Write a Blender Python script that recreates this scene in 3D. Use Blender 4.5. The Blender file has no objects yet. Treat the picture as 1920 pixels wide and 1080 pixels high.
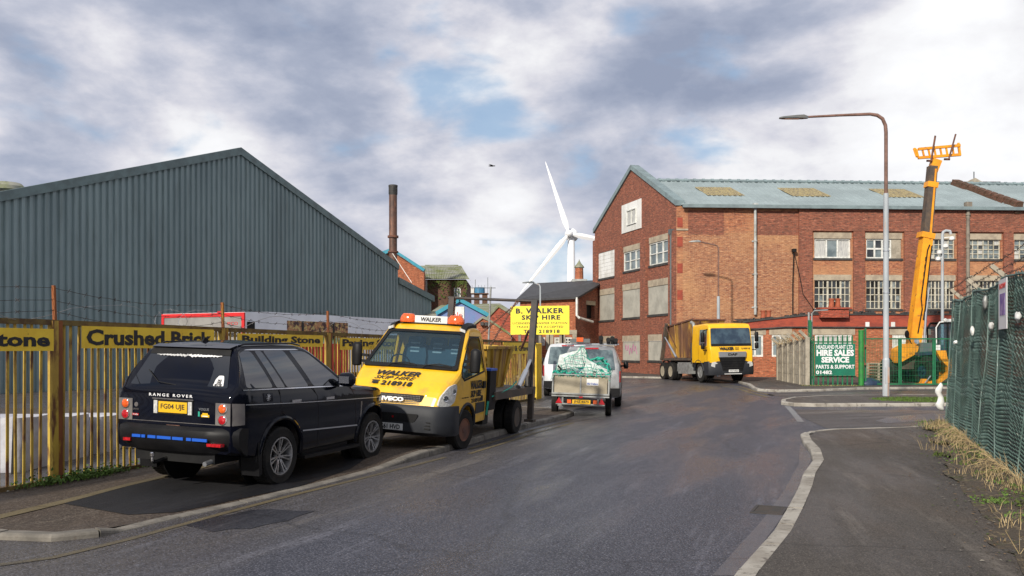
import bpy, bmesh, math, random
from mathutils import Vector, Matrix, noise as mnoise
R_ = math.radians
sc = bpy.context.scene
COL = sc.collection
rnd = random.Random(7)

# ------------------------------------------------------------------ camera, sky, sun, exposure
F, HZ, CX, EYE = 1650.0, 652.0, 960.0, 1.77
cd = bpy.data.cameras.new('camera'); cam = bpy.data.objects.new('camera', cd); COL.objects.link(cam)
cam.location = (0, 0, EYE); cam.rotation_euler = (R_(90), 0, 0)
cd.sensor_width = 36; cd.lens = F/1920*36; cd.shift_y = (HZ-540)/1920; cd.clip_start = .1; cd.clip_end = 5000
sc.camera = cam
SUN_EL, SUN_AZ = 29.0, 208.0          # azimuth clockwise from +Y
sd = bpy.data.lights.new('sun', 'SUN'); so = bpy.data.objects.new('sun', sd); COL.objects.link(so)
sd.energy = 5.0; sd.angle = R_(2.2); sd.color = (1, .93, .82)
sv = Vector((math.sin(R_(SUN_AZ))*math.cos(R_(SUN_EL)), math.cos(R_(SUN_AZ))*math.cos(R_(SUN_EL)), math.sin(R_(SUN_EL))))
so.rotation_euler = sv.to_track_quat('Z', 'Y').to_euler()
sc.view_settings.view_transform = 'Standard'; sc.view_settings.look = 'None'
sc.view_settings.exposure = -0.06; sc.view_settings.gamma = 1

def N(nt, t, **k):
    n = nt.nodes.new(t)
    for a, b in k.items():
        if a in n.inputs: n.inputs[a].default_value = b
        else: setattr(n, a, b)
    return n
def L(nt, a, b): nt.links.new(a, b)
def pxdir(px, py): return Vector(((px-CX)/F, 1, (HZ-py)/F)).normalized()

def make_world():
    w = bpy.data.worlds.new('World'); sc.world = w; w.use_nodes = True
    nt = w.node_tree; nt.nodes.clear()
    out = N(nt, 'ShaderNodeOutputWorld'); bg = N(nt, 'ShaderNodeBackground'); bg.inputs['Strength'].default_value = .1
    sky = N(nt, 'ShaderNodeTexSky'); sky.sky_type = 'NISHITA'; sky.sun_disc = False
    sky.sun_elevation = R_(SUN_EL); sky.sun_rotation = R_(SUN_AZ)
    tc = N(nt, 'ShaderNodeTexCoord')
    nrm = N(nt, 'ShaderNodeVectorMath', operation='NORMALIZE'); L(nt, tc.outputs['Generated'], nrm.inputs[0])
    D = nrm.outputs[0]
    mp = N(nt, 'ShaderNodeMapping'); mp.inputs['Scale'].default_value = (1.0, 1.0, 2.0); mp.inputs['Location'].default_value = (3.1, 1.7, .4)
    mp.inputs['Rotation'].default_value = (0, R_(14), 0)
    L(nt, D, mp.inputs[0])
    def noise(scale, detail, rough, dist=0.0, off=0):
        m2 = N(nt, 'ShaderNodeVectorMath', operation='ADD'); L(nt, mp.outputs[0], m2.inputs[0]); m2.inputs[1].default_value = (off, off*.7, off*.3)
        n = N(nt, 'ShaderNodeTexNoise'); n.inputs['Scale'].default_value = scale; n.inputs['Detail'].default_value = detail
        n.inputs['Roughness'].default_value = rough; n.inputs['Distortion'].default_value = dist
        L(nt, m2.outputs[0], n.inputs['Vector']); return n.outputs['Fac']
    def math_(op, a, b, clamp=False):
        n = N(nt, 'ShaderNodeMath', operation=op); n.use_clamp = clamp
        for i, v in enumerate((a, b)):
            if isinstance(v, (int, float)): n.inputs[i].default_value = v
            else: L(nt, v, n.inputs[i])
        return n.outputs[0]
    def blob(px, py, rad, soft):      # soft disc round a fixed direction of the sky
        dp = N(nt, 'ShaderNodeVectorMath', operation='DISTANCE'); L(nt, D, dp.inputs[0]); dp.inputs[1].default_value = pxdir(px, py)
        mr = N(nt, 'ShaderNodeMapRange'); mr.interpolation_type = 'SMOOTHSTEP'
        mr.inputs['From Min'].default_value = rad+soft; mr.inputs['From Max'].default_value = max(rad-soft, 0)
        L(nt, dp.outputs['Value'], mr.inputs['Value']); return mr.outputs[0]
    a = noise(4.2, 10, .52, .15)
    b = noise(11, 9, .62, .15, 5.0)
    v = math_('ADD', math_('MULTIPLY', a, .79), math_('MULTIPLY', b, .21))
    v = math_('ADD', v, .012)
    v = math_('ADD', v, math_('MULTIPLY', blob(1850, 230, .0, .26), .22))
    v = math_('ADD', v, math_('MULTIPLY', blob(950, 440, .0, .22), .035))
    v = math_('ADD', v, math_('MULTIPLY', blob(600, 330, .0, .17), .045))
    v = math_('ADD', v, math_('MULTIPLY', blob(350, 90, .0, .18), .08))
    v = math_('SUBTRACT', v, math_('MULTIPLY', blob(1250, 240, .0, .22), .045))
    v = math_('SUBTRACT', v, math_('MULTIPLY', blob(100, 200, .0, .17), .05))
    v = math_('SUBTRACT', v, math_('MULTIPLY', blob(1560, 120, .0, .14), .05))
    g_ = None
    v = math_('SUBTRACT', v, math_('MULTIPLY', blob(680, 90, .0, .10), .06))
    cr = N(nt, 'ShaderNodeValToRGB'); L(nt, v, cr.inputs[0])
    e = cr.color_ramp.elements
    e[0].position = .36; e[0].color = (3.2, 3.7, 5.0, 1)
    e[1].position = .70; e[1].color = (10.6, 10.7, 10.9, 1)
    for p, c in ((.43, (4.2, 4.65, 5.9)), (.49, (5.8, 6.05, 7.1)), (.54, (7.5, 7.5, 8.2)), (.60, (9.3, 9.3, 9.6))):
        el = cr.color_ramp.elements.new(p); el.color = (*c, 1)
    g = noise(6.0, 7, .5, .2, 11.0)
    g = math_('ADD', g, math_('MULTIPLY', blob(860, 110, .0, .11), .14))
    g = math_('ADD', g, math_('MULTIPLY', blob(1700, 60, .0, .10), .02))
    g = math_('ADD', g, math_('MULTIPLY', blob(560, 10, .0, .09), .13))
    g = math_('ADD', g, math_('MULTIPLY', blob(20, 70, .0, .08), .12))
    g = math_('SUBTRACT', g, math_('MULTIPLY', blob(1790, 200, .0, .22), .25))
    mr = N(nt, 'ShaderNodeMapRange'); mr.interpolation_type = 'SMOOTHSTEP'
    mr.inputs['From Min'].default_value = .57; mr.inputs['From Max'].default_value = .72; mr.inputs['To Max'].default_value = .8; L(nt, g, mr.inputs['Value'])
    blue = N(nt, 'ShaderNodeMix', data_type='RGBA'); blue.inputs['Factor'].default_value = .55
    L(nt, sky.outputs[0], blue.inputs['A']); blue.inputs['B'].default_value = (3.6, 5.9, 8.8, 1)
    mx = N(nt, 'ShaderNodeMix', data_type='RGBA'); L(nt, mr.outputs[0], mx.inputs['Factor'])
    L(nt, cr.outputs[0], mx.inputs['A']); L(nt, blue.outputs['Result'], mx.inputs['B'])
    L(nt, mx.outputs['Result'], bg.inputs['Color']); L(nt, bg.outputs[0], out.inputs[0])
make_world()

# ------------------------------------------------------------------ materials
MATS = {}
def mat(name, c1, c2=None, sc_=3.0, rough=.6, metal=0.0, bump=0.0, bsc=40.0, lo=.42, hi=.62, stretch=(1, 1, 1), c3=None, s3=20.0, lo3=.55, hi3=.7,
        coat=0.0, detail=6, trans=None, spec=.5, rough2=None, st3=None, uv=False):
    m = bpy.data.materials.new(name); m.use_nodes = True; nt = m.node_tree
    b = nt.nodes['Principled BSDF']; b.inputs['Roughness'].default_value = rough; b.inputs['Metallic'].default_value = metal
    b.inputs['Coat Weight'].default_value = coat; b.inputs['Coat Roughness'].default_value = .05
    b.inputs['Specular IOR Level'].default_value = spec
    b.inputs['Base Color'].default_value = (*c1, 1)
    tc = N(nt, 'ShaderNodeTexCoord'); src = tc.outputs['UV' if uv else 'Object']
    def nz(scale, st):
        mp = N(nt, 'ShaderNodeMapping'); mp.inputs['Scale'].default_value = st; L(nt, src, mp.inputs[0])
        n = N(nt, 'ShaderNodeTexNoise'); n.inputs['Scale'].default_value = scale; n.inputs['Detail'].default_value = detail; n.inputs['Roughness'].default_value = .6
        L(nt, mp.outputs[0], n.inputs['Vector']); return n.outputs['Fac']
    def step(v, lo, hi):
        mr = N(nt, 'ShaderNodeMapRange'); mr.inputs['From Min'].default_value = lo; mr.inputs['From Max'].default_value = hi; L(nt, v, mr.inputs['Value']); return mr.outputs[0]
    last = None
    if c2 is not None:
        f = step(nz(sc_, stretch), lo, hi)
        mx = N(nt, 'ShaderNodeMix', data_type='RGBA'); L(nt, f, mx.inputs['Factor']); mx.inputs['A'].default_value = (*c1, 1); mx.inputs['B'].default_value = (*c2, 1)
        last = mx.outputs['Result']
        if rough2 is not None:
            rr = N(nt, 'ShaderNodeMapRange'); rr.inputs['To Min'].default_value = rough; rr.inputs['To Max'].default_value = rough2; L(nt, f, rr.inputs['Value']); L(nt, rr.outputs[0], b.inputs['Roughness'])
    if c3 is not None:
        f = step(nz(s3, st3 or stretch), lo3, hi3)
        mx = N(nt, 'ShaderNodeMix', data_type='RGBA'); L(nt, f, mx.inputs['Factor'])
        if last: L(nt, last, mx.inputs['A'])
        else: mx.inputs['A'].default_value = (*c1, 1)
        mx.inputs['B'].default_value = (*c3, 1); last = mx.outputs['Result']
    if last: L(nt, last, b.inputs['Base Color'])
    if bump:
        bp = N(nt, 'ShaderNodeBump'); bp.inputs['Strength'].default_value = bump; bp.inputs['Distance'].default_value = .01
        L(nt, nz(bsc, (1, 1, 1)), bp.inputs['Height']); L(nt, bp.outputs[0], b.inputs['Normal'])
    if trans is not None:
        tr = N(nt, 'ShaderNodeBsdfTransparent'); tr.inputs[0].default_value = (*trans[1], 1)
        ms = N(nt, 'ShaderNodeMixShader'); ms.inputs[0].default_value = trans[0]
        L(nt, b.outputs[0], ms.inputs[1]); L(nt, tr.outputs[0], ms.inputs[2]); L(nt, ms.outputs[0], nt.nodes['Material Output'].inputs[0])
    MATS[name] = m; return m

def brick(name, ca, cb, mortar, blotch, bl_lo=.45, bl_hi=.65, pale=None, bs=.9, plo=.52, phi=.68):
    m = bpy.data.materials.new(name); m.use_nodes = True; nt = m.node_tree; b = nt.nodes['Principled BSDF']
    b.inputs['Roughness'].default_value = .88
    tc = N(nt, 'ShaderNodeTexCoord')
    br = N(nt, 'ShaderNodeTexBrick'); L(nt, tc.outputs['UV'], br.inputs['Vector'])
    br.inputs['Scale'].default_value = 1; br.inputs['Brick Width'].default_value = .232; br.inputs['Row Height'].default_value = .078
    br.inputs['Mortar Size'].default_value = .007; br.inputs['Bias'].default_value = 0
    br.inputs['Color1'].default_value = (*ca, 1); br.inputs['Color2'].default_value = (*cb, 1); br.inputs['Mortar'].default_value = (*mortar, 1)
    last = br.outputs['Color']
    def lay(scale, st, lo, hi, col, amt, det=8):
        nonlocal last
        mp = N(nt, 'ShaderNodeMapping'); mp.inputs['Scale'].default_value = st; L(nt, tc.outputs['UV'], mp.inputs[0])
        n = N(nt, 'ShaderNodeTexNoise'); n.inputs['Scale'].default_value = scale; n.inputs['Detail'].default_value = det; n.inputs['Roughness'].default_value = .65
        L(nt, mp.outputs[0], n.inputs['Vector'])
        mr = N(nt, 'ShaderNodeMapRange'); mr.inputs['From Min'].default_value = lo; mr.inputs['From Max'].default_value = hi; mr.inputs['To Max'].default_value = amt
        L(nt, n.outputs['Fac'], mr.inputs['Value'])
        mx = N(nt, 'ShaderNodeMix', data_type='RGBA'); L(nt, mr.outputs[0], mx.inputs['Factor']); L(nt, last, mx.inputs['A']); mx.inputs['B'].default_value = (*col, 1)
        last = mx.outputs['Result']
    # single bricks burnt dark or flaked pale
    lay(9, (.42, 1.5, 1), .53, .62, blotch, .9, 2)
    lay(7.5, (.42, 1.5, 1), .57, .65, (min(ca[0]*1.5, .7), ca[1]*2.0, ca[2]*2.4), .7, 2)
    if pale: lay(.22, (1, 1.2, 1), plo, phi, pale, .55)
    lay(bs, (1, .8, 1), bl_lo, bl_hi, blotch, .55)
    lay(2.5, (1.6, .18, 1), .58, .75, (blotch[0]*.7, blotch[1]*.7, blotch[2]*.7), .5)
    L(nt, last, b.inputs['Base Color'])
    bp = N(nt, 'ShaderNodeBump'); bp.inputs['Strength'].default_value = .5; bp.inputs['Distance'].default_value = .012; bp.invert = True
    L(nt, br.outputs['Fac'], bp.inputs['Height']); L(nt, bp.outputs[0], b.inputs['Normal'])
    MATS[name] = m; return m

brick('brick_red', (.30, .088, .045), (.19, .05, .03), (.20, .14, .10), (.10, .045, .03), .5, .72, bs=.8)
brick('brick_side', (.41, .14, .058), (.27, .075, .035), (.30, .22, .15), (.13, .05, .035), .54, .78, pale=(.50, .27, .13), plo=.44, phi=.60)
brick('brick_pale', (.38, .155, .07), (.27, .09, .042), (.38, .29, .19), (.17, .07, .045), .55, .8, pale=(.50, .28, .13), plo=.46, phi=.64)
brick('brick_low', (.40, .065, .03), (.30, .05, .025), (.20, .12, .09), (.10, .035, .02), .55, .75)
brick('brick_orange', (.42, .12, .05), (.34, .085, .035), (.25, .16, .10), (.16, .06, .03), .56, .8)
brick('brick_dark', (.15, .055, .03), (.10, .04, .025), (.10, .08, .06), (.05, .04, .02), .45, .7)
mat('painted_red', (.34, .062, .032), (.22, .042, .026), sc_=2, rough=.8, c3=(.12, .05, .03), s3=9, stretch=(1, 1, 3), lo3=.6, hi3=.68)
mat('cladding_grey', (.22, .29, .295), (.18, .24, .248), sc_=.5, rough=.55, stretch=(1, 1, .35), c3=(.15, .195, .19), s3=5, st3=(1, 1, .12), lo3=.5, hi3=.8)
mat('flashing', (.14, .20, .20), (.10, .14, .14), rough=.5, sc_=2)
mat('roof_green', (.27, .325, .335), (.22, .265, .275), sc_=.35, rough=.85, spec=.25, c3=(.20, .245, .25), s3=1.5, lo3=.5, hi3=.8)
mat('roof_trim', (.19, .25, .26), (.14, .18, .19), rough=.7, sc_=1.5)
mat('rooflight', (.36, .29, .13), (.20, .16, .09), sc_=2.5, rough=.5, stretch=(3, 1, 1))
mat('slate', (.045, .045, .048), (.03, .03, .032), sc_=3, rough=.65)
mat('asbestos', (.26, .26, .22), (.15, .17, .05), sc_=.8, rough=.9, lo=.4, hi=.6, c3=(.10, .10, .09), s3=3)
mat('white_board', (.72, .72, .70), (.55, .54, .50), sc_=1.5, rough=.7, stretch=(1, 1, .4))
mat('grey_board', (.40, .385, .33), (.30, .29, .25), sc_=1.2, rough=.85, c3=(.24, .22, .18), s3=4, lo3=.6, hi3=.8)
mat('concrete', (.36, .32, .25), (.25, .22, .17), sc_=2.5, rough=.9, bump=.3, c3=(.16, .14, .10), s3=7, lo3=.58, hi3=.75)
mat('lintel', (.40, .34, .25), (.29, .24, .18), sc_=2.5, rough=.9)
mat('frame_white', (.72, .72, .68), (.5, .5, .45), sc_=4, rough=.5)
mat('frame_cream', (.55, .52, .42), (.33, .30, .22), sc_=6, rough=.7)
mat('glass_dark', (.018, .022, .026), (.06, .065, .065), sc_=.9, rough=.12, spec=.7)
mat('glass_pale', (.20, .24, .25), (.10, .13, .14), sc_=1.1, rough=.15)
mat('glass_dirty', (.22, .25, .25), (.08, .10, .11), sc_=2.2, rough=.35, lo=.45, hi=.55)
mat('curtain', (.5, .5, .47), (.33, .33, .33), sc_=8, rough=.9, stretch=(3, 1, .3))
mat('pipe_grey', (.42, .44, .43), (.28, .29, .27), sc_=2, rough=.5, c3=(.22, .17, .12), s3=3, lo3=.6, hi3=.7)
mat('pipe_brown', (.22, .19, .15), (.13, .11, .09), sc_=2, rough=.7)
mat('pipe_dark', (.08, .10, .11), (.12, .12, .11), sc_=2, rough=.5)
mat('lead_black', (.03, .03, .03), (.06, .055, .05), sc_=3, rough=.7)
mat('terracotta', (.36, .09, .04), (.22, .06, .03), sc_=6, rough=.8)
mat('rust_stack', (.13, .065, .045), (.07, .04, .03), sc_=1.2, rough=.55, c3=(.26, .12, .07), s3=2.2, st3=(2, 2, .4), metal=.2)
mat('black', (.008, .008, .009), (.014, .014, .014), rough=.6, spec=.2)
mat('rubber', (.012, .012, .012), (.028, .025, .022), sc_=4, rough=.85, bump=.2, spec=.2)
mat('black_plastic', (.005, .005, .006), (.009, .009, .010), sc_=3, rough=.5, spec=.22)
mat('bumper_grey', (.018, .020, .025), (.027, .029, .033), sc_=3, rough=.6, spec=.35)
mat('car_black', (.002, .003, .008), (.003, .0035, .007), sc_=3, rough=.09, spec=.24)
mat('car_glass', (.003, .0035, .004), rough=.02, spec=1.0, coat=.6)
mat('chrome', (.62, .62, .64), rough=.2, metal=1)
mat('alloy', (.50, .50, .51), (.30, .29, .28), sc_=8, rough=.38, metal=.85)
mat('lamp_grey', (.16, .15, .14), (.11, .10, .10), rough=.35)
mat('lens_orange', (.75, .13, .02), (.55, .07, .01), sc_=30, rough=.15, coat=.6)
mat('lens_red', (.50, .012, .02), (.30, .006, .01), sc_=30, rough=.15, coat=.6)
mat('lens_clear', (.42, .42, .40), (.62, .62, .60), sc_=30, rough=.15, coat=.8)
mat('plate_yellow', (.72, .42, .012), (.66, .38, .012), rough=.4)
mat('plate_white', (.70, .70, .68), (.6, .6, .58), rough=.4)
mat('ink', (.012, .012, .014), rough=.6)
mat('white_ink', (.72, .72, .72), rough=.5)
mat('blue_tape', (.01, .09, .48), rough=.4)
mat('van_yellow', (.80, .45, .010), (.70, .38, .010), sc_=1.6, rough=.35, coat=.3, c3=(.34, .20, .06), s3=2.5, lo3=.52, hi3=.8)
mat('lorry_yellow', (.82, .46, .008), (.74, .40, .01), sc_=2, rough=.35, coat=.3)
mat('plant_orange', (.82, .34, .012), (.66, .25, .012), sc_=2, rough=.4, c3=(.22, .10, .03), s3=3.5, lo3=.6, hi3=.72)
mat('fence_yellow', (.47, .32, .045), (.34, .21, .035), sc_=5, rough=.7, stretch=(1, 1, .25), c3=(.12, .045, .014), s3=7, st3=(1, 1, .3), lo3=.49, hi3=.62, bump=.2)
mat('post_rust', (.24, .075, .02), (.13, .045, .018), sc_=5, rough=.85, stretch=(1, 1, .3), c3=(.36, .21, .02), s3=4, st3=(1, 1, .3), lo3=.52, hi3=.6)
mat('sign_yellow', (.84, .58, .04), (.74, .48, .03), sc_=3, rough=.6, c3=(.20, .11, .02), s3=14, lo3=.66, hi3=.75)
mat('board_yellow', (.88, .72, .03), (.82, .66, .03), sc_=1, rough=.5)
mat('rail_rust', (.16, .11, .03), (.09, .05, .02), sc_=6, rough=.85)
mat('wire', (.035, .022, .018), (.07, .055, .05), sc_=5, rough=.7, metal=.3)
mat('razor', (.42, .42, .42), (.28, .26, .25), sc_=5, rough=.35, metal=.7)
mat('skip_yellow', (.46, .29, .03), (.34, .19, .025), sc_=2.2, rough=.6, stretch=(1, 1, .4), c3=(.17, .07, .025), s3=2.6, st3=(1.4, 1.4, .3), lo3=.52, hi3=.64, bump=.3, bsc=12)
mat('skip_rusty', (.44, .25, .04), (.17, .08, .035), sc_=1.3, rough=.7, stretch=(1, 1, .35), lo=.4, hi=.56, c3=(.10, .045, .03), s3=1.8, st3=(1.3, 1.3, .3), lo3=.5, hi3=.62, bump=.3, bsc=12)
mat('dirty_steel', (.075, .06, .05), (.13, .09, .06), sc_=3, rough=.7, metal=.2)
mat('arm_dark', (.022, .02, .02), (.05, .035, .028), sc_=4, rough=.6)
mat('grate_iron', (.045, .035, .03), (.03, .028, .027), sc_=6, rough=.7)
mat('rust_brown', (.17, .07, .04), (.09, .045, .035), sc_=4, rough=.85)
mat('wood_deck', (.17, .15, .13), (.09, .08, .07), sc_=4, rough=.85, stretch=(1, 6, 1))
mat('steel_silver', (.50, .52, .55), rough=.3, metal=.8)
mat('trailer_ply', (.36, .315, .23), (.27, .235, .17), sc_=2.5, rough=.85, c3=(.17, .14, .10), s3=6, lo3=.6, hi3=.8)
mat('galv', (.33, .34, .33), (.22, .22, .21), sc_=6, rough=.5, metal=.4)
mat('net_green', (.01, .25, .17), (.02, .38, .28), sc_=9, rough=.7)
mat('rubbish_white', (.62, .66, .62), (.42, .46, .42), sc_=6, rough=.8)
mat('van_white', (.62, .64, .66), (.45, .46, .47), sc_=2, rough=.35, coat=.3)
mat('van_silver', (.30, .31, .32), (.20, .20, .20), sc_=3, rough=.35, coat=.4, metal=.3)
mat('van_glass', (.05, .07, .08), (.16, .21, .22), sc_=2.5, rough=.08, spec=.8)
mat('screen_glass', (.03, .06, .09), rough=.03, spec=.9, trans=(.78, (.84, .95, .98)))
mat('seat_blue', (.035, .08, .12), (.05, .10, .14), rough=.8)
mat('seat_stripe', (.5, .55, .6), rough=.8)
mat('dash', (.16, .21, .24), rough=.8)
mat('green_paint', (.012, .15, .06), (.01, .10, .045), sc_=4, rough=.5)
mat('green_post', (.02, .20, .03), (.02, .13, .04), sc_=4, rough=.5)
mat('sign_green', (.005, .16, .09), (.008, .12, .07), sc_=1.5, rough=.5)
mat('net_dark', (.030, .070, .062), (.055, .10, .09), sc_=20, rough=.6)
mat('net_strand', (.10, .165, .145), (.06, .105, .092), sc_=5, rough=.6, c3=(.25, .29, .25), s3=9, lo3=.6, hi3=.7)
mat('lamp_post', (.40, .43, .45), (.30, .33, .35), sc_=2, rough=.5, stretch=(1, 1, .3), c3=(.40, .22, .12), s3=1.6, st3=(3, 3, .25), lo3=.56, hi3=.66)
mat('lamp_rust', (.20, .11, .085), (.13, .07, .05), sc_=5, rough=.7)
mat('turbine', (.86, .86, .86), (.82, .82, .82), rough=.4)
mat('bag_white', (.52, .52, .55), (.36, .36, .40), sc_=2, rough=.8, bump=.8, bsc=9)
mat('plastic_white', (.75, .76, .74), (.6, .6, .57), sc_=3, rough=.5, bump=.4, bsc=12)
mat('lorry_white', (.80, .82, .86), (.68, .70, .74), sc_=.8, rough=.4)
mat('lorry_grey', (.27, .26, .24), (.19, .18, .17), sc_=1.5, rough=.5)
mat('red_paint', (.62, .02, .02), (.5, .02, .02), rough=.4)
mat('food_photo', (.45, .22, .10), (.07, .03, .03), sc_=5, rough=.6, lo=.46, hi=.54, c3=(.55, .42, .15), s3=9, lo3=.52, hi3=.58)
mat('leaf_photo', (.15, .28, .06), (.6, .6, .5), sc_=7, rough=.6)
mat('blue_wall', (.12, .22, .42), (.19, .20, .40), sc_=.6, rough=.8)
mat('teal', (.03, .28, .38), (.03, .22, .30), rough=.6)
mat('rim_blue', (.015, .035, .075), (.01, .02, .04), rough=.5)
mat('tank_blue', (.05, .20, .34), (.04, .15, .26), rough=.5)
mat('kerb_stone', (.19, .172, .145), (.11, .10, .085), sc_=4, rough=.85, bump=.5, bsc=30, c3=(.12, .10, .08), s3=10, lo3=.56, hi3=.7)
mat('kerb_pale', (.36, .335, .29), (.24, .215, .18), sc_=2.2, rough=.8, bump=.5, bsc=30, c3=(.10, .085, .07), s3=11, lo3=.56, hi3=.68)
mat('moss', (.07, .11, .012), (.05, .055, .02), sc_=6, rough=.95, bump=.8, bsc=60)
mat('dry_grass', (.42, .32, .17), (.25, .18, .09), sc_=9, rough=.9)
mat('grass', (.09, .17, .02), (.06, .10, .015), sc_=9, rough=.8)
mat('leaf_dead', (.14, .09, .05), (.07, .05, .03), sc_=9, rough=.9)
mat('feather', (.03, .03, .03), rough=.7)
mat('graffiti', (.35, .09, .22), rough=.7)

mat('net_sheet', (.014, .028, .025), (.035, .055, .048), sc_=14, rough=.9, trans=(.10, (1, 1, 1)))
mat('purple', (.10, .04, .30), (.35, .25, .45), sc_=6, rough=.5)
mat('glass_wind', (.012, .03, .055), (.05, .09, .12), sc_=1.5, rough=.06, spec=.8)
mat('verge', (.062, .048, .034), (.05, .07, .014), sc_=2.2, rough=.95, bump=.9, bsc=40, lo=.56, hi=.66, c3=(.16, .12, .07), s3=12, lo3=.55, hi3=.62)
def ground_mat(name, base, dark, light, rot=0.0, speck=.35, rlo=.32, rhi=.75, brown=None, wet=1.0, fine=90.0, streak=1.0, bstr=.6, edge=None, mid=.25):
    """aggregate speckle, long wear streaks along the traffic, patches, and damp areas that differ in gloss"""
    m = bpy.data.materials.new(name); m.use_nodes = True; nt = m.node_tree; b = nt.nodes['Principled BSDF']
    b.inputs['Specular IOR Level'].default_value = .35
    tc = N(nt, 'ShaderNodeTexCoord'); mp = N(nt, 'ShaderNodeMapping'); mp.inputs['Rotation'].default_value = (0, 0, rot); L(nt, tc.outputs['Object'], mp.inputs[0])
    def nz(scale, st=(1, 1, 1), det=6, r=.6, off=(0, 0, 0)):
        q = N(nt, 'ShaderNodeMapping'); q.inputs['Scale'].default_value = st; q.inputs['Location'].default_value = off; L(nt, mp.outputs[0], q.inputs[0])
        n = N(nt, 'ShaderNodeTexNoise'); n.inputs['Scale'].default_value = scale; n.inputs['Detail'].default_value = det; n.inputs['Roughness'].default_value = r
        L(nt, q.outputs[0], n.inputs['Vector']); return n.outputs['Fac']
    def step(v, lo, hi, a=0.0, c=1.0):
        mr = N(nt, 'ShaderNodeMapRange'); mr.inputs['From Min'].default_value = lo; mr.inputs['From Max'].default_value = hi
        mr.inputs['To Min'].default_value = a; mr.inputs['To Max'].default_value = c; L(nt, v, mr.inputs['Value']); return mr.outputs[0]
    def mix(f, a, c):
        mx = N(nt, 'ShaderNodeMix', data_type='RGBA'); L(nt, f, mx.inputs['Factor'])
        for s, v in (('A', a), ('B', c)):
            if isinstance(v, tuple): mx.inputs[s].default_value = (*v, 1)
            else: L(nt, v, mx.inputs[s])
        return mx.outputs['Result']
    col = mix(step(nz(.55, (1, .22, 1)), .38, .62), base, dark)
    if brown: col = mix(step(nz(.35, (1, .35, 1), off=(7, 3, 0)), .50, .64, 0, .7), col, brown)
    if edge:      # the strip along the kerb is older, browner tarmac with pale scuffed lines
        sp = N(nt, 'ShaderNodeSeparateXYZ'); L(nt, mp.outputs[0], sp.inputs[0])
        ad0 = N(nt, 'ShaderNodeMath', operation='ADD'); L(nt, sp.outputs['X'], ad0.inputs[0]); L(nt, step(nz(.9, (1, .25, 1), 7, .65, (2, 2, 0)), 0, 1, -1.3, 1.3), ad0.inputs[1])
        ef = step(ad0.outputs[0], edge, edge-.9, 0, .6)
        col = mix(ef, col, (.068, .058, .048))
        sc1 = step(nz(1.3, (1.6, .10, 1), 9, .75, (8, 4, 0)), .53, .66, 0, .75); m1 = N(nt, 'ShaderNodeMath', operation='MULTIPLY'); L(nt, sc1, m1.inputs[0]); L(nt, ef, m1.inputs[1])
        col = mix(m1.outputs[0], col, (.21, .185, .15))
    col = mix(step(nz(2.2, (1.5, .12*streak+.02, 1), 8, .7, (3, 1, 0)), .56, .72, 0, .55), col, light)
    col = mix(step(nz(15, (1, .45, 1), 4, .7, (4, 1, 0)), .52, .70, 0, mid), col, light)
    col = mix(step(nz(11, (1, .45, 1), 4, .7, (9, 6, 0)), .54, .72, 0, mid*1.6), col, tuple(x*.3 for x in base))
    wetf = step(nz(.8, (1, .2, 1), 5, .6, (1, 9, 0)), .45, .60)
    col = mix(step(nz(fine, det=2, off=(5, 5, 0)), .54, .66, 0, speck), col, light)
    col = mix(step(nz(fine*.45, det=2), .56, .70, 0, speck*1.2), col, tuple(x*.35 for x in base))
    v = N(nt, 'ShaderNodeTexVoronoi', feature='DISTANCE_TO_EDGE'); v.inputs['Scale'].default_value = .33
    dv = N(nt, 'ShaderNodeTexNoise'); dv.inputs['Scale'].default_value = 1.5; dv.inputs['Detail'].default_value = 6; L(nt, mp.outputs[0], dv.inputs['Vector'])
    ad = N(nt, 'ShaderNodeMix', data_type='RGBA'); ad.inputs['Factor'].default_value = .35; L(nt, mp.outputs[0], ad.inputs['A']); L(nt, dv.outputs['Color'], ad.inputs['B'])
    L(nt, ad.outputs['Result'], v.inputs['Vector'])
    col = mix(step(v.outputs['Distance'], .0, .009, .5, 0), col, tuple(x*.3 for x in base))
    L(nt, col, b.inputs['Base Color'])
    rr = N(nt, 'ShaderNodeMath', operation='ADD'); L(nt, step(wetf, 0, 1, rhi, rhi-(rhi-rlo)*wet), rr.inputs[0])
    L(nt, step(nz(fine, det=2), .3, .7, -.08, .08), rr.inputs[1]); L(nt, rr.outputs[0], b.inputs['Roughness'])
    bp = N(nt, 'ShaderNodeBump'); bp.inputs['Strength'].default_value = bstr; bp.inputs['Distance'].default_value = .012
    L(nt, nz(fine*.7, det=3), bp.inputs['Height']); L(nt, bp.outputs[0], b.inputs['Normal'])
    MATS[name] = m; return m
RD = math.atan(.36)
ground_mat('asphalt', (.038, .040, .054), (.023, .024, .033), (.17, .17, .20), RD, .9, .27, .5, fine=52, bstr=1.0, edge=-4.3, mid=.30)
ground_mat('shaded_tar_patch', (.009, .009, .011), (.006, .006, .008), (.03, .03, .034), RD, .25, .5, .8)  # tarmac patch under the car, the car's shadow darkened into its colour
ground_mat('road_repair', (.020, .021, .028), (.014, .014, .019), (.08, .08, .09), RD, .6, .3, .5, fine=60)
ground_mat('pavement_tar', (.070, .061, .054), (.050, .043, .038), (.20, .175, .15), .2, .55, .5, .85, brown=(.088, .064, .047), fine=60, bstr=.9, mid=.22)
ground_mat('pavement_brown', (.066, .046, .032), (.044, .032, .024), (.17, .14, .11), RD, .7, .5, .85, fine=45, bstr=1.0, mid=.4)
ground_mat('side_road', (.075, .065, .062), (.05, .045, .043), (.15, .14, .135), 1.2, .3, .3, .7, brown=(.08, .062, .05))
ground_mat('earth', (.055, .045, .036), (.035, .03, .024), (.12, .10, .08), 0, .5, .7, .9, fine=30)
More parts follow.
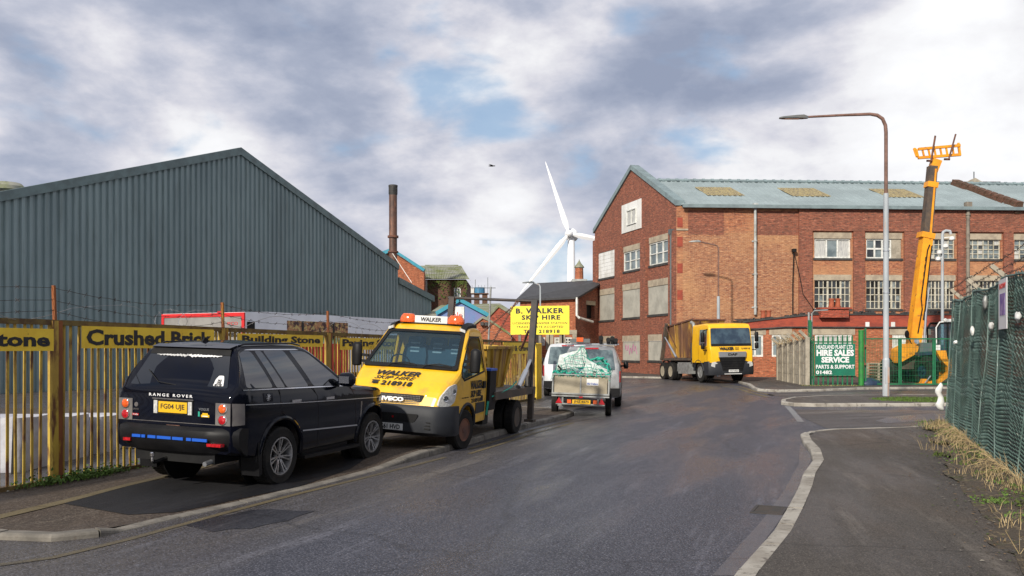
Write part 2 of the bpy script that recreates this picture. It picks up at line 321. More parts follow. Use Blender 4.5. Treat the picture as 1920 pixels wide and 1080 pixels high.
ground_mat('channel', (.085, .083, .095), (.06, .058, .066), (.14, .14, .15), RD, .2, .12, .4)
ground_mat('faded_line', (.16, .12, .05), (.07, .06, .045), (.20, .17, .10), RD, .5, .5, .8)
ground_mat('faded_white', (.22, .22, .22), (.08, .08, .085), (.3, .3, .3), RD, .5, .4, .7)
ground_mat('kerb_wall', (.20, .17, .13), (.12, .10, .08), (.3, .27, .22), 0, .4, .6, .9, fine=40)

# ------------------------------------------------------------------ mesh helpers
MW = {}
class MB:
    def __init__(s): s.bm = bmesh.new(); s.slots = []; s.cur = 0
    def m(s, name):
        if name not in s.slots: s.slots.append(name)
        s.cur = s.slots.index(name); return s
    def face(s, pts):
        try:
            f = s.bm.faces.new([s.bm.verts.new(p) for p in pts]); f.material_index = s.cur; return f
        except ValueError: return None
    def fv(s, vs):
        try:
            f = s.bm.faces.new(vs); f.material_index = s.cur; return f
        except ValueError: return None
    def box(s, x0, x1, y0, y1, z0, z1, M=None):
        P = [Vector((x, y, z)) for z in (z0, z1) for y in (y0, y1) for x in (x0, x1)]
        if M is not None: P = [M @ p for p in P]
        v = [s.bm.verts.new(p) for p in P]
        for f in ((0, 2, 3, 1), (4, 5, 7, 6), (0, 1, 5, 4), (2, 6, 7, 3), (0, 4, 6, 2), (1, 3, 7, 5)): s.fv([v[i] for i in f])
        return s
    def bar(s, a, b, w, h=None, up=(0, 0, 1)):
        a, b = Vector(a), Vector(b); d = b-a; l = d.length
        if l < 1e-6: return s
        z = d.normalized(); x = Vector(up).cross(z)
        if x.length < 1e-4: x = Vector((1, 0, 0)).cross(z)
        x.normalize(); y = z.cross(x); h = h or w
        M = Matrix((x, y, z)).transposed().to_4x4(); M.translation = a
        return s.box(-w/2, w/2, -h/2, h/2, 0, l, M)
    def cyl(s, a, b, r0, r1=None, n=12, cap=True):
        a, b = Vector(a), Vector(b); r1 = r0 if r1 is None else r1
        d = (b-a).normalized(); x = d.orthogonal().normalized(); y = d.cross(x)
        A, B = [], []
        for i in range(n):
            t = 2*math.pi*i/n; o = x*math.cos(t)+y*math.sin(t)
            A.append(s.bm.verts.new(a+o*r0)); B.append(s.bm.verts.new(b+o*r1))
        for i in range(n): s.fv([A[i], A[(i+1) % n], B[(i+1) % n], B[i]])
        if cap: s.fv(A[::-1]); s.fv(B)
        return s
    def tube(s, pts, r, n=6):
        pts = [Vector(p) for p in pts]; rings = []
        up = None
        for i, p in enumerate(pts):
            d = (pts[min(i+1, len(pts)-1)]-pts[max(i-1, 0)])
            if d.length < 1e-7: d = Vector((0, 0, 1))
            d.normalize()
            if up is None or abs(up.dot(d)) > .98: up = d.orthogonal().normalized()
            x = (up-d*up.dot(d)).normalized(); up = x; y = d.cross(x)
            rr = r[i] if isinstance(r, (list, tuple)) else r
            rings.append([s.bm.verts.new(p+(x*math.cos(2*math.pi*k/n)+y*math.sin(2*math.pi*k/n))*rr) for k in range(n)])
        for a, b in zip(rings, rings[1:]):
            for k in range(n): s.fv([a[k], a[(k+1) % n], b[(k+1) % n], b[k]])
        s.fv(rings[0][::-1]); s.fv(rings[-1]); return s
    def prism(s, poly, fn, d0, d1):       # poly in 2D, fn(u,v,d)->3D
        A = [s.bm.verts.new(fn(u, v, d0)) for u, v in poly]; B = [s.bm.verts.new(fn(u, v, d1)) for u, v in poly]
        n = len(poly)
        for i in range(n): s.fv([A[i], A[(i+1) % n], B[(i+1) % n], B[i]])
        s.fv(A[::-1]); s.fv(B); return s
    def rings(s, rs, close=True, cap=True):
        V = [[s.bm.verts.new(p) for p in r] for r in rs]; n = len(V[0])
        for a, b in zip(V, V[1:]):
            for k in range(n if close else n-1): s.fv([a[k], a[(k+1) % n], b[(k+1) % n], b[k]])
        if cap: s.fv(V[0][::-1]); s.fv(V[-1])
        return s
    def lathe(s, prof, c, axis, n=24, cap=True):     # prof: (dist along axis, radius)
        c = Vector(c); d = Vector(axis).normalized(); x = d.orthogonal().normalized(); y = d.cross(x)
        return s.rings([[c+d*t+(x*math.cos(2*math.pi*k/n)+y*math.sin(2*math.pi*k/n))*r for k in range(n)] for t, r in prof], cap=cap)
    def build(s, name, mats=None, parent=None, smooth=False, bevel=0.0, M=None, recalc=True, angle=40):
        bm = s.bm
        if isinstance(mats, str): s.slots = [mats]
        if bevel:
            bmesh.ops.bevel(bm, geom=[e for e in bm.edges if len(e.link_faces) == 2 and e.calc_face_angle(0) > .6], offset=bevel, segments=2, affect='EDGES', clamp_overlap=True)
        if recalc: bmesh.ops.recalc_face_normals(bm, faces=bm.faces)
        uvl = bm.loops.layers.uv.new('UVMap')
        for f in bm.faces:
            n = f.normal
            if abs(n.z) > .8:
                for l in f.loops: l[uvl].uv = (l.vert.co.x, l.vert.co.y)
            else:
                t = Vector((-n.y, n.x, 0)).normalized()
                if abs(t.x) >= abs(t.y):
                    if t.x < 0: t = -t
                elif t.y < 0: t = -t
                for l in f.loops: l[uvl].uv = (l.vert.co.dot(t), l.vert.co.z)
            f.smooth = bool(smooth)
        if smooth:
            for e in bm.edges:
                if len(e.link_faces) == 2 and e.calc_face_angle(0) > R_(angle): e.smooth = False
        if M is not None: bm.transform(M)
        if parent is not None and M is not None: bm.transform(MW[parent.name].inverted())
        me = bpy.data.meshes.new(name); bm.to_mesh(me); bm.free()
        for k in s.slots: me.materials.append(MATS[k])
        o = bpy.data.objects.new(name, me); COL.objects.link(o)
        if parent is not None: o.parent = parent; MW[o.name] = MW[parent.name]
        else: MW[o.name] = Matrix.Identity(4)
        return o
def pieces(name, material, parent, M, mb):
    """every loose piece of the builder's mesh becomes a part of its own"""
    bm = mb.bm; bm.verts.index_update(); seen = set(); out = []
    for v in list(bm.verts):
        if v in seen: continue
        st, isl = [v], []
        seen.add(v)
        while st:
            q = st.pop(); isl.append(q)
            for e in q.link_edges:
                w = e.other_vert(q)
                if w not in seen: seen.add(w); st.append(w)
        n = MB(); mp = {q: n.bm.verts.new(q.co) for q in isl}
        for f in {f for q in isl for f in q.link_faces}: n.fv([mp[q] for q in f.verts])
        out.append(n.build(name, material, parent, M=M))
    bm.free(); return out
def tag(o, label=None, cat=None, group=None, kind=None):
    if label: o['label'] = label
    if cat: o['category'] = cat
    if group: o['group'] = group
    if kind: o['kind'] = kind
    return o
def thing(name, label, cat, loc=(0, 0, 0), rotz=0.0, roll=0.0, pitch=0.0, group=None):
    o = bpy.data.objects.new(name, None); COL.objects.link(o)
    o.location = loc; o.rotation_euler = (roll, -pitch, rotz); o.empty_display_size = .2
    MW[o.name] = Matrix.Translation(loc) @ o.rotation_euler.to_matrix().to_4x4()
    return tag(o, label, cat, group)
def copy_tree(o, parent=None):
    c = o.copy(); COL.objects.link(c); c.parent = parent
    for ch in list(o.children): copy_tree(ch, c)
    return c
def struct(o): return tag(o, kind='structure')
def gnd(px, py, z=0.0):
    Y = F*(EYE-z)/(py-HZ); return Vector(((px-CX)/F*Y, Y, z))
def at(px, py, Y): return Vector(((px-CX)/F*Y, Y, EYE+(HZ-py)/F*Y))
def frame(P, ang):           # wall frame: x along the wall, y into the wall, z up
    M = Matrix.Rotation(ang, 4, 'Z'); M.translation = P; return M
def wall_uz(px, py, P, ang):
    d = Vector((math.cos(ang), math.sin(ang))); r = (px-CX)/F
    t = (r*P[1]-P[0])/(d.x-r*d.y); Y = P[1]+t*d.y
    return t, EYE+(HZ-py)/F*Y-P[2]

def text(txt, size, name, material, parent, M, bold=.0, shear=0.0, ext=.002, width=None, align='CENTER', spacing=1.0, height=None):
    """lettering as a mesh; M maps text x/y plane to place; width = fitted total width"""
    cu = bpy.data.curves.new(name, 'FONT'); cu.body = txt; cu.size = size; cu.offset = bold; cu.shear = shear
    cu.extrude = ext; cu.resolution_u = 2; cu.align_x = align; cu.align_y = 'CENTER'; cu.space_character = spacing; cu.space_line = .85
    o = bpy.data.objects.new('tmp', cu); COL.objects.link(o)
    dg = bpy.context.evaluated_depsgraph_get(); dg.update()
    me = bpy.data.meshes.new_from_object(o.evaluated_get(dg)); bpy.data.objects.remove(o)
    xs = [v.co.x for v in me.vertices]; ys = [v.co.y for v in me.vertices]
    if not xs: return None
    cx, cy = (max(xs)+min(xs))/2, (max(ys)+min(ys))/2
    sx = width/(max(xs)-min(xs)) if width else 1; sy = height/(max(ys)-min(ys)) if height else 1
    for v in me.vertices:
        if align == 'CENTER': v.co.x = (v.co.x-cx)*sx
        else: v.co.x = (v.co.x-min(xs))*sx
        v.co.y = (v.co.y-cy)*sy
    T = MW[parent.name].inverted() @ M if M is not None else Matrix.Identity(4)
    me.transform(T); me.materials.clear(); me.materials.append(MATS[material]); me.name = name
    ob = bpy.data.objects.new(name, me); COL.objects.link(ob); ob.parent = parent; MW[ob.name] = MW[parent.name]
    return ob
def face_M(o, xdir, ydir):   # plane matrix from origin and two in-plane directions
    x = Vector(xdir).normalized(); y = Vector(ydir).normalized(); z = x.cross(y).normalized(); y = z.cross(x)
    M = Matrix((x, y, z)).transposed().to_4x4(); M.translation = Vector(o); return M
def boolean(o, cutter_mb, op='DIFFERENCE'):
    c = cutter_mb.build('cutter', 'black')
    c.matrix_world = Matrix.Identity(4)
    keep = o.parent; o.parent = None
    md = o.modifiers.new('b', 'BOOLEAN'); md.object = c; md.operation = op; md.solver = 'EXACT'
    dg = bpy.context.evaluated_depsgraph_get(); dg.update()
    me = bpy.data.meshes.new_from_object(o.evaluated_get(dg)); o.modifiers.clear(); old = o.data; o.data = me; bpy.data.meshes.remove(old)
    bpy.data.objects.remove(c); o.parent = keep
def patch_mesh(mb, poly, fn, step=.08):
    """flat polygon cut into a grid, then laid on a curved surface fn(u,v)"""
    bm = bmesh.new(); bm.faces.new([bm.verts.new((u, v, 0)) for u, v in poly])
    for ax in (0, 1):
        lo, hi = min(p[ax] for p in poly), max(p[ax] for p in poly); k = math.floor(lo/step)+1
        while k*step < hi:
            n = Vector((1, 0, 0)) if ax == 0 else Vector((0, 1, 0))
            bmesh.ops.bisect_plane(bm, geom=bm.verts[:]+bm.edges[:]+bm.faces[:], plane_co=n*k*step, plane_no=n); k += 1
    mp = {v: mb.bm.verts.new(fn(v.co.x, v.co.y)) for v in bm.verts}
    for f in bm.faces: mb.fv([mp[v] for v in f.verts])
    bm.free()
def lerp_tab(tab, x):
    if x <= tab[0][0]: return tab[0][1]
    for (a, b), (c, d) in zip(tab, tab[1:]):
        if x <= c: return b+(d-b)*(x-a)/(c-a)
    return tab[-1][1]
def rounded(poly, r, n=3):
    out = []
    k = len(poly)
    for i in range(k):
        p, a, b = Vector(poly[i]), Vector(poly[i-1]), Vector(poly[(i+1) % k])
        rr = min(r, (a-p).length*.45, (b-p).length*.45); A = p+(a-p).normalized()*rr; B = p+(b-p).normalized()*rr
        for j in range(n+1):
            t = j/n; q = A*(1-t)**2+p*2*t*(1-t)+B*t*t; out.append((q.x, q.y))
    return out

# ------------------------------------------------------------------ ground, road, pavements
def sheet(name, poly, z, material, step=None, zf=None):
    mb = MB()
    if step: patch_mesh(mb, poly, lambda x, y: Vector((x, y, z+(zf(x, y) if zf else 0))), step)
    else: mb.face([(x, y, z) for x, y in poly])
    o = mb.build(name, material, recalc=False); return struct(o)
sheet('ground', [(-900, -60), (900, -60), (900, 1500), (-900, 1500)], -.012, 'earth')
sheet('road', [(-40, -20), (40, -20), (60, 56), (30, 75), (-30, 75), (-40, 40)], 0, 'asphalt')
def ramp(y): t = min(max((y-12.5)/1.8, 0), 1); return .02+.085*t*t*(3-2*t)
KL = [(-10, 9.6), (-6.4, 8.75), (-5.3, 8.3), (-4.74, 8.1), (-4.2, 8.02), (-3.85, 8.22), (-3.62, 8.75), (-3.45, 9.15), (-3.15, 9.75), (-2.87, 10.3), (-2.55, 11.1), (-2.28, 11.77),
      (-1.86, 12.9), (-1.24, 14.6), (-.35, 17.4), (.23, 19.1), (1.33, 21.95), (1.62, 23.0), (1.5, 24.0), (.6, 24.9), (-1.5, 25.6)]
FA, FB = Vector((-9.0, 3.05, 0)), Vector((1.0, 30.7, 0))
def fence_x(y): return FA.x+(y-FA.y)*(FB.x-FA.x)/(FB.y-FA.y)
def kerb(name, line, w, zf, material, side=1, drop=.2):
    """kerb stones end to end; side=+1: the stone lies left of the line's direction"""
    P = [Vector((*p, 0)) for p in line]; mb = MB(); acc = 0
    pts = []
    for a, b in zip(P, P[1:]):
        n = max(1, round((b-a).length/.3))
        for i in range(n): pts.append(a.lerp(b, i/n))
    pts.append(P[-1])
    def ring(i, sh):
        a, b = pts[max(i-1, 0)], pts[min(i+1, len(pts)-1)]; d = (b-a).normalized(); nrm = Vector((-d.y, d.x, 0))*side
        p = pts[i]+d*sh; z = zf(p.x, p.y)
        prof = [(0, -drop), (0, z-.03), (.008, z-.012), (.03, z), (w, z), (w, -drop)]
        return [p+nrm*u+Vector((0, 0, v)) for u, v in prof]
    k = 0
    while k < len(pts)-1:
        e = min(k+3, len(pts)-1); j = rnd.uniform(-.006, .006)
        rs = [ring(i, .009 if i == k else (-.009 if i == e else 0)) for i in range(k, e+1)]
        mb.rings([[p+Vector((0, 0, j)) for p in r] for r in rs]); k = e
    return struct(mb.build(name, material))
kerb('kerb', KL, .14, lambda x, y: ramp(y) if y > 8.3 or x > -3.4 else .07, 'kerb_stone', side=1)
pl = [(x, y) for x, y in KL]
# the pavement lies between the kerb and the fence
for i, (a, b) in enumerate(zip(KL[4:17], KL[5:18])):
    pass
inner = []
for i in range(len(KL)):
    a, b = Vector(KL[max(i-1, 0)]), Vector(KL[min(i+1, len(KL)-1)]); d = (b-a).normalized(); inner.append((KL[i][0]-d.y*.135, KL[i][1]+d.x*.135))
pav = inner + [(-1.5, 31), (1.0, 31.5)] if False else inner
poly = inner[:20]+[(-1.2, 25.4), (fence_x(24)-.2, 24.4), (fence_x(20)-.1, 20), (fence_x(15)-.1, 15), (fence_x(11.5)-.1, 11.5), (-7.6, 10.2)]
sheet('pavement', poly, -.008, 'pavement_brown', step=.4, zf=lambda x, y: ramp(y) if y > 8.9 or x > -3.4 else .055+(ramp(y)-.055)*min(max((y-8.3)/.6, 0), 1))
def gp(*p): return [tuple(gnd(a, b)[:2]) for a, b in p]
zr = lambda x, y: ramp(y)
sheet('pavement_shade_patch', gp((110, 945), (240, 912), (380, 887), (470, 868), (560, 852), (660, 838), (712, 855), (660, 880), (560, 915), (500, 927), (400, 949), (330, 963), (240, 968)), -.003, 'shaded_tar_patch', step=.4, zf=zr)  # fresh black tarmac with the parked car's shadow painted into the sheet
sheet('pavement_strip', gp((0, 968), (120, 940), (240, 909), (420, 868), (424, 871), (240, 914), (120, 947), (0, 976)), .0, 'faded_line', step=.4, zf=zr)
sheet('road_patch', gp((345, 985), (385, 972), (430, 966), (470, 957), (510, 955), (550, 958), (592, 958), (560, 968), (540, 977), (500, 984), (470, 992), (435, 992), (400, 998), (370, 990)), .004, 'road_repair')
def strip(name, pts, w, material, z=.005):
    P = [Vector((*gnd(*p)[:2], 0)) for p in pts]; mb = MB(); A, B = [], []
    for i, p in enumerate(P):
        d = (P[min(i+1, len(P)-1)]-P[max(i-1, 0)]).normalized(); n = Vector((-d.y, d.x, 0))*w/2
        A.append(mb.bm.verts.new(p+n+Vector((0, 0, z)))); B.append(mb.bm.verts.new(p-n+Vector((0, 0, z))))
    for i in range(len(P)-1): mb.fv([B[i], B[i+1], A[i+1], A[i]])
    return struct(mb.build(name, material, recalc=False))
strip('road_line', [(-60, 1068), (100, 1046), (240, 1012), (400, 968), (560, 926), (700, 892), (835, 858)], .09, 'faded_line')
strip('road_line', [(880, 842), (940, 824), (1000, 806), (1068, 789)], .08, 'faded_line')
strip('road_line', [(880, 851), (945, 831), (1005, 812), (1075, 793)], .08, 'faded_line')
strip('road_line', [(1502, 792), (1494, 782), (1484, 770), (1476, 762)], .16, 'faded_white')
strip('road_line', [(1350, 723), (1385, 729), (1408, 737), (1440, 745)], .16, 'faded_line')
strip('road_line', [(1350, 720), (1390, 726), (1415, 734), (1450, 742)], .16, 'faded_line')
# right pavement
KR = [(.35, 3.6), (1.757, 6.82), (2.45, 8.25), (3.04, 9.64), (3.55, 10.9), (3.97, 12.0), (4.58, 13.4), (5.0, 14.75), (5.35, 16.2), (5.70, 17.4), (6.15, 18.25), (6.8, 18.75), (7.98, 19.1), (9.56, 19.65), (11.5, 20.2), (16, 21)]
kerb('kerb', KR, .16, lambda x, y: .075 if x < 6 else .045, 'kerb_pale', side=-1)
ki = []
for i in range(len(KR)):
    a, b = Vector(KR[max(i-1, 0)]), Vector(KR[min(i+1, len(KR)-1)]); d = (b-a).normalized(); ki.append((KR[i][0]+d.y*.155, KR[i][1]-d.x*.155))
sheet('pavement', [(16, 2), (.3, 2)]+ki, .0, 'pavement_tar', step=.5, zf=lambda x, y: .068 if x < 5.9 else .04)
sheet('channel', gp((1335, 1080), (1385, 1080), (1476, 957), (1503, 900), (1526, 852), (1528, 828), (1500, 832), (1498, 870), (1470, 920), (1430, 975)), .003, 'channel')
sheet('side_road', gp((1548, 803), (1850, 796), (2100, 780), (2100, 772), (1490, 768), (1502, 782)), .004, 'side_road')
sheet('damp_patch', gp((1640, 790), (1665, 783), (1700, 779), (1745, 776), (1800, 777), (1800, 786), (1750, 789), (1700, 792), (1665, 794)), .008, 'channel')
# island with the lamp post
KI = [(22, 27.6), (14.5, 26.7), (11, 26.5), (9.1, 26.35), (8.5, 26.6), (8.35, 27.3), (8.75, 28.6), (9.6, 30.0), (10.9, 31.0), (14.5, 31.6), (22, 32)]
kerb('kerb', KI, .14, lambda x, y: .10, 'kerb_pale', side=-1)
ki = []
for i in range(len(KI)):
    a, b = Vector(KI[max(i-1, 0)]), Vector(KI[min(i+1, len(KI)-1)]); d = (b-a).normalized(); ki.append((KI[i][0]+d.y*.135, KI[i][1]-d.x*.135))
sheet('pavement', ki, .094, 'pavement_tar')
sheet('driveway', [(9.9, 31.2), (22, 32.2), (24, 38.2), (13.6, 37.2), (10.5, 34.7), (9.5, 33)], .005, 'side_road')
# pavement round the brick works
KB = [(-1, 52.6), (3, 52.4), (6.5, 51.8), (9.2, 50.2), (10.9, 47.9), (11.35, 44.5), (10.9, 40.6), (10.2, 37.4), (10.0, 35.9), (10.6, 35.0), (12.5, 35.6), (15, 37.2), (22, 38.2), (30, 39)]
kerb('kerb', KB, .14, lambda x, y: .10, 'kerb_pale', side=1)
ki = []
for i in range(len(KB)):
    a, b = Vector(KB[max(i-1, 0)]), Vector(KB[min(i+1, len(KB)-1)]); d = (b-a).normalized(); ki.append((KB[i][0]-d.y*.135, KB[i][1]+d.x*.135))
sheet('pavement', ki+[(60, 60), (-5, 66)], .094, 'pavement_tar')
# drain grate by the right kerb
t = thing('drain_grate', 'small rusty drain grate in the gutter beside the right kerb', 'drain', (*gnd(1442, 957)[:2], 0), R_(66))
mb = MB(); mb.box(-.24, .24, -.17, -.14, -.01, .012); mb.box(-.24, .24, .14, .17, -.01, .012); mb.box(-.24, -.21, -.14, .14, -.01, .012); mb.box(.21, .24, -.14, .14, -.01, .012); mb.build('frame', 'grate_iron', t)
mb = MB(); [mb.box(-.2+.05*i, -.18+.05*i, -.14, .14, -.008, .008) for i in range(9)]; mb.build('grille', 'grate_iron', t)

# ------------------------------------------------------------------ wall and window builders
def wall(mb, W, H, holes, reveal=.14, top=None):
    """wall face in a wall frame (x along, y into), with real openings and their reveals"""
    us = sorted({0, W, *[h[0] for h in holes], *[h[1] for h in holes]}); zs = sorted({0, H, *[h[2] for h in holes], *[h[3] for h in holes]})
    V = {}
    def v(u, z):
        k = (round(u, 4), round(z, 4))
        if k not in V: V[k] = mb.bm.verts.new((u, 0, z))
        return V[k]
    for a, b in zip(us, us[1:]):
        for c, d in zip(zs, zs[1:]):
            if b-a < 1e-4 or d-c < 1e-4: continue
            m, n = (a+b)/2, (c+d)/2
            if any(h[0] < m < h[1] and h[2] < n < h[3] for h in holes): continue
            mb.fv([v(a, c), v(b, c), v(b, d), v(a, d)])
    for h in holes:
        a, b, c, d = h[:4]
        for p, q in (((a, c), (b, c)), ((b, c), (b, d)), ((b, d), (a, d)), ((a, d), (a, c))):
            mb.face([(p[0], 0, p[1]), (q[0], 0, q[1]), (q[0], reveal, q[1]), (p[0], reveal, p[1])])
def window(parent, M, a, b, c, d, cols, rows, fmat='frame_white', gmat='glass_dark', fw=.06, bw=.03, depth=.12, name='window', inner=None, heavy=()):
    mb = MB(); y0, y1 = depth-.06, depth
    mb.box(a, a+fw, y0, y1, c, d); mb.box(b-fw, b, y0, y1, c, d); mb.box(a+fw, b-fw, y0, y1, c, c+fw); mb.box(a+fw, b-fw, y0, y1, d-fw, d)
    for i in range(1, cols):
        u = a+fw+(b-a-2*fw)*i/cols; w = bw*(2.4 if i in heavy else 1); mb.box(u-w/2, u+w/2, y0+.008, y1-.002, c+fw, d-fw)
    for j in range(1, rows):
        z = c+fw+(d-c-2*fw)*j/rows; mb.box(a+fw, b-fw, y0+.012, y1-.006, z-bw/2, z+bw/2)
    f = mb.build(name, fmat, parent, M=M)
    if isinstance(gmat, str):
        mb = MB(); mb.box(a+.01, b-.01, y1+.004, y1+.02, c+.01, d-.01); mb.build('pane', gmat, f, M=M)
    else:   # every pane its own tone
        mb = MB()
        for i in range(cols):
            for j in range(rows):
                u0, u1 = a+fw+(b-a-2*fw)*i/cols, a+fw+(b-a-2*fw)*(i+1)/cols; z0, z1 = c+fw+(d-c-2*fw)*j/rows, c+fw+(d-c-2*fw)*(j+1)/rows
                mb.m(rnd.choice(gmat)); mb.box(u0, u1, y1+.004+rnd.random()*.004, y1+.02, z0, z1)
        mb.build('pane', None, f, M=M)
    return f
def corrug(mb, x0, x1, zb, ztf, pitch, dep, y=0.0):
    """trapezoid-profile cladding from zb up to the roofline ztf(x)"""
    prof = [(0, 0), (.30, 0), (.42, -dep), (.86, -dep), (.98, 0)]
    xs = []; k = math.floor(x0/pitch)
    while k*pitch < x1:
        for u, d in prof: xs.append((k*pitch+u*pitch, d))
        k += 1
    xs = [(x, d) for x, d in xs if x0 <= x <= x1]
    xs = [(x0, 0)]+xs+[(x1, 0)]
    A = [mb.bm.verts.new((x, y+d, zb(x) if callable(zb) else zb)) for x, d in xs]; B = [mb.bm.verts.new((x, y+d, ztf(x))) for x, d in xs]
    for i in range(len(xs)-1): mb.fv([A[i], A[i+1], B[i+1], B[i]])

# ------------------------------------------------------------------ the brick works
GC = Vector((9.9, 53.0, 0))                              # the near corner
GANG = math.atan2(-1, .29)                               # gable wall runs away to the left; frame x points back towards the corner
gdir = Vector((-.29, 1, 0)).normalized(); GL = 12.8*math.hypot(1, .29)
GP = GC+gdir*GL; MG = frame(GP, math.atan2(-gdir.y, -gdir.x))
FANG = math.atan2(1.2, 21.6); MF = frame(GC, FANG)
t = works = thing('brick_building', 'long three storey red brick works with pale green metal roof and boarded gable end', 'building', tuple(GC))
def guz(px, py): u, z = wall_uz(px, py, GP, math.atan2(-gdir.y, -gdir.x)); return u, z
def rect(fn, x0, x1, y0, y1):
    xm = (x0+x1)/2; a = fn(x0, y0)[0]; b = fn(x1, y0)[0]; z1 = fn(xm, y0)[1]; z0 = fn(xm, y1)[1]; return [a, b, z0, z1]
EAVE = 10.35; APEX = guz(1185, 318)
gw = {}
for k, r in dict(a3=(1122, 1155, 471, 520), b3=(1169, 1203, 459, 506), c3=(1217, 1255, 441, 495), a2=(1124, 1155, 541, 600), b2=(1167, 1203, 531, 595), c2=(1215, 1255, 523, 589),
                 a1=(1124, 1155, 630, 676), b1=(1167, 1202, 629, 676), c1=(1215, 1241, 627, 676)).items(): gw[k] = rect(guz, *r)
mb = MB(); wall(mb, GL, EAVE, list(gw.values()), .10)
mb.face([(0, 0, EAVE), (GL, 0, EAVE), (APEX[0], 0, APEX[1])])
mb.build('gable_wall', 'brick_red', t, M=MG)
mb = MB()
for x0, x1, yb in ((1115, 1121, 437), (1156, 1166, 0), (1204, 1214, 0), (1257, 1268, 0)):
    a, b = guz(x0, 500)[0], guz(x1, 500)[0]; top = EAVE-.9 if not yb else EAVE
    mb.box(a, b, -.16, -.003, 0, top-.6)
pieces('pilaster', 'brick_red', t, MG, mb)
mb = MB()
for k in ('a3', 'b3', 'c3', 'a2', 'b2', 'c2', 'a1', 'b1', 'c1'):
    a, b, c, d = gw[k]; h = .42 if k[1] != '3' else .38
    if k == 'a3': continue
    gw[k][3] = d-h; mb.box(a+.002, b-.002, -.012, .10, d-h, d-.002)
pieces('lintel', 'lintel', t, MG, mb)
mb = MB()
for k in gw: a, b, c, d = gw[k]; mb.box(a-.05, b+.05, -.05, .09, c-.14, c)
pieces('sill', 'lead_black', t, MG, mb)
for k in ('a2', 'b2', 'c2', 'a1', 'b1', 'c1'):
    a, b, c, d = gw[k]; mb = MB(); mb.box(a+.01, b-.01, .03, .07, c+.01, d-.01)
    n = 3
    o = mb.build('window_board', 'grey_board', t, M=MG)
a, b, c, d = gw['a3']; mb = MB(); [mb.box(a+.01, b-.01, .02+.01*(i % 2), .07, c+(d-c)*i/14+.004, c+(d-c)*(i+1)/14) for i in range(14)]; mb.build('window_board', 'white_board', t, M=MG)
for k in ('b3', 'c3'):
    a, b, c, d = gw[k]; f = window(t, MG, a, b, c, d, 3, 2, 'frame_white', 'glass_pale', .08, .06, .10, heavy=(1, 2))
    mb = MB(); mb.m('curtain'); mb.box(a+.1, a+(b-a)*.26, .128, .135, c+.1, d-.1); mb.box(a+(b-a)*.62, b-.1, .128, .135, c+.1, d-.1); mb.build('curtain', None, f, M=MG)
# attic window: white surround proud of the brick
a, b, c, d = rect(guz, 1167, 1203, 379, 433); mb = MB(); mb.box(a, b, -.06, -.003, c, d); pieces('window_surround', 'white_board', t, MG, mb)
u0, u1 = a+(b-a)*.3, b-(b-a)*.22; z0, z1 = c+(d-c)*.22, d-(d-c)*.25
window(t, frame(GP-Vector((math.sin(MG.to_euler().z)*-.17, math.cos(MG.to_euler().z)*.17, 0)), MG.to_euler().z), u0, u1, z0, z1, 2, 1, 'frame_white', 'curtain', .07, .07, .10)
# graffiti strokes on the ground-floor boards
mb = MB()
for k, (x, y, wv) in enumerate(((1172, 655, 22), (1240, 650, 0))):
    if not wv: continue
    a, z = guz(x, y); b, _ = guz(x+wv, y); pts = [(a+(b-a)*i/16, .022, z+.28*math.sin(i*1.9)+.1*math.sin(i*.7)) for i in range(17)]; mb.tube(pts, .022, 4)
mb.build('graffiti', 'graffiti', t, M=MG)
# parapet trim on the gable
mb = MB()
for p, q in (((-.1, EAVE-.02), APEX), (APEX, (GL+.1, EAVE-.02))):
    mb.prism([(p[0], p[1]), (q[0], q[1]), (q[0], q[1]+.32), (p[0], p[1]+.32)], lambda u, v, dd: Vector((u, dd, v)), -.12, .5)
mb.build('parapet_trim', 'roof_trim', t, M=MG)
# side wall towards the camera
FW = 34.0
def fuz(px, py): return wall_uz(px, py, GC, FANG)
fx = [(1527, 1595), (1624, 1690), (1733, 1790), (1814, 1876), (1902, 1965), (1990, 2055)]
up = [rect(fuz, a, b, 436, 484) for a, b in fx]; lo_ = [rect(fuz, a, b, 515, 579) for a, b in fx]
LZ = rect(fuz, 1500, 1600, 436, 484); 
for r in up: r[2], r[3] = LZ[2], LZ[3]
LZ = rect(fuz, 1500, 1600, 515, 579)
for r in lo_: r[2], r[3] = LZ[2], LZ[3]
mb = MB(); wall(mb, FW, EAVE, up+lo_, .16)
mb.face([(FW, 0, 0), (FW, 12, 0), (FW, 12, EAVE), (FW, 0, EAVE)])
mb.build('side_wall', 'brick_side', t, M=MF)
mb = MB()
edges = [fuz(x, 500)[0] for x in (1497, 1522, 1599, 1620, 1694, 1729, 1794, 1811, 1880, 1898, 1969, 1986)]
for a, b in zip(edges[::2], edges[1::2]): mb.box(a, b, -.13, -.003, 0, EAVE-1.5)
a = fuz(1497, 500)[0]; mb.box(a, FW, -.135, -.003, EAVE-1.49, EAVE-.05)
pieces('pilaster', 'brick_red', t, MF, mb)
mb = MB()
for r in up: mb.box(r[0]-.05, r[1]+.05, -.015, .16, r[3]-.36, r[3]); r[3] -= .36
for r in lo_: mb.box(r[0]-.05, r[1]+.05, -.015, .16, r[3]-.33, r[3]); r[3] -= .33
pieces('lintel', 'lintel', t, MF, mb)
mb = MB()
for r in up+lo_: mb.box(r[0]-.08, r[1]+.08, -.06, .15, r[2]-.13, r[2])
pieces('sill', 'lead_black', t, MF, mb)
a, b, c, d = up[0]; window(t, MF, a, b, c, d, 3, 1, 'frame_white', ['glass_pale', 'curtain', 'glass_dark'], .09, .09, .14)
a, b, c, d = up[1]; m_ = b-(b-a)*.27; window(t, MF, a, m_, c, d, 3, 2, 'frame_white', ['glass_pale', 'glass_dark'], .09, .1, .14)
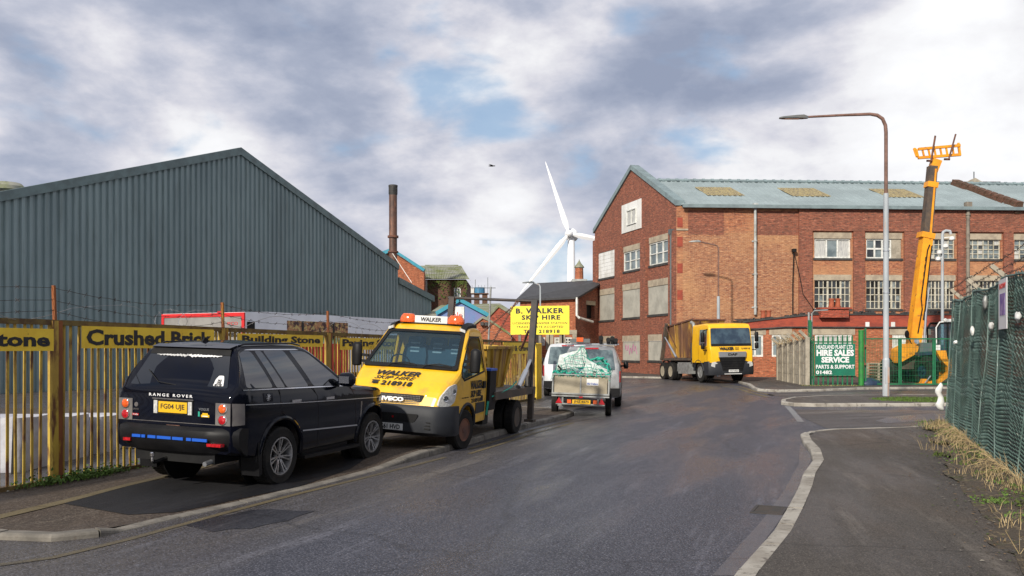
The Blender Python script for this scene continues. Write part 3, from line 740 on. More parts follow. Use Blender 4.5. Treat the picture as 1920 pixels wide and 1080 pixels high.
mb = MB(); mb.box(m_+.01, b-.01, .05, .12, c+.01, d-.01); mb.build('window_board', 'concrete', t, M=MF)
for r in up[2:]: window(t, MF, *r, 6, 4, 'frame_cream', ['glass_pale', 'glass_dirty', 'glass_dark', 'glass_dirty', 'curtain'], .05, .045, .14)
for r in lo_: window(t, MF, *r, 8, 4, 'frame_cream', ['glass_dark', 'glass_dark', 'black', 'glass_dark', 'glass_dirty'], .05, .045, .14, heavy=(3, 6))
# blocked-up panels and quoins of redder brick
mb = MB(); mb.box(.385, fuz(1496, 400)[0], -.006, -.002, 0, fuz(1400, 437)[1]); mb.build('refaced_brick', 'brick_pale', t, M=MF)
mb = MB(); a, b = fuz(1357, 400)[0], fuz(1388, 400)[0]; mb.box(a, b, -.02, -.003, fuz(1370, 437)[1], EAVE-.3); mb.build('brick_infill', 'brick_side', t, M=MF)
mb = MB(); a, b = fuz(1290, 400)[0], fuz(1357, 400)[0]; mb.box(a, b, -.016, -.003, fuz(1320, 440)[1], EAVE-.3); a, b = fuz(1418, 400)[0], fuz(1497, 400)[0]; mb.box(a, b, -.016, -.003, fuz(1320, 440)[1], EAVE-.3); pieces('brick_band', 'brick_red', t, MF, mb)
mb = MB(); [mb.box(.05, .38, -.02, -.003, fuz(1275, y+18)[1], fuz(1275, y)[1]) for y in (408, 444, 494, 544)]; pieces('quoin', 'painted_red', t, MF, mb)
mb = MB(); a, b = fuz(1268, 400)[0], fuz(1290, 400)[0]; mb.box(a, b, -.05, -.003, fuz(1280, 432)[1], fuz(1280, 429)[1]); mb.build('string_course', 'lintel', t, M=MF)
# drain pipes
def pipe(name, px, y0, y1, r, material, M=MF, fn=fuz, fold=None):
    u = fn(px, 500)[0]; zt = fn(px, y0)[1]; zb = max(fn(px, y1)[1], .05); mb = MB()
    mb.tube([(u, -.16, zb), (u, -.16, zt-.1)], r, 10)
    for k in range(int((zt-zb)/2)+1): z = zb+.4+2*k; mb.cyl((u, -.16, z), (u, -.16, z+.1), r*1.35, n=10); mb.box(u-r*2, u+r*2, -.06, -.01, z, z+.08)
    mb.box(u-r*1.6, u+r*1.6, -.16-r*1.6, -.02, zt-.3, zt)
    return mb.build(name, material, t, M=M, smooth=True)
pipe('drainpipe', 1414.5, 382, 590, .085, 'pipe_grey'); pipe('drainpipe', 1812, 380, 600, .11, 'pipe_brown')
pipe('drainpipe', 1262.5, 430, 640, .075, 'pipe_dark', MG, guz)
# roof: two slopes meeting at a ridge that runs back from the gable apex
SL = 6.3; RZ = 12.95
def roofpt(u, s, off=0): return Vector((u, -.3+SL*s, EAVE-.02+(RZ-EAVE)*s+off))
mb = MB(); n = int(FW/.33); xs = []
for k in range(n+1):
    for du, dz in ((0, 0), (.10, 0), (.14, .045), (.20, .045), (.24, 0)):
        u = .25+k*.33+du
        if u < FW: xs.append((u, dz))
s0 = lambda u: max(0.0, 1-(u-.1)/1.9) if False else 0
A = [mb.bm.verts.new(roofpt(u, 0, dz)) for u, dz in xs]; B = [mb.bm.verts.new(roofpt(u-.0, 1, dz)) for u, dz in xs]
for i in range(len(xs)-1): mb.fv([A[i], A[i+1], B[i+1], B[i]])
# far slope and the part behind the gable, down to the far eave
ap = MF.inverted() @ (MG @ Vector((APEX[0], .3, RZ))); fe = MF.inverted() @ (MG @ Vector((0, .3, EAVE)))
mb.face([roofpt(.25, 0), roofpt(.25, 1), ap, MF.inverted() @ (MG @ Vector((GL, .3, EAVE)))])
mb.face([roofpt(.25, 1), roofpt(FW, 1), Vector((FW, 13.5, EAVE)), fe]); mb.face([ap, roofpt(.25, 1), fe])
mb.build('roof', 'roof_green', t, M=MF, recalc=False)
mb = MB(); mb.box(.3, FW, -.42, -.28, EAVE-.18, EAVE+.02); mb.tube([roofpt(.2, 1, .06), roofpt(FW, 1, .06)], .12, 8); [mb.bar(roofpt(.3+k*.6, 1, .04)-Vector((0, .2, .05)), roofpt(.3+k*.6, 1, .17), .2, .1) for k in range(int(FW/.6))]
mb.build('gutter', 'roof_trim', t, M=MF)
for x0, x1 in ((1338, 1420), (1504, 1588), (1688, 1770)):
    a, b = fuz(x0, 384)[0]+.2, fuz(x1, 384)[0]-.1; mb = MB()
    for k in range(14):
        u0 = a+(b-a)*k/14; u1 = a+(b-a)*(k+.7)/14
        mb.prism([(u0, .36), (u1, .36), (u1-.25, .70), (u0-.25, .70)], lambda u, v, dd: roofpt(u, v, dd), .05, .085)
    mb.build('rooflight', 'rooflight', t, M=MF)
# stepped fire wall crossing the roof at the far right, and the neighbour's roof behind
u_ = fuz(1905, 388)[0]; mb = MB()
for k in range(11):
    s0_, s1_ = k/11, (k+.72)/11; p = roofpt(u_, s0_, .0); q = roofpt(u_, s1_, .0)
    mb.bar(p+Vector((-.55*s0_*1, 0, .1)), q+Vector((-.55*s1_, 0, .1)), .5, .55)
mb.bar(roofpt(u_, 0, -.1), roofpt(u_-.6, 1, -.1), .4, .5); mb.build('stepped_parapet', 'brick_dark', t, M=MF)
n = thing('rooftop_building', 'dark flat roofed block with pale gable standing up behind the green roof at far right', 'building', tuple(at(1810, 660, 75)))
a = at(1750, 346, 75); b = at(1868, 346, 75); mb = MB(); mb.box(a.x, b.x, 75, 84, 5, a.z-.05); mb.build('wall', 'brick_dark', n, M=Matrix.Identity(4))
mb = MB(); mb.box(a.x-.2, b.x+.2, 74.7, 84.3, a.z-.04, a.z+.2); mb.build('roof', 'slate', n, M=Matrix.Identity(4))
P0, P1 = at(1805, 352, 74.2), at(1822, 336, 74.2); P2 = at(1868, 362, 74.2)
mb = MB(); mb.prism([(P0.x-.5, P0.z), (P1.x, P1.z), (P2.x, P2.z)], lambda u, v, d: Vector((u, d, v)), 73.6, 74.4); mb.build('gable', 'concrete', n, M=Matrix.Identity(4))
mb = MB(); q = at(1826, 322, 76); mb.tube([(q.x, 76, a.z), (q.x, 76, q.z)], .05, 5); mb.build('aerial', 'pipe_dark', n, M=Matrix.Identity(4))

# ------------------------------------------------------------------ the low lean-to range in front of it
LP = Vector((10.75, 51.2, 0)); 
t = lowb = thing('low_brick_building', 'single storey brick range painted bright red along its parapet in front of the works', 'building', (14, 50.5, 0))
P = at(1392, 700, 50.8); LO = Vector((P.x, 50.8, 0)); LANG = R_(-.4); ML = frame(LO, LANG)
def luz(px, py): return wall_uz(px, py, LO, LANG)
LW = luz(1960, 600)[0]
lw = [rect(luz, 1401, 1431, 628, 668), rect(luz, 1447, 1480, 628, 668), rect(luz, 1528, 1598, 620, 668), rect(luz, 1673, 1740, 618, 700)]
for r in lw: r[3] = 2.52
lw[0][2] = lw[1][2] = 1.25; lw[2][2] = 1.2; lw[3][2] = .2
mb = MB(); wall(mb, LW, 2.9, lw, .1); mb.build('wall', 'brick_orange', t, M=ML)
mb = MB(); a = luz(1395, 600)[0]; b = luz(1525, 600)[0]
mb.prism([(0, 2.9), (LW, 2.9), (LW, 3.66), (b, 3.66), (a+1, 3.34), (0, 3.2)], lambda u, v, d: Vector((u, d, v)), -.03, .25); mb.build('parapet', 'painted_red', t, M=ML)
mb = MB(); mb.prism([(0, 3.2), (a+1, 3.34), (b, 3.66), (LW, 3.66), (LW, 3.74), (b, 3.74), (a+1, 3.44), (0, 3.3)], lambda u, v, d: Vector((u, d, v)), -.10, .3)
for k in range(90):
    u = rnd.random()*LW; z = 3.28+(3.7-3.25)*min(u/b, 1); mb.box(u, u+rnd.uniform(.08, .25), -.07, .2, z+.02, z+.04+rnd.uniform(.03, .12))
mb.build('coping', 'lead_black', t, M=ML)
mb = MB(); [mb.box(r[0]-.15, r[1]+.15, -.02, .09, 2.52, 2.86) for r in lw]; pieces('lintel', 'lintel', t, ML, mb)
mb = MB(); mb.tube([(.1, -.09, 2.80), (b*.6, -.09, 2.95), (LW, -.09, 2.93)], .045, 6); mb.build('cable', 'lead_black', t, M=ML)
window(t, ML, *lw[0], 2, 1, 'frame_white', 'glass_pale', .1, .1, .09); window(t, ML, *lw[1], 2, 1, 'frame_white', 'glass_pale', .1, .1, .09)
window(t, ML, *lw[2], 3, 1, 'frame_white', 'curtain', .1, .1, .09)
a, b, c, d = lw[3]; mb = MB(); [mb.box(a+.02+(b-a-.04)*i/22, a+.02+(b-a-.04)*(i+.7)/22, .02, .06, c, d-.02) for i in range(22)]; mb.box(a+.01, b-.01, .06, .09, c, d-.01); mb.build('shutter_door', 'frame_white', t, M=ML)
mb = MB(); mb.face([(0, .2, 3.2), (LW, .2, 3.6), (LW, 3.5, 3.9), (0, 2.2, 3.5)]); mb.face([(0, 0, 0), (0, 2.2, 0), (0, 2.2, 3.4), (0, 0, 3.2)]); mb.build('roof', 'slate', t, M=ML, recalc=False)
mb = MB(); [mb.box(u, u+.22, -.08, -.02, 2.95, 3.25) for u in (luz(1622, 600)[0], luz(1670, 600)[0])]; pieces('alarm_box', 'white_board', t, ML, mb)
mb = MB(); u = luz(1768, 600)[0]; mb.box(u, u+.35, -.25, -.04, 3.25, 3.42); mb.box(u+.6, u+.9, -.3, -.04, 3.2, 3.4); pieces('floodlight', 'plastic_white', t, ML, mb)
def pot(x, Y, z, label):
    k = thing('chimney_pot', label, 'chimney pot', (x, Y, z), group='terracotta chimney pots')
    mb = MB(); mb.lathe([(0, .17), (.08, .18), (.1, .15), (.42, .135), (.44, .17), (.52, .17), (.52, .10), (.40, .10)], (0, 0, 0), (0, 0, 1), 16); mb.build('pot', 'terracotta', k, smooth=True)
    return k
for px, py, s in ((1431, 596, 'left'), (1441, 596, 'right')): q = at(px, py, 51.8); pot(q.x, 51.8, 3.45, 'terracotta pot on the low roof right of the skip lorry, %s of that pair' % s)
mb = MB(); q = at(1420, 590, 52.1); mb.box(q.x-.3, q.x+1.3, 51.5, 52.1, 2.6, 3.47); c_ = mb.build('chimney_base', 'lead_black', lowb, M=Matrix.Identity(4))
q = at(1565, 590, 50.4); mb = MB(); mb.box(q.x-.8, q.x+.8, 50.35, 50.9, 3.5, 3.98); mb.box(q.x-.9, q.x+.95, 50.25, 50.95, 3.98, 4.08); st = mb.build('chimney_stack', None, lowb, M=Matrix.Identity(4)) if False else mb.build('chimney_stack', 'brick_low', lowb, M=Matrix.Identity(4))
for px, s in ((1559, 'left'), (1571, 'right')): q = at(px, 590, 50.6); pot(q.x, 50.6, 4.08, 'terracotta pot below the large multi-pane window, %s of that pair' % s)
t = works
mb = MB(); a, z = fuz(1486, 472); mb.tube([(a, -.2, z), (a-.05, -.16, z-2), (a-.05, -.14, .2)], .03, 5); mb.tube([(a, -.2, z), (a+.4, -.18, z-1.6), (a+.6, -.15, z-2.6), (a+1.6, -.14, z-4)], .025, 5); mb.box(a-.1, a+.12, -.35, -.1, z-.05, z+.15); mb.build('wall_cable', 'black', t, M=MF)

# ------------------------------------------------------------------ grey metal shed on the left
SD = 45.0; AX = Vector((-.3103*SD, SD, 0)); sdir = Vector((.51, 1, 0)).normalized(); SANG = math.atan2(sdir.y, sdir.x)
def suz(px, py): return wall_uz(px, py, AX, SANG)
MS = frame(AX, SANG); ua = suz(448, 279); ue = suz(745, 497); ul = suz(0, 362); ux = suz(800, 553)
slope_l = (ua[1]-ul[1])/(ua[0]-ul[0]); U0 = ul[0]-9
zt_s = lambda u: ua[1]-(slope_l*(ua[0]-u) if u < ua[0] else (ua[1]-ue[1])/(ue[0]-ua[0])*(u-ua[0]))
t = thing('metal_shed', 'huge grey corrugated metal shed with a pitched roof behind the yellow railings', 'warehouse', tuple(AX))
mb = MB(); corrug(mb, U0, ua[0], 0, zt_s, .33, .09); corrug(mb, ua[0], ue[0], 0, zt_s, .33, .09); mb.build('cladding', 'cladding_grey', t, M=MS, recalc=False)
mb = MB()
for p, q in (((U0, zt_s(U0)), ua), (ua, ue)):
    mb.prism([(p[0], p[1]-.32), (q[0], q[1]-.32), (q[0], q[1]+.06), (p[0], p[1]+.06)], lambda u, v, d: Vector((u, d, v)), -.16, .1)
mb.build('verge_trim', 'flashing', t, M=MS)
mb = MB(); D_ = 40
vd = (MS.to_3x3().inverted() @ Vector((-.45, 1, 0)))*D_
p0, p1, p2 = Vector((U0, 0, zt_s(U0))), Vector((ua[0], 0, ua[1])), Vector((ue[0], 0, ue[1]))
mb.face([p0, p1, p1+vd, p0+vd]); mb.face([p1, p2, p2+vd, p1+vd])
mb.build('roof', 'flashing', t, M=MS)
mb = MB(); mb.face([(ue[0], 0, 0), (ue[0], D_, 0), (ue[0], D_, ue[1]), (ue[0], 0, ue[1])]); mb.build('side_cladding', 'cladding_grey', t, M=MS)
# lean-to
zl = lambda u: suz(745, 524)[1]+(ux[1]-suz(745, 524)[1])*(u-ue[0])/(ux[0]-ue[0])
mb = MB(); corrug(mb, ue[0]+.01, ux[0]+.6, 0, zl, .4, .05, .05); mb.build('lean_to_cladding', 'cladding_grey', t, M=MS, recalc=False)
mb = MB(); u0, u1 = ue[0]+.02, ux[0]+.8; mb.prism([(u0, zl(u0)-.25), (u1, zl(u1)-.25), (u1, zl(u1)+.15), (u0, zl(u0)+.15)], lambda u, v, d: Vector((u, d, v)), -.15, 20); mb.build('lean_to_roof', 'flashing', t, M=MS)
mb = MB(); q = at(14, 345, 60); mb.lathe([(-7, .7), (0, .7), (0, 1.1), (.25, 1.1), (.5, .85), (.6, .2)], (q.x, 60, q.z-.45), (0, 0, 1), 16); o = mb.build('roof_vent', 'asbestos', smooth=True); tag(o, 'rounded grey roof vent peeping over the far left edge of the metal shed', 'roof vent')

# ------------------------------------------------------------------ far buildings on the left
I4 = Matrix.Identity(4)
def zpx(py, Y): return EYE+(HZ-py)/F*Y
def xpx(px, Y): return (px-CX)/F*Y
# rusty flue
Y = 70; t = thing('chimney_flue', 'tall rusty steel flue with a black mesh cowl behind the grey shed', 'chimney', (xpx(737, Y), Y, 0))
r = 7.6/F*Y; X = xpx(737, Y)
mb = MB(); mb.cyl((0, 0, 4), (0, 0, zpx(366, Y)), r, n=24); mb.build('stack', 'rust_stack', t, smooth=True)
mb = MB(); mb.cyl((0, 0, zpx(446, Y)), (0, 0, zpx(442, Y)), r*1.35, n=24); mb.cyl((0, 0, zpx(474, Y)), (0, 0, zpx(471, Y)), r*1.3, n=24); mb.build('flange', 'rust_brown', t, smooth=True)
mb = MB(); mb.cyl((0, 0, zpx(366, Y)), (0, 0, zpx(347, Y)), r*1.02, n=24)
for k in range(20):
    a = 2*math.pi*k/20
    for j in range(5): z = zpx(363-3*j, Y); mb.box(-.04, .04, -.02, .02, -.05, .05, Matrix.Translation((math.cos(a)*r*1.03, math.sin(a)*r*1.03, z)) @ Matrix.Rotation(a+math.pi/2, 4, 'Z'))
mb.cyl((0, 0, zpx(350, Y)), (0, 0, zpx(347.5, Y)), r*1.15, n=24); mb.build('cowl', 'lead_black', t, smooth=True)
mb = MB(); q = at(772, 530, 69); mb.tube([(0, -r, zpx(476, Y)), (q.x-X, -1, q.z)], .03, 4); mb.tube([(r, -.2, zpx(476, Y)), (2.4, 1.0, zpx(510, Y))], .025, 4); pieces('guy_wire', 'galv', t, None, mb)
# brick gable + mossy roofed block
Y = 78; t = thing('brick_house', 'old dark brick block with a mossy corrugated roof and one sash window', 'building', (xpx(835, Y), Y, 0))
xa, xm, xb = xpx(700, Y), xpx(794, Y), xpx(874, Y)
mb = MB(); wd = rect(lambda px, py: (xpx(px, Y)-xm, zpx(py, Y)), 851, 864, 539, 558); wall(mb, xb-xm, zpx(524, Y), [wd], .15); mb.face([(xb-xm, 0, 0), (xb-xm, 9, 0), (xb-xm, 9, zpx(524, Y)), (xb-xm, 0, zpx(524, Y))])
MH = frame(Vector((xm, Y, 0)), 0); mb.build('wall', 'brick_dark', t, M=MH); window(t, MH, *wd, 2, 1, 'frame_white', 'glass_pale', .1, .08, .1)
mb = MB(); wd2 = rect(lambda px, py: (xpx(px, Y)-xm, zpx(py, Y)), 796, 803, 537, 548); 
zr1, zr2 = zpx(524, Y), zpx(499, Y); dpt = 6
mb.face([(-.3, -.3, zr1), (xb-xm+.3, -.3, zr1), (xpx(849, Y)-xm+.4, dpt, zr2+.6), (xpx(786, Y)-xm-1, dpt, zr2+.6)]); mb.face([(xb-xm+.3, -.3, zr1), (xb-xm+.3, 9, zr1), (xpx(849, Y)-xm+.4, dpt, zr2+.6)])
for k in range(24): u = (xb-xm)*k/24; mb.bar((u, -.3, zr1+.05), (u*.84-.6+.2, dpt, zr2+.65), .12, .08)
mb.build('roof', 'asbestos', t, M=MH)
mb = MB(); mb.box(.15, .35, -.2, 0, 2, zr1-.1); mb.build('drainpipe', 'pipe_grey', t, M=MH)
mb = MB(); g = random.Random(3)
for k in range(260):
    u = xb-xm-g.random()**1.5*4.4; z = zr1-.1-g.random()**2*1.6; s = g.uniform(.08, .2); mb.face([(u, -.05-g.random()*.1, z), (u+s, -.1, z-s*.5), (u+s*.3, -.15, z-s)])
mb.build('ivy', 'moss', t, M=MH)
t = thing('brick_gable_building', 'red brick gable end rising behind the rusty flue', 'building', (xpx(745, 76), 76, 0))
mb = MB(); Y = 76; pts = [(xpx(640, Y), 2), (xpx(795, Y), 2), (xpx(795, Y), zpx(508, Y)), (xpx(737, Y), zpx(470, Y)), (xpx(700, Y), zpx(478, Y)), (xpx(640, Y), zpx(510, Y))]
mb.prism(pts, lambda u, v, d: Vector((u, d, v)), Y, Y+1.2); mb.build('wall', 'brick_orange', t, M=I4)
mb = MB(); mb.bar((xpx(735, Y), Y, zpx(468, Y)), (xpx(796, Y), Y, zpx(507, Y)), .5, .25); mb.bar((xpx(738, Y), Y-.1, zpx(468, Y)), (xpx(700, Y), Y-.1, zpx(482, Y)), .5, .3); mb.build('coping', 'teal', t, M=I4)
# blue tank on a brick tower
Y = 120; t = thing('water_tank', 'small blue and white rooftop tank on a brick base against the sky', 'tank', (xpx(894, Y), Y, 0)); X = xpx(894, Y)
mb = MB(); [mb.box(u-.35, u+.35, -.5, .5, 6, zpx(550, Y)) for u in (-1.1, 0, 1.1)]; mb.box(-1.6, 1.6, -.7, .7, zpx(552, Y), zpx(550, Y)); mb.build('base', 'brick_dark', t)
mb = MB(); mb.m('tank_blue'); mb.cyl((.35, 0, zpx(550, Y)), (.35, 0, zpx(539, Y)), .75, n=16); mb.m('white_board'); mb.box(-1.3, -.35, -.5, .5, zpx(550, Y), zpx(540, Y)); mb.build('tank', None, t)
mb = MB(); mb.tube([(-.2, 0, 10), (-.2, 0, zpx(524, Y))], .05, 4); mb.tube([(1.5, 0, 9), (1.5, 0, zpx(520, Y))], .05, 4); pieces('aerial', 'pipe_dark', t, None, mb)
# blue gabled shed with grey roof
Y = 60; t = thing('blue_workshop', 'blue rendered gabled workshop with teal bargeboards and a poster', 'building', (xpx(870, Y), Y, 0))
mb = MB(); A_ = (xpx(862, Y), zpx(562, Y)); Lp = (xpx(818, Y), zpx(588, Y)); Rp = (xpx(918, Y), zpx(592, Y))
mb.prism([(Lp[0], 0), (Rp[0], 0), Rp, A_, Lp], lambda u, v, d: Vector((u, d, v)), Y, Y+.3); mb.build('wall', 'blue_wall', t, M=I4)
mb = MB(); mb.bar((Lp[0], Y-.1, Lp[1]), (A_[0], Y-.1, A_[1]), .25, .25); mb.bar((A_[0], Y-.1, A_[1]), (Rp[0], Y-.1, Rp[1]), .25, .25); pieces('bargeboard', 'teal', t, I4, mb)
mb = MB(); mb.face([(xpx(800, Y), Y+.6, zpx(588, Y)), (xpx(800, Y), Y+12, zpx(556, Y)), (xpx(905, Y)+1, Y+12, zpx(552, Y)), (xpx(975, Y), Y+.6, zpx(592, Y))]); mb.face([(xpx(790, Y), Y+.6, 0), (xpx(975, Y), Y+.6, 0), (xpx(975, Y), Y+.6, zpx(592, Y)), (xpx(790, Y), Y+.6, zpx(588, Y))]); mb.build('roof', 'asbestos', t, M=I4)
mb = MB(); q = at(855, 590, Y); mb.box(-.28*2, .28*2, -.06, -.01, -.55, .55, Matrix.Translation((q.x, Y, q.z))); o = mb.build('poster', 'plastic_white', M=I4); tag(o, 'small white poster with red lettering fixed to the blue gable wall', 'poster')
text('Sale', .5, 'lettering', 'red_paint', o, face_M((q.x, Y-.07, q.z), (1, 0, 0), (0, 0, 1)), width=.8)
# low red gables
for (Y, pts, lab) in ((52, [(870, 625), (905, 597), (918, 603), (958, 630), (960, 660), (860, 660)], 'lower orange brick gable with two black brackets below its ridge'),
                      (56, [(900, 612), (935, 576), (975, 601), (1005, 612), (1005, 660), (895, 660)], 'taller plain red brick gable between the blue workshop and the yellow board')):
    t = thing('brick_outbuilding', lab, 'building', (xpx(920, Y), Y, 0)); mb = MB()
    pp = [(xpx(a, Y), zpx(b, Y)) for a, b in pts[:4]]; mb.prism([(xpx(pts[5][0], Y), 0)]+pp+[(xpx(pts[4][0], Y), 0)], lambda u, v, d: Vector((u, d, v)), Y, Y+5); mb.build('wall', 'brick_orange' if Y == 52 else 'brick_low', t, M=I4)
    mb = MB(); [mb.bar((p[0], Y+2, p[1]+.03), (q[0], Y+2, q[1]+.03), 5.2, .12, up=(0, 1, 0)) if False else mb.prism([p, q, (q[0], q[1]+.15), (p[0], p[1]+.15)], lambda u, v, d: Vector((u, d, v)), Y-.1, Y+5.1) for p, q in zip(pp, pp[1:])]; mb.build('roof', 'asbestos', t, M=I4)
    if Y == 52: mb = MB(); q = at(908, 607, Y); mb.box(q.x-.22, q.x-.03, Y-.3, Y-.01, q.z-.1, q.z+.1); mb.box(q.x+.03, q.x+.22, Y-.3, Y-.01, q.z-.12, q.z+.08); pieces('bracket', 'lead_black', t, I4, mb)
# slate-roofed building carrying the yellow board
Y = 62; t = thing('slate_building', 'orange brick building with a grey slate roof and stone trimmed windows beyond the parked van', 'building', (xpx(1060, Y), Y, 0))
x0, x1 = xpx(1028, Y), xpx(1079, Y); HE = zpx(556, Y); WD = [rect(lambda px, py: (xpx(px, Y)-xpx(975, Y), zpx(py, Y)), a, b, 632, 648) for a, b in ((1012, 1022), (1039, 1050), (1058, 1072))]
MQ = frame(Vector((xpx(975, Y), Y, 0)), 0); W_ = xpx(1079, Y)-xpx(975, Y)
mb = MB(); wall(mb, W_, zpx(560, Y), WD, .12); mb.build('wall', 'brick_orange', t, M=MQ)
for r in WD: window(t, MQ, *r, 2, 2, 'frame_white', 'glass_dark', .12, .06, .1)
mb = MB(); [mb.box(r[0]-.35, r[0]-.05, -.04, .1, r[2]-.3, r[3]+.2) for r in WD]; [mb.box(r[1]+.05, r[1]+.35, -.04, .1, r[2]-.3, r[3]+.2) for r in WD]; [mb.box(r[0]-.36, r[1]+.36, -.05, .1, r[3]+.2, r[3]+.5) for r in WD]; pieces('window_surround', 'concrete', t, MQ, mb)
mb = MB()   # return wall, going away to the right
Rw = Vector((x1, Y, 0)); E1 = Vector((xpx(1125, 70), 66, 0)); dd = (E1-Rw); MR = frame(Rw, math.atan2(dd.y, dd.x)); RLn = dd.length
def ruz(px, py): return wall_uz(px, py, Rw, math.atan2(dd.y, dd.x))
hole = rect(ruz, 1100, 1115, 572, 597); wall(mb, RLn, zpx(556, Y), [hole], .4); mb.face([(0, 0, zpx(556, Y)), (RLn, 0, zpx(556, Y)), (RLn, 0, ruz(1113, 523)[1])]); mb.build('return_wall', 'brick_red', t, M=MR)
mb = MB(); a, b, c, d = hole; mb.box(a, b, .3, .35, c, d); mb.build('opening', 'black', t, M=MR); mb = MB(); mb.box(a-.1, b+.1, -.02, .2, d, d+.3); mb.build('lintel', 'lintel', t, M=MR)
mb = MB(); ea = Vector((xpx(975, Y)-.3, Y-.3, zpx(562, Y))); eb = Vector((x1+.15, Y-.3, zpx(557, Y))); ec = MR @ Vector((RLn, -.2, ruz(1113, 521)[1])); ed = Vector((xpx(1000, 70), 70, zpx(531, 70))); 
mb.face([ea, eb, ec, ed]); q = [p+Vector((0, 0, -.14)) for p in (ea, eb, ec, ed)]; mb.face(q[::-1]); mb.face([ea, eb, q[1], q[0]]); mb.face([eb, ec, q[2], q[1]]); mb.build('roof', 'slate', t, M=I4)
mb = MB(); q = at(1082, 562, Y-.5); z1, z2 = zpx(592, Y), zpx(602, Y-1); mb.tube([(xpx(1081, Y), Y-.25, zpx(558, Y)), (xpx(1081, Y), Y-.25, z1), (xpx(1085, Y), Y-.25, z1-.15), (xpx(1114, Y), Y+1, z2)], .09, 6); mb.build('drainpipe', 'frame_white', t, M=I4)
# cupola on the slate roof
Y = 68; t = thing('roof_cupola', 'small octagonal brick turret with a lichen green cap on the slate roof', 'cupola', (xpx(1086, Y), Y, zpx(524, Y)))
k = F/Y; mb = MB(); mb.lathe([(0, 8/k), (22/k, 7.4/k)], (0, 0, 0), (0, 0, 1), 8); mb.build('turret', 'brick_orange', t)
mb = MB(); mb.lathe([(0, 9.5/k), (2/k, 9/k), (8/k, 4/k), (13/k, 1/k), (16/k, .3/k)], (0, 0, 22/k), (0, 0, 1), 8); mb.build('cap', 'asbestos', t)
mb = MB(); mb.box(-14/k, 14/k, -.5, .5, -6/k, 0); mb.build('base', 'pipe_grey', t)
# the big yellow board
Y = 40; t = thing('yellow_hoarding', 'bright yellow board advertising skip hire in black serif capitals on a post', 'sign', (xpx(1012, Y), Y, 0))
c0, c1, c2, c3 = at(957, 575, Y+.6), at(1067, 572, Y), at(1067.5, 626, Y), at(958, 629, Y+.6)
xd = (c1-c0); xd.z = 0; O = (c0+c1+c2+c3)/4; Wd = xd.length; Hh = c1.z-c2.z; MB_ = face_M(O, xd, (0, 0, 1))
mb = MB(); mb.box(-Wd/2, Wd/2, -Hh/2, Hh/2, -.05, 0); mb.build('board', 'board_yellow', t, M=MB_)
mb = MB(); [mb.box(u-.06, u+.06, -O.z, Hh/2-.1, -.17, -.055) for u in (-Wd*.35, 0, Wd*.35)]; pieces('post', 'pipe_brown', t, MB_, mb)
def bt(s, x, y, w, h, bold): text(s, .5, 'lettering', 'ink', t, MB_ @ Matrix.Translation((x*Wd, y*Hh, .004)), bold=bold, width=w*Wd, height=h*Hh, spacing=1.15)
bt('B. WALKER', 0, .33, .82, .19, .022); bt('SKIP HIRE', .02, .10, .66, .17, .02); bt('LICENSED TRANSFER STATION', 0, -.10, .93, .075, .008); bt('TRADE WASTE ACCEPTED', 0, -.23, .80, .075, .008); bt('TEL. 218918', .03, -.39, .62, .13, .018)

# wind turbine
Y = 420; k = Y/F; K_ = 1.3*k; t = thing('wind_turbine', 'white three bladed wind turbine standing far behind the slate roof', 'wind turbine', (xpx(1071, Y), Y, 0))
mb = MB(); mb.cyl((0, 0, 0), (0, 0, zpx(450, Y)), 10*k, 6.6*k, n=24); mb.build('tower', 'turbine', t, smooth=True)
zh = zpx(440, Y)
mb = MB(); mb.lathe([(-9*k, 1*k), (-8*k, 5*k), (-2*k, 10*k), (3*k, 12.5*k), (14*k, 12.5*k), (26*k, 9*k), (30*k, 3*k)], (-.5*k, 0, zh), (.25, 1, .03), 20); mb.build('nacelle', 'turbine', t, smooth=True)
hub = Vector((-5*k, -14*k, zh))
mb = MB(); mb.lathe([(-6*k, .5*k), (-4*k, 4*k), (0, 6.5*k), (7*k, 7*k)], hub, (.25, 1, .03), 16); mb.build('hub', 'turbine', t, smooth=True)
for tx, ty in ((1022, 306), (975, 552), (1202, 462)):
    tip = Vector(((tx-1071)*k, -14*k+(30 if tx > 1100 else 0)*k, zpx(ty, Y))); d = tip-hub; d.normalize(); ln = (tip-hub).length; side = d.cross(Vector((0, 1, 0))).normalized()
    rs = []
    for f_, w_ in ((0, 2.2), (.05, 2.4), (.14, 5.4), (.22, 5.6), (.5, 3.8), (.8, 2.3), (.97, 1.0), (1, .3)):
        c = hub+d*ln*f_; w2 = w_*K_; rs.append([c+side*w2*.7, c+Vector((0, -.28*w2, 0)), c-side*w2*.7, c+Vector((0, .28*w2, 0))])
    mb = MB(); mb.rings(rs); mb.build('blade', 'turbine', t, smooth=True)
# bird
b0 = at(922, 311, 60); mb = MB(); mb.rings([[b0+Vector((x, r*math.cos(a), r*math.sin(a))) for a in (0, 1.57, 3.14, 4.71)] for x, r in ((-.22, .01), (-.1, .05), (.05, .055), (.15, .03), (.2, .035), (.25, .005))])
mb.prism([(0, 0), (.1, 0), (.02, .12), (-.22, .2)], lambda u, v, d: b0+Vector((u, v*2+.03, v*.25+d)), 0, .015); mb.prism([(0, 0), (.1, 0), (.02, -.12), (-.2, -.2)], lambda u, v, d: b0+Vector((u, v*2-.03, -v*.1+d)), 0, .015)
tag(mb.build('bird', 'feather', smooth=True), 'dark bird gliding against the clouds left of the wind turbine', 'bird')

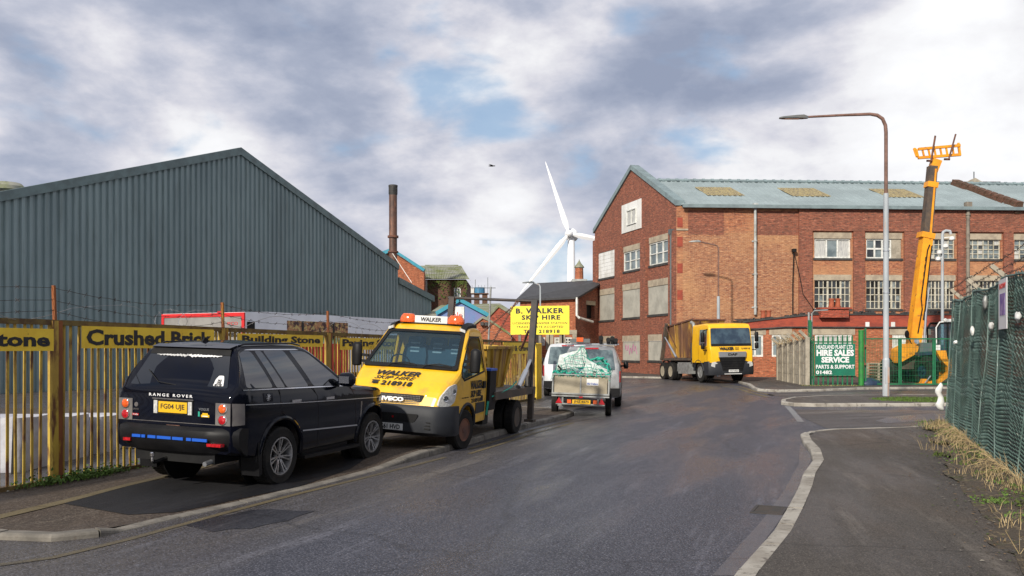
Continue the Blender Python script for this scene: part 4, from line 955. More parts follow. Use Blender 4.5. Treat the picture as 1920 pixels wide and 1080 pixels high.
# ================================================================== things in front
# ------------------------------------------------------------------ yellow railings on the left
fd = (FB-FA).normalized(); FL = (FB-FA).length; FANG2 = math.atan2(fd.y, fd.x); MFN = frame(FA, FANG2)
def fuz2(px, py): return wall_uz(px, py, FA, FANG2)
t = thing('railing_fence', 'long rusty yellow steel railings along the left pavement', 'fence', tuple(FA), FANG2)
posts = [fuz2(px, 700)[0] for px in (98, 415, 613, 770, 868)]
TOPZ = lambda u: 2.12-.17*max(0, (u-9)/(FL-9))
u_end = FL-.6
mb = MB(); r_ = random.Random(5); u = 2.0; mats = 0
while u < u_end:
    if min(abs(u-p) for p in posts) > .09:
        l = r_.uniform(-.012, .012); a = r_.uniform(-.3, .3)
        M = Matrix.Translation((u, 0, 0)) @ Matrix.Rotation(a, 4, 'Z') @ Matrix.Rotation(l, 4, 'Y')
        mb.box(-.016, .016, -.010, .010, .06, TOPZ(u)-.05, M)
    u += .118 + r_.uniform(-.004, .004)
mb.build('pales', 'fence_yellow', t)
for z, h, mt in ((0, .07, 'rail_rust'), (None, .07, 'rail_rust')):
    mb = MB(); n_ = 12; 
    for i in range(n_):
        a, b = 2+(u_end-2)*i/n_, 2+(u_end-2)*(i+1)/n_; za = .03 if z == 0 else TOPZ(a)-.02; zb_ = .03 if z == 0 else TOPZ(b)-.02
        mb.bar((a, 0, za), (b, 0, zb_), h, .07)
    mb.build('rail', mt, t)
mb = MB()
mb.bar((2, .03, .9), (u_end, .03, .9), .03, .05) if False else None
for i, p in enumerate(posts):
    tp = fuz2((98, 415, 613, 770, 868)[i], (535, 567, 583, 600, 605)[i])[1]
    mb = MB(); mb.box(p-.045, p+.045, -.06, .03, 0, TOPZ(p)); mb.build('post', 'fence_yellow', t)
    mb = MB(); mb.box(p+.05, p+.12, -.05, .03, 0, TOPZ(p)); mb.bar((p+.03, -.01, TOPZ(p)), (p+.01, -.01, tp), .045, .03); mb.build('post', 'post_rust', t)
mb = MB(); mb.box(FL-.5, FL, -.03, .03, 0, 1.93); [mb.box(FL-.5+.06*i, FL-.47+.06*i, -.055, -.03, 0, 1.93) for i in range(8)]; mb.build('gate_panel', 'sign_yellow', t)
def fsign(label, x0, x1, y0, y1, words, w_frac, hgt, off=0.0, dz=0):
    a, b = fuz2(x0, 650)[0], fuz2(x1, 650)[0]; m_ = (a+b)/2; xm = (x0+x1)/2
    z1 = fuz2(x0, y0)[1]; z0 = fuz2(x0, y1)[1]
    s = thing('fence_sign', label, 'sign', tuple(MFN @ Vector((m_, -.05, (z0+z1)/2))), FANG2, group='yellow material signs on the railings')
    mb = MB(); mb.box(-(b-a)/2, (b-a)/2, -.02, 0, -(z1-z0)/2, (z1-z0)/2); mb.build('board', 'sign_yellow', s)
    text(words, .3, 'lettering', 'ink', s, MW[s.name] @ face_M((off, -.023, dz), (1, 0, 0), (0, 0, 1)), bold=.011, width=(b-a)*w_frac, height=(z1-z0)*hgt, ext=.002)
fsign('yellow board ending in Stone at the far left end of the railings', -190, 93, 610, 659, 'Lime Stone', .94, .62)
fsign('yellow board reading Crushed Brick above the black car tailgate', 147, 395, 611, 653, 'Crushed Brick', .95, .74)
fsign('yellow board reading Building Stone half hidden by the black car roof', 440, 600, 625, 650, 'Building Stone', .92, .74)
fsign('yellow board reading Paving Stone between the black car and the yellow lorry', 633, 752, 633, 656, 'Paving Stone', .95, .78)
fsign('yellow board reading Concrete seen through the yellow lorry', 800, 905, 645, 668, 'Concrete', .8, .6)
fsign('yellow board reading Sand & Gravel behind the skip and lifting arm', 940, 991, 642, 664, 'Sand & Gravel', .9, .5)
# barbed and razor wire
def barbed(name, pts, label, group, seg=26, sag=.06, r=.004):
    mb = MB(); g = random.Random(len(pts)+int(pts[0][0]*10)); out = []
    for a, b in zip(pts, pts[1:]):
        a, b = Vector(a), Vector(b)
        for i in range(seg):
            f_ = i/seg; out.append(a.lerp(b, f_)+Vector((g.uniform(-.008, .008), g.uniform(-.008, .008), -sag*4*f_*(1-f_)+g.uniform(-.006, .006))))
    out.append(Vector(pts[-1])); mb.tube(out, r, 4)
    for p in out[::2]:
        for k in range(2):
            d = Vector((g.uniform(-1, 1), g.uniform(-1, 1), g.uniform(-1, 1))).normalized()*.035; mb.bar(p-d, p+d, r*1.2)
    o = mb.build(name, 'wire'); tag(o, label, 'wire', group); return o
def fp(u, z, y=0): return MFN @ Vector((u, y, z))
pz = [(2.0, 2.62)]+[(p+.02, fuz2((98, 415, 613, 770, 868)[i], (535, 567, 583, 600, 605)[i])[1]) for i, p in enumerate(posts)]
for k, (dz, nm) in enumerate(((-.03, 'topmost'), (-.19, 'middle'), (-.33, 'lowest'))):
    barbed('barbed_wire', [fp(u, z+dz*(1 if k else 1), .0) for u, z in pz], '%s strand of barbed wire strung above the yellow railings' % nm, 'barbed wire strands over the railings', sag=.10+.02*k)
mb = MB(); g = random.Random(12); pts = []; a_ = 0.0; u = 2.0; mb.m('razor')
while u < u_end-1:
    dens = .35+.65*max(0, mnoise.noise(Vector((u*.5, 0, 3))))*1.6; R0 = .17+.07*mnoise.noise(Vector((u*2, 1, 0)))
    pts.append(fp(u+.03*math.sin(a_*1.3), TOPZ(u)+.13+R0*math.sin(a_)*.8, R0*math.cos(a_))); a_ += .5; u += .055/dens*(1+.5*math.sin(a_*.31))
mb.tube(pts, .0036, 4)
for p in pts[::2]: d = Vector((g.uniform(-1, 1), g.uniform(-1, 1), g.uniform(-1, 1))).normalized()*.024; mb.bar(p-d, p+d, .006, .003)
tag(mb.build('razor_wire'), 'loose coil of razor wire along the top of the yellow railings', 'wire')
# weeds at the foot of the railings
def tuft_mesh(mb, c, n, h, spread, g, w=.006, lean=.5):
    for _ in range(n):
        a = g.uniform(0, 6.28); b = Vector(c)+Vector((g.gauss(0, spread), g.gauss(0, spread), 0)); L_ = h*g.uniform(.4, 1.1)
        d = Vector((math.cos(a)*lean*g.random(), math.sin(a)*lean*g.random(), 1)); s = Vector((-math.sin(a), math.cos(a), 0))*w
        m1 = b+d*L_*.55; t1 = b+Vector((d.x*1.9, d.y*1.9, .85))*L_
        mb.face([b-s, b+s, m1+s*.8, m1-s*.8]); mb.face([m1-s*.8, m1+s*.8, t1])
def leafy(mb, c, n, h, spread, g):
    for _ in range(n):
        p = Vector(c)+Vector((g.gauss(0, spread), g.gauss(0, spread), abs(g.gauss(0, h)))); s = g.uniform(.012, .03); a = Vector((g.uniform(-1, 1), g.uniform(-1, 1), g.uniform(0, .8))).normalized(); b = a.orthogonal().normalized()
        mb.face([p, p+(a+b*.6)*s, p+a*s*2.1, p+(a-b*.6)*s])
mb = MB(); g = random.Random(8)
for px, n_ in ((60, 20), (85, 50), (110, 40), (140, 80), (165, 60), (190, 40), (215, 30), (30, 12), (260, 12)):
    c = MFN @ Vector((fuz2(px, 880)[0], -.09, ramp(9)))
    mb.m('grass'); leafy(mb, c, n_*3, .05, .07, g); tuft_mesh(mb, c, n_//2, .10, .08, g)
tag(mb.build('weeds', recalc=False), 'green weeds growing along the foot of the yellow railings', 'weeds', kind='stuff')
mb = MB()
for k in range(330):
    u = 3+g.random()*7; p = MFN @ Vector((u, -.05-abs(g.gauss(0, .16)), ramp(9)+.006)); s = g.uniform(.008, .022); a = g.uniform(0, 6.28)
    mb.m(g.choice(['leaf_dead', 'earth', 'rubbish_white' if g.random() < .15 else 'earth'])); mb.face([p+Vector((math.cos(a+q)*s, math.sin(a+q)*s, g.uniform(0, .008))) for q in (0, 1.7, 3.3, 4.8)])
tag(mb.build('debris', recalc=False), 'dead leaves and grit gathered along the bottom rail of the railings', 'debris', kind='stuff')

# white bulk bags behind the railings
for px0, px1, Yb, lab in ((-90, 32, 12.4, 'white bulk bag leaning at the far left edge behind the railings'), (32, 118, 13.6, 'white bulk bag left of the rusty railing post'), (112, 186, 14.6, 'white bulk bag right of the rusty railing post')):
    a, b = xpx(px0, Yb), xpx(px1, Yb); g = random.Random(px1); h = zpx(783, Yb) if px1 > 40 else zpx(786, Yb); mb = MB(); W_ = b-a; D = .9
    rs = []
    for j in range(9):
        f_ = j/8; z = h*f_; bulge = 1+.05*math.sin(f_*math.pi)
        ring = []
        for k in range(24):
            an = 2*math.pi*k/24; cx_, sy_ = math.cos(an), math.sin(an); e = .35
            x = math.copysign(abs(cx_)**e, cx_)*W_/2*bulge; y = math.copysign(abs(sy_)**e, sy_)*D/2*bulge
            nn = mnoise.noise(Vector((x*3, y*3, z*3+px1)))*.05; ring.append(Vector(((a+b)/2+x*(1+nn), Yb+.5+y*(1+nn), max(z+nn*.5*(f_ > .1), 0))))
        rs.append(ring)
    mb.rings(rs); o = mb.build('bulk_bag', 'bag_white', smooth=True, angle=70); tag(o, lab, 'bulk bag', 'white bulk bags behind the railings')
mb = MB(); mb.bar((xpx(22, 12.3), 12.33, 0), (xpx(26, 12.3), 12.33, .86), .05, .03); o = mb.build('strap', 'black'); tag(o, 'black strap hanging down between two white bulk bags at far left', 'strap')
t = thing('pink_barrow_frame', 'pale pink tubular steel frame standing behind the railings left of the black car', 'metal frame', (xpx(215, 18), 18, 0))
mb = MB(); z1 = zpx(776, 18); mb.tube([(-.5, 0, z1), (.5, 0, z1), (.8, .1, z1-.3)], .025, 6); mb.tube([(0, 0, z1), (.05, 0, .05)], .02, 6); mb.tube([(.25, 0, z1), (.3, 0, .05)], .02, 6); mb.tube([(-.2, 0, .06), (.7, 0, .06)], .02, 6); mb.build('frame', 'faded_white', t)
# rubble ridge in the yard
mb = MB(); g = random.Random(4)
def hill(x, y): return max(0, .55-abs(y-20)*.16)*(.7+.5*mnoise.noise(Vector((x*.7, y*.7, 0))))+.05*mnoise.noise(Vector((x*3, y*3, 1)))
patch_mesh(mb, [(-16, 15), (-6.3, 15.4), (-3.6, 23), (-16, 26)], lambda x, y: Vector((x, y, hill(x, y))), .4)
struct(mb.build('yard_ground', 'earth', smooth=True))

# ------------------------------------------------------------------ white lorry trailer in the yard
YT = 25.0; TP = Vector((xpx(460, YT), YT, 0)); sd_ = Vector((.51, 1, 0)).normalized(); tang = math.atan2(sd_.y, sd_.x); MT = frame(TP, tang)
t = thing('lorry_trailer', 'white supermarket lorry trailer with a red framed grey rear door behind the railings', 'trailer', tuple(TP), tang)
def tuz(px, py): return wall_uz(px, py, TP, tang)
HT = tuz(460, 585)[1]; LT = tuz(757, 600)[0]; HT2 = tuz(750, 599)[1]
mb = MB(); mb.prism([(0, .95), (LT, .95), (LT, HT2), (.9, (HT+HT2)/2+.12 if False else HT+.04), (0, HT)], lambda u, v, d: Vector((u, d, v)), 0, 3.3); mb.build('box_body', 'lorry_white', t, bevel=.03)
mb = MB(); mb.box(-.03, -.002, .08, 3.2, 1.0, HT-.12); mb.build('rear_door', 'lorry_grey', t)
mb = MB(); mb.box(-.05, .0, 0, .1, .95, HT-.01); mb.box(-.05, .0, 3.2, 3.3, .95, HT-.01); mb.box(-.05, 0, .1, 3.2, HT-.12, HT-.01); mb.build('door_frame', 'red_paint', t)
mb = MB(); mb.box(-.08, -.04, .8, 1.0, HT-.02, HT+.04); mb.build('marker_lamp', 'lens_red', t)
text('6191 M&S', .2, 'lettering', 'ink', t, MT @ face_M((-.035, .75, HT-.64), (0, -1, 0), (0, 0, 1)), bold=.006, width=.95, height=.14)
text('IFCO', .1, 'lettering', 'red_paint', t, MT @ face_M((-.035, .45, HT-.32), (0, -1, 0), (0, 0, 1)), width=.4, height=.09)
def trect(x0, x1, y0, y1):
    a, b = tuz(x0, 620)[0], tuz(x1, 620)[0]; return a, b, tuz(x0, y1)[1], tuz(x0, y0)[1]
a, b, c, d = trect(463, 477, 603, 622); mb = MB(); mb.box(a, b, -.02, -.002, c, d); mb.build('vent_panel', 'black', t); 
a, b, c, d = trect(538, 652, 601, 700); d -= .0; ph = mb = MB(); mb.m('food_photo'); mb.box(a, b, -.008, -.002, d-.55, d); mb.m('leaf_photo'); mb.box(a, b, -.012, -.003, d-.68, d-.50); mb.m('red_paint'); mb.box(a, b, -.011, -.003, d-1.7, d-.69); mb.build('food_graphic', None, t)
mb = MB(); [mb.box(a+(b-a)*f_, a+(b-a)*f_+.1, -.016, -.012, d-.55, d) for f_ in (.22, .73)]; mb.build('graphic_divider', 'ink', t)
text('ENERG', .3, 'lettering', 'ink', t, MT @ face_M((LT-.9, -.012, 1.75), (1, 0, 0), (0, 0, 1)), bold=.01, width=1.5, height=.4)
mb = MB(); mb.box(.4, LT, .3, .5, .6, .95); mb.box(.4, LT, 2.2, 2.4, .6, .95); mb.build('chassis', 'black', t)
for u in (1.0, 2.3):
    for y in (.05, 2.35): mb = MB(); mb.cyl((u, y, .5), (u, y+.35, .5), .5, n=20); mb.build('wheel', 'rubber', t)

# ------------------------------------------------------------------ wheels
def make_wheel(parent, x, y, r, w, out, rim_r, style='alloy', rimmat='alloy', steer=0.0):
    """out=+1: outer face towards +y"""
    M = Matrix.Translation((x, y, r)) @ Matrix.Rotation(steer, 4, 'Z') @ (Matrix.Rotation(math.pi, 4, 'Z') if out < 0 else I4)
    PM = MW[parent.name] @ M
    mb = MB(); q = w/2
    prof = [(-q, rim_r*.98), (-q, rim_r*1.02), (-q*.97, r*.93), (-q*.78, r*.995), (-q*.3, r), (q*.3, r), (q*.78, r*.995), (q*.97, r*.93), (q*.93, r*.8), (q*.98, rim_r*1.06), (q*.88, rim_r)]
    mb.lathe(prof, (0, 0, 0), (0, 1, 0), 40, False)
    for k in range(48):
        a = 2*math.pi*k/48; mb.box(-.012, .012, -q*.8, q*.8, -.006, .006, Matrix.Rotation(a, 4, 'Y') @ Matrix.Translation((0, 0, r-.001)))
    tyre = mb.build('wheel', 'rubber', parent, smooth=True, M=PM)
    mb = MB()
    if style == 'alloy':
        mb.lathe([(q*.86, rim_r), (q*.95, rim_r*1.0), (q*.95, rim_r*.93), (q*.4, rim_r*.86), (-q*.6, rim_r*.84)], (0, 0, 0), (0, 1, 0), 40, False)
        mb.lathe([(q*.40, rim_r*.30), (q*.66, rim_r*.27), (q*.70, rim_r*.14), (q*.70, .001)], (0, 0, 0), (0, 1, 0), 20)
        for k in range(7):
            for dd in (-.13, .13):
                a = 2*math.pi*k/7+dd; p0 = Vector((math.sin(a-dd*.0)*rim_r*.22, q*.58, math.cos(a)*rim_r*.22)); p1 = Vector((math.sin(a)*rim_r*.92, q*.80, math.cos(a)*rim_r*.92)); mb.bar(p0, p1, .019, .030, up=(0, 1, 0))
        rim = mb.build('rim', rimmat, tyre, smooth=True, M=PM)
        mb = MB(); mb.lathe([(-q*.2, rim_r*.84), (-q*.2, .02)], (0, 0, 0), (0, 1, 0), 24); [mb.cyl((math.sin(2*math.pi*k/5)*rim_r*.17, q*.6, math.cos(2*math.pi*k/5)*rim_r*.17), (math.sin(2*math.pi*k/5)*rim_r*.17, q*.74, math.cos(2*math.pi*k/5)*rim_r*.17), .011, n=6) for k in range(5)]
        mb.build('brake_disc', 'black', tyre, M=PM)
    else:
        deep = style == 'dual'
        dz = -.45 if deep else .35
        mb.lathe([(q*.86, rim_r), (q*.96, rim_r), (q*.94, rim_r*.93), (q*.5, rim_r*.86), (q*dz, rim_r*.62), (q*(dz+.15), rim_r*.45), (q*(dz+.1 if not deep else .35), rim_r*.30), (q*(.6 if deep else .9), rim_r*.26), (q*(.6 if deep else .9), .001)], (0, 0, 0), (0, 1, 0), 32)
        rim = mb.build('rim', rimmat, tyre, smooth=True, M=PM)
        mb = MB()
        for k in range(8): a = 2*math.pi*k/8; mb.cyl((math.sin(a)*rim_r*.40, q*(dz+.12), math.cos(a)*rim_r*.40), (math.sin(a)*rim_r*.40, q*(dz+.34), math.cos(a)*rim_r*.40), .014, n=6)
        mb.build('wheel_nuts', 'rust_brown', tyre, M=PM)
    return tyre

# ------------------------------------------------------------------ car-body lofting
def loft_body(mb, xs, zb, zt, W, nside=9, r=.07, crown=.03, inset=0.0):
    rs = []
    for x in xs:
        b, tt = zb(x), zt(x)
        rr = min(r, (tt-b)*.4); half = [(0, b), (W(x, b)*.93, b)]
        for i in range(nside+1): z = b+.03+(tt-rr-b-.03)*i/nside; half.append((W(x, z), z))
        w = W(x, tt-rr)
        for k in (1, 2, 3): a = k*math.pi/6; half.append((w-rr*(1-math.cos(a)), tt-rr+rr*math.sin(a)))
        w3 = w-rr
        for f_ in (.75, .4): half.append((w3*f_, tt+crown*(1-f_*f_)))
        half.append((0, tt+crown))
        rs.append([Vector((x, y, z)) for y, z in half]+[Vector((x, -y, z)) for y, z in half[-2:0:-1]])
    mb.rings(rs)
def lines_patch(parent, name, material, W, pts, w, off=.004, side=-1, n=14):
    """thin strip following the body side through (x,z) points"""
    mb = MB(); P = []
    for a, b in zip(pts, pts[1:]):
        for i in range(n): P.append((a[0]+(b[0]-a[0])*i/n, a[1]+(b[1]-a[1])*i/n))
    P.append(pts[-1])
    A, B, C_, D = [], [], [], []
    for i, (x, z) in enumerate(P):
        p, q = P[max(i-1, 0)], P[min(i+1, len(P)-1)]; d = Vector((q[0]-p[0], q[1]-p[1])).normalized(); nx, nz = -d.y*w/2, d.x*w/2
        for lst, sx, o_ in ((A, 1, off), (B, -1, off), (C_, 1, -.004), (D, -1, -.004)): X_, Z_ = x+sx*nx, z+sx*nz; lst.append(mb.bm.verts.new((X_, side*(W(X_, Z_)+o_), Z_)))
    for i in range(len(P)-1):
        mb.fv([A[i], A[i+1], B[i+1], B[i]]); mb.fv([A[i], A[i+1], C_[i+1], C_[i]]); mb.fv([B[i], B[i+1], D[i+1], D[i]])
    return mb.build(name, material, parent, smooth=True)
def side_patch(parent, name, material, W, poly, off=.004, side=-1, r=.03, step=.1, thick=True):
    mb = MB(); pp = rounded(poly, r) if r else poly
    patch_mesh(mb, pp, lambda x, z: Vector((x, side*(W(x, z)+off), z)), step)
    if thick:
        n = len(pp)
        for i in range(n):
            a, b = pp[i], pp[(i+1) % n]
            mb.face([(a[0], side*(W(*a)+off), a[1]), (b[0], side*(W(*b)+off), b[1]), (b[0], side*(W(*b)-.01), b[1]), (a[0], side*(W(*a)-.01), a[1])])
    return mb.build(name, material, parent, smooth=True, recalc=True)
def fr(lo, hi, st):
    n = max(1, round((hi-lo)/st)); return [lo+(hi-lo)*i/n for i in range(n+1)]

# ------------------------------------------------------------------ the black car
def black_car():
    t = thing('parked_car', 'black four wheel drive estate car with dark tinted glass parked on the left pavement', 'car', (-3.87, 11.75, .015), math.pi/2-.345, .028, .01)
    XR, XF = -1.12, 3.08
    ZT = [(-.95, 1.17), (-.92, 1.25), (-.875, 1.28), (-.745, 1.52), (-.62, 1.74), (-.57, 1.785), (-.4, 1.81), (.2, 1.83), (.7, 1.805), (.95, 1.76), (1.30, 1.52), (1.68, 1.245), (1.80, 1.20), (2.3, 1.165), (2.75, 1.12), (2.95, 1.06), (3.05, .96), (3.08, .86)]
    ZB = [(-.95, .50), (-.6, .42), (0, .36), (2.4, .36), (2.9, .40), (3.08, .5)]
    zt = lambda x: lerp_tab(ZT, x); zb = lambda x: lerp_tab(ZB, x)
    def W(x, z):
        bl = 1.26-.03*x
        w = .925
        if z < .55: w -= (.55-z)*.18
        elif z > .85: w -= (z-.85)**2*.12
        if z > bl: w = w-.006-(z-bl)*.33-(z-bl)**2*.12
        if x < -.70: w -= .075*((-.70-x)/.25)**2.2
        if x > 2.45: w -= .26*((x-2.45)/.63)**2.2
        return w
    xs = fr(-.95, -.6, .04)+fr(-.5, 2.9, .1)+[2.95, 3.0, 3.04, 3.07, 3.08]
    mb = MB(); loft_body(mb, xs, zb, zt, W); body = mb.build('body', 'car_black', t, smooth=True, angle=32)
    cut = MB()
    for x in (0, 2.42): cut.cyl((x, -1.2, .40), (x, -.62, .40), .455, n=40); cut.cyl((x, .62, .40), (x, 1.2, .40), .455, n=40)
    boolean(body, cut)
    for p in body.data.polygons: p.use_smooth = True
    body.data.materials.clear(); body.data.materials.append(MATS['car_black'])
    # raised arch flares
    for sd_ in (-1, 1):
        for x0 in (0, 2.42):
            mb = MB(); pts = [(x0+math.cos(a)*.475, .40+math.sin(a)*.475) for a in fr(-.1, math.pi+.1, .15)]
            mb.tube([(x, sd_*(W(x, z)-.006), z) for x, z in pts], .032, 8); mb.build('wheel_arch', 'car_black', t, smooth=True)
            mb = MB(); mb.cyl((x0, sd_*.60, .40), (x0, sd_*.615, .40), .46, n=30); mb.build('arch_liner', 'black', t)
        # glass
        side_patch(t, 'side_window', 'car_glass', W, [(-.72, 1.295), (-.17, 1.272), (-.32, 1.735), (-.57, 1.738)], .002, sd_, .05)
        side_patch(t, 'side_window', 'car_glass', W, [(-.10, 1.27), (.09, 1.262), (-.10, 1.735), (-.24, 1.735)], .002, sd_, .03)
        side_patch(t, 'side_window', 'car_glass', W, [(.13, 1.262), (.64, 1.248), (.40, 1.735), (-.06, 1.738)], .002, sd_, .04)
        side_patch(t, 'side_window', 'car_glass', W, [(.76, 1.245), (1.56, 1.225), (1.52, 1.27), (.93, 1.71), (.53, 1.735)], .002, sd_, .05)
        side_patch(t, 'window_surround', 'black_plastic', W, [(-.79, 1.275), (1.66, 1.212), (1.60, 1.26), (.96, 1.745), (-.60, 1.765)], -.0035, sd_, .03)
        lines_patch(t, 'chrome_strip', 'chrome', W, [(-.79, 1.272), (1.62, 1.21)], .014, .006, sd_)
        lines_patch(t, 'chrome_strip', 'chrome', W, [(-.56, 1.755), (.90, 1.742), (1.0, 1.68)], .014, .006, sd_)
        lines_patch(t, 'trim_line', 'steel_silver', W, [(-.76, 1.092), (.2, 1.05), (1.4, 1.01), (2.72, .975)], .010, .004, sd_)
        lines_patch(t, 'trim_line', 'steel_silver', W, [(.47, .66), (1.93, .60)], .018, .007, sd_)
        for pts in ([(-.05, 1.27), (-.02, .98), (.12, .86), (.36, .70), (.44, .60), (.46, .38)], [(.71, 1.25), (.84, 1.1), (.86, .9), (.86, .38)], [(1.72, 1.20), (1.84, 1.06), (1.88, .9), (1.90, .38)]):
            lines_patch(t, 'door_gap', 'black', W, pts, .008, .0015, sd_)
        for x in (.22, 1.06):
            mb = MB(); z = 1.063-.018*x; y = sd_*(W(x, z)+.02); mb.box(x-.02, x+.19, min(y, y-sd_*.03), max(y, y-sd_*.03), z-.004, z+.032); mb.build('door_handle', 'chrome', t, bevel=.006)
        # mirror
        mb = MB(); mb.rings([[Vector((1.44+.085*math.cos(a)*k, sd_*(1.0+dy), 1.31+.10*math.sin(a)*k)) for a in fr(0, 2*math.pi-.4, .4)] for dy, k in ((-.09, .6), (-.06, .95), (.06, 1.05), (.12, .9), (.15, .5))]); mb.bar((1.46, sd_*.87, 1.25), (1.45, sd_*.95, 1.28), .08, .05)
        mm = mb.build('door_mirror', 'car_black', t, smooth=True)
        mb = MB(); mb.box(1.345, 1.352, min(sd_*.95, sd_*1.11), max(sd_*.95, sd_*1.11), 1.26, 1.36); mb.build('mirror_glass', 'chrome', mm)
        # sill step
        mb = MB(); y0, y1 = sd_*.84, sd_*.985; mb.box(.45, 1.92, min(y0, y1), max(y0, y1), .285, .325); mb.box(.6, 1.8, min(sd_*.80, y0), max(sd_*.80, y0), .30, .37); mb.build('side_step', 'black_plastic', t, bevel=.01)
        mb = MB(); mb.prism([(-.44, .62), (-.42, .20), (-.48, .18), (-.52, .60)], lambda u, v, d: Vector((u, d, v)), min(sd_*.66, sd_*.93), max(sd_*.66, sd_*.93)); mb.build('mudflap', 'black_plastic', t, bevel=.01)
        # tail lamp cluster wrapping the corner
        zz0, zz1 = .845, 1.115
        side_patch(t, 'lamp_surround', 'lamp_grey', W, [(-.935, zz0), (-.775, zz0+.005), (-.775, zz1-.01), (-.935, zz1)], .003, sd_, 0, .04)
        mb = MB(); y0, y1 = sd_*.63, sd_*.845; lamp = mb.box(-.958, -.91, min(y0, y1), max(y0, y1), zz0, zz1).build('tail_lamp', 'lamp_grey', t, bevel=.008)
        for z, mt in ((1.05, 'lens_orange'), (.915, 'lens_red')):
            mb = MB(); mb.lathe([(0, .064), (.010, .064), (.012, .055)], (-.956, sd_*.735, z), (-1, 0, 0), 24); mb.build('lens_ring', 'chrome', lamp, smooth=True)
            mb = MB(); mb.lathe([(0, .053), (.012, .052), (.020, .036), (.024, .001)], (-.958, sd_*.735, z), (-1, 0, 0), 24); mb.build('lens', mt, lamp, smooth=True)
        side_patch(t, 'headlamp', 'lens_clear', W, [(2.82, .82), (2.98, .83), (2.96, .98), (2.80, .97)], .004, sd_, .02, .05)
        lines_patch(t, 'wing_vent', 'lamp_grey', W, [(2.03, .66), (2.06, .95)], .035, .003, sd_)
    side_patch(t, 'filler_flap', 'car_black', W, [(-.40, 1.10), (-.20, 1.095), (-.20, 1.21), (-.40, 1.215)], .0025, -1, .02, .05)
    mb = MB(); g = random.Random(2)
    for k in range(9): a = k*.7; mb.bar((-.30, -(W(-.3, 1.155)+.006), 1.155), (-.30+.045*math.cos(a), -(W(-.3, 1.155)+.006), 1.155+.045*math.sin(a)), .010, .002)
    mb.build('sticker', 'white_ink', t)
    for i, (y, sg) in enumerate(((-.935, -1), (.935, 1))):
        pass
    for x in (0, 2.42):
        make_wheel(t, x, -.80, .375, .26, -1, .248); make_wheel(t, x, .80, .375, .26, 1, .248)
    # rear glass, following the slope of the tailgate
    n_ = Vector((-.88, 0, .47)).normalized(); rb, rt = Vector((-.872, 0, 1.285)), Vector((-.632, 0, 1.725)); ax = (rt-rb)
    def rg(y, s, o=.012): return rb+ax*s+Vector((0, y, 0))+n_*o
    def rpatch(name, m_, poly, o, rr=.04, parent=t):
        mb = MB(); pp = rounded(poly, rr) if rr else poly; mb.prism(pp, lambda u, v, d: rg(u, v, o+d), -.012, 0); return mb.build(name, m_, parent)
    rpatch('rear_window', 'car_glass', [(-.74, .0), (.74, .0), (.60, .96), (-.60, .96)], .010)
    rpatch('window_header', 'black', [(-.615, .88), (.615, .88), (.60, 1.04), (-.60, 1.04)], .016, 0)
    mb = MB(); mb.prism([(-.67, 1.77), (-.53, 1.805), (-.47, 1.77), (-.57, 1.735)], lambda u, v, d: Vector((u, d, v)), -.60, .60); mb.build('spoiler', 'car_black', t, bevel=.012, smooth=True)
    # decal band across the glass, stickers, rear wiper
    mb = MB(); g = random.Random(6)
    for sgn in (-1, 1):
        for k in range(26):
            f_ = k/26; y = sgn*f_*.42; h = .045*(1-f_*.6)*math.sin(k*1.9+1); pts = [rg(y, .845+.02*f_+h*.4, .018), rg(y+sgn*.03, .845+h, .018), rg(y+sgn*.055, .845-h*.6, .018), rg(y+sgn*.085, .845+.01, .018)]; mb.tube(pts, .0045*(1.2-f_*.5), 3)
        mb.tube([rg(0, .845, .018), rg(sgn*.25, .83, .018), rg(sgn*.5, .86, .018)], .004, 3)
    mb.build('decal', 'white_ink', t)
    s_ = rpatch('sticker', 'white_ink', [(-.67, .05), (-.52, .05), (-.53, .23), (-.56, .33), (-.63, .33), (-.65, .22)], .016, .02)
    text('SALE\nLIVES\nMATTER', .05, 'lettering', 'ink', s_, MW[t.name] @ face_M(rg(-.595, .14, .019), (0, -1, 0), ax), width=.11, height=.09, bold=.002, ext=.001)
    mb = MB(); mb.prism(rounded([(-.63, .26), (-.555, .26), (-.56, .36), (-.625, .36)], .02), lambda u, v, d: rg(u, v, .018+d), 0, .002); mb.build('sticker_motif', 'lens_red', s_) if False else mb.bm.free()
    mb = MB(); mb.tube([rg(.02, .02, .02), rg(.30, .08, .03), rg(.52, .40, .03)], .006, 5); mb.build('rear_wiper', 'black', t)
    # tailgate details on the near-vertical rear face
    X = -.952
    mb = MB(); mb.box(X-.006, X+.02, -.30, .30, .945, 1.125); mb.build('plate_recess', 'black', t)
    mb = MB(); mb.box(X-.016, X-.006, -.215, .215, .965, 1.10); pl = mb.build('number_plate', 'plate_yellow', t, bevel=.004)
    text('FG04 UJE', .1, 'lettering', 'ink', pl, MW[t.name] @ face_M((X-.018, 0, 1.032), (0, -1, 0), (0, 0, 1)), width=.36, height=.082, bold=.0015, ext=.001)
    for y in (-.26, .26): mb = MB(); mb.box(X-.018, X-.002, y-.028, y+.028, .95, 1.11); mb.build('plate_lamp', 'lens_clear', t, bevel=.006)
    mb = MB(); mb.box(X-.02, X, -.31, .31, 1.125, 1.142); mb.build('chrome_bar', 'chrome', t, bevel=.004)
    text('RANGE ROVER', .1, 'lettering', 'white_ink', t, MW[t.name] @ face_M((X-.006, .04, 1.178), (0, -1, 0), (0, 0, 1)), width=.66, height=.036, bold=.0018, spacing=1.5)
    text('VOGUE', .1, 'lettering', 'steel_silver', t, MW[t.name] @ face_M((X-.005, -.46, 1.03), (0, -1, 0), (0, 0, 1)), width=.15, height=.030)
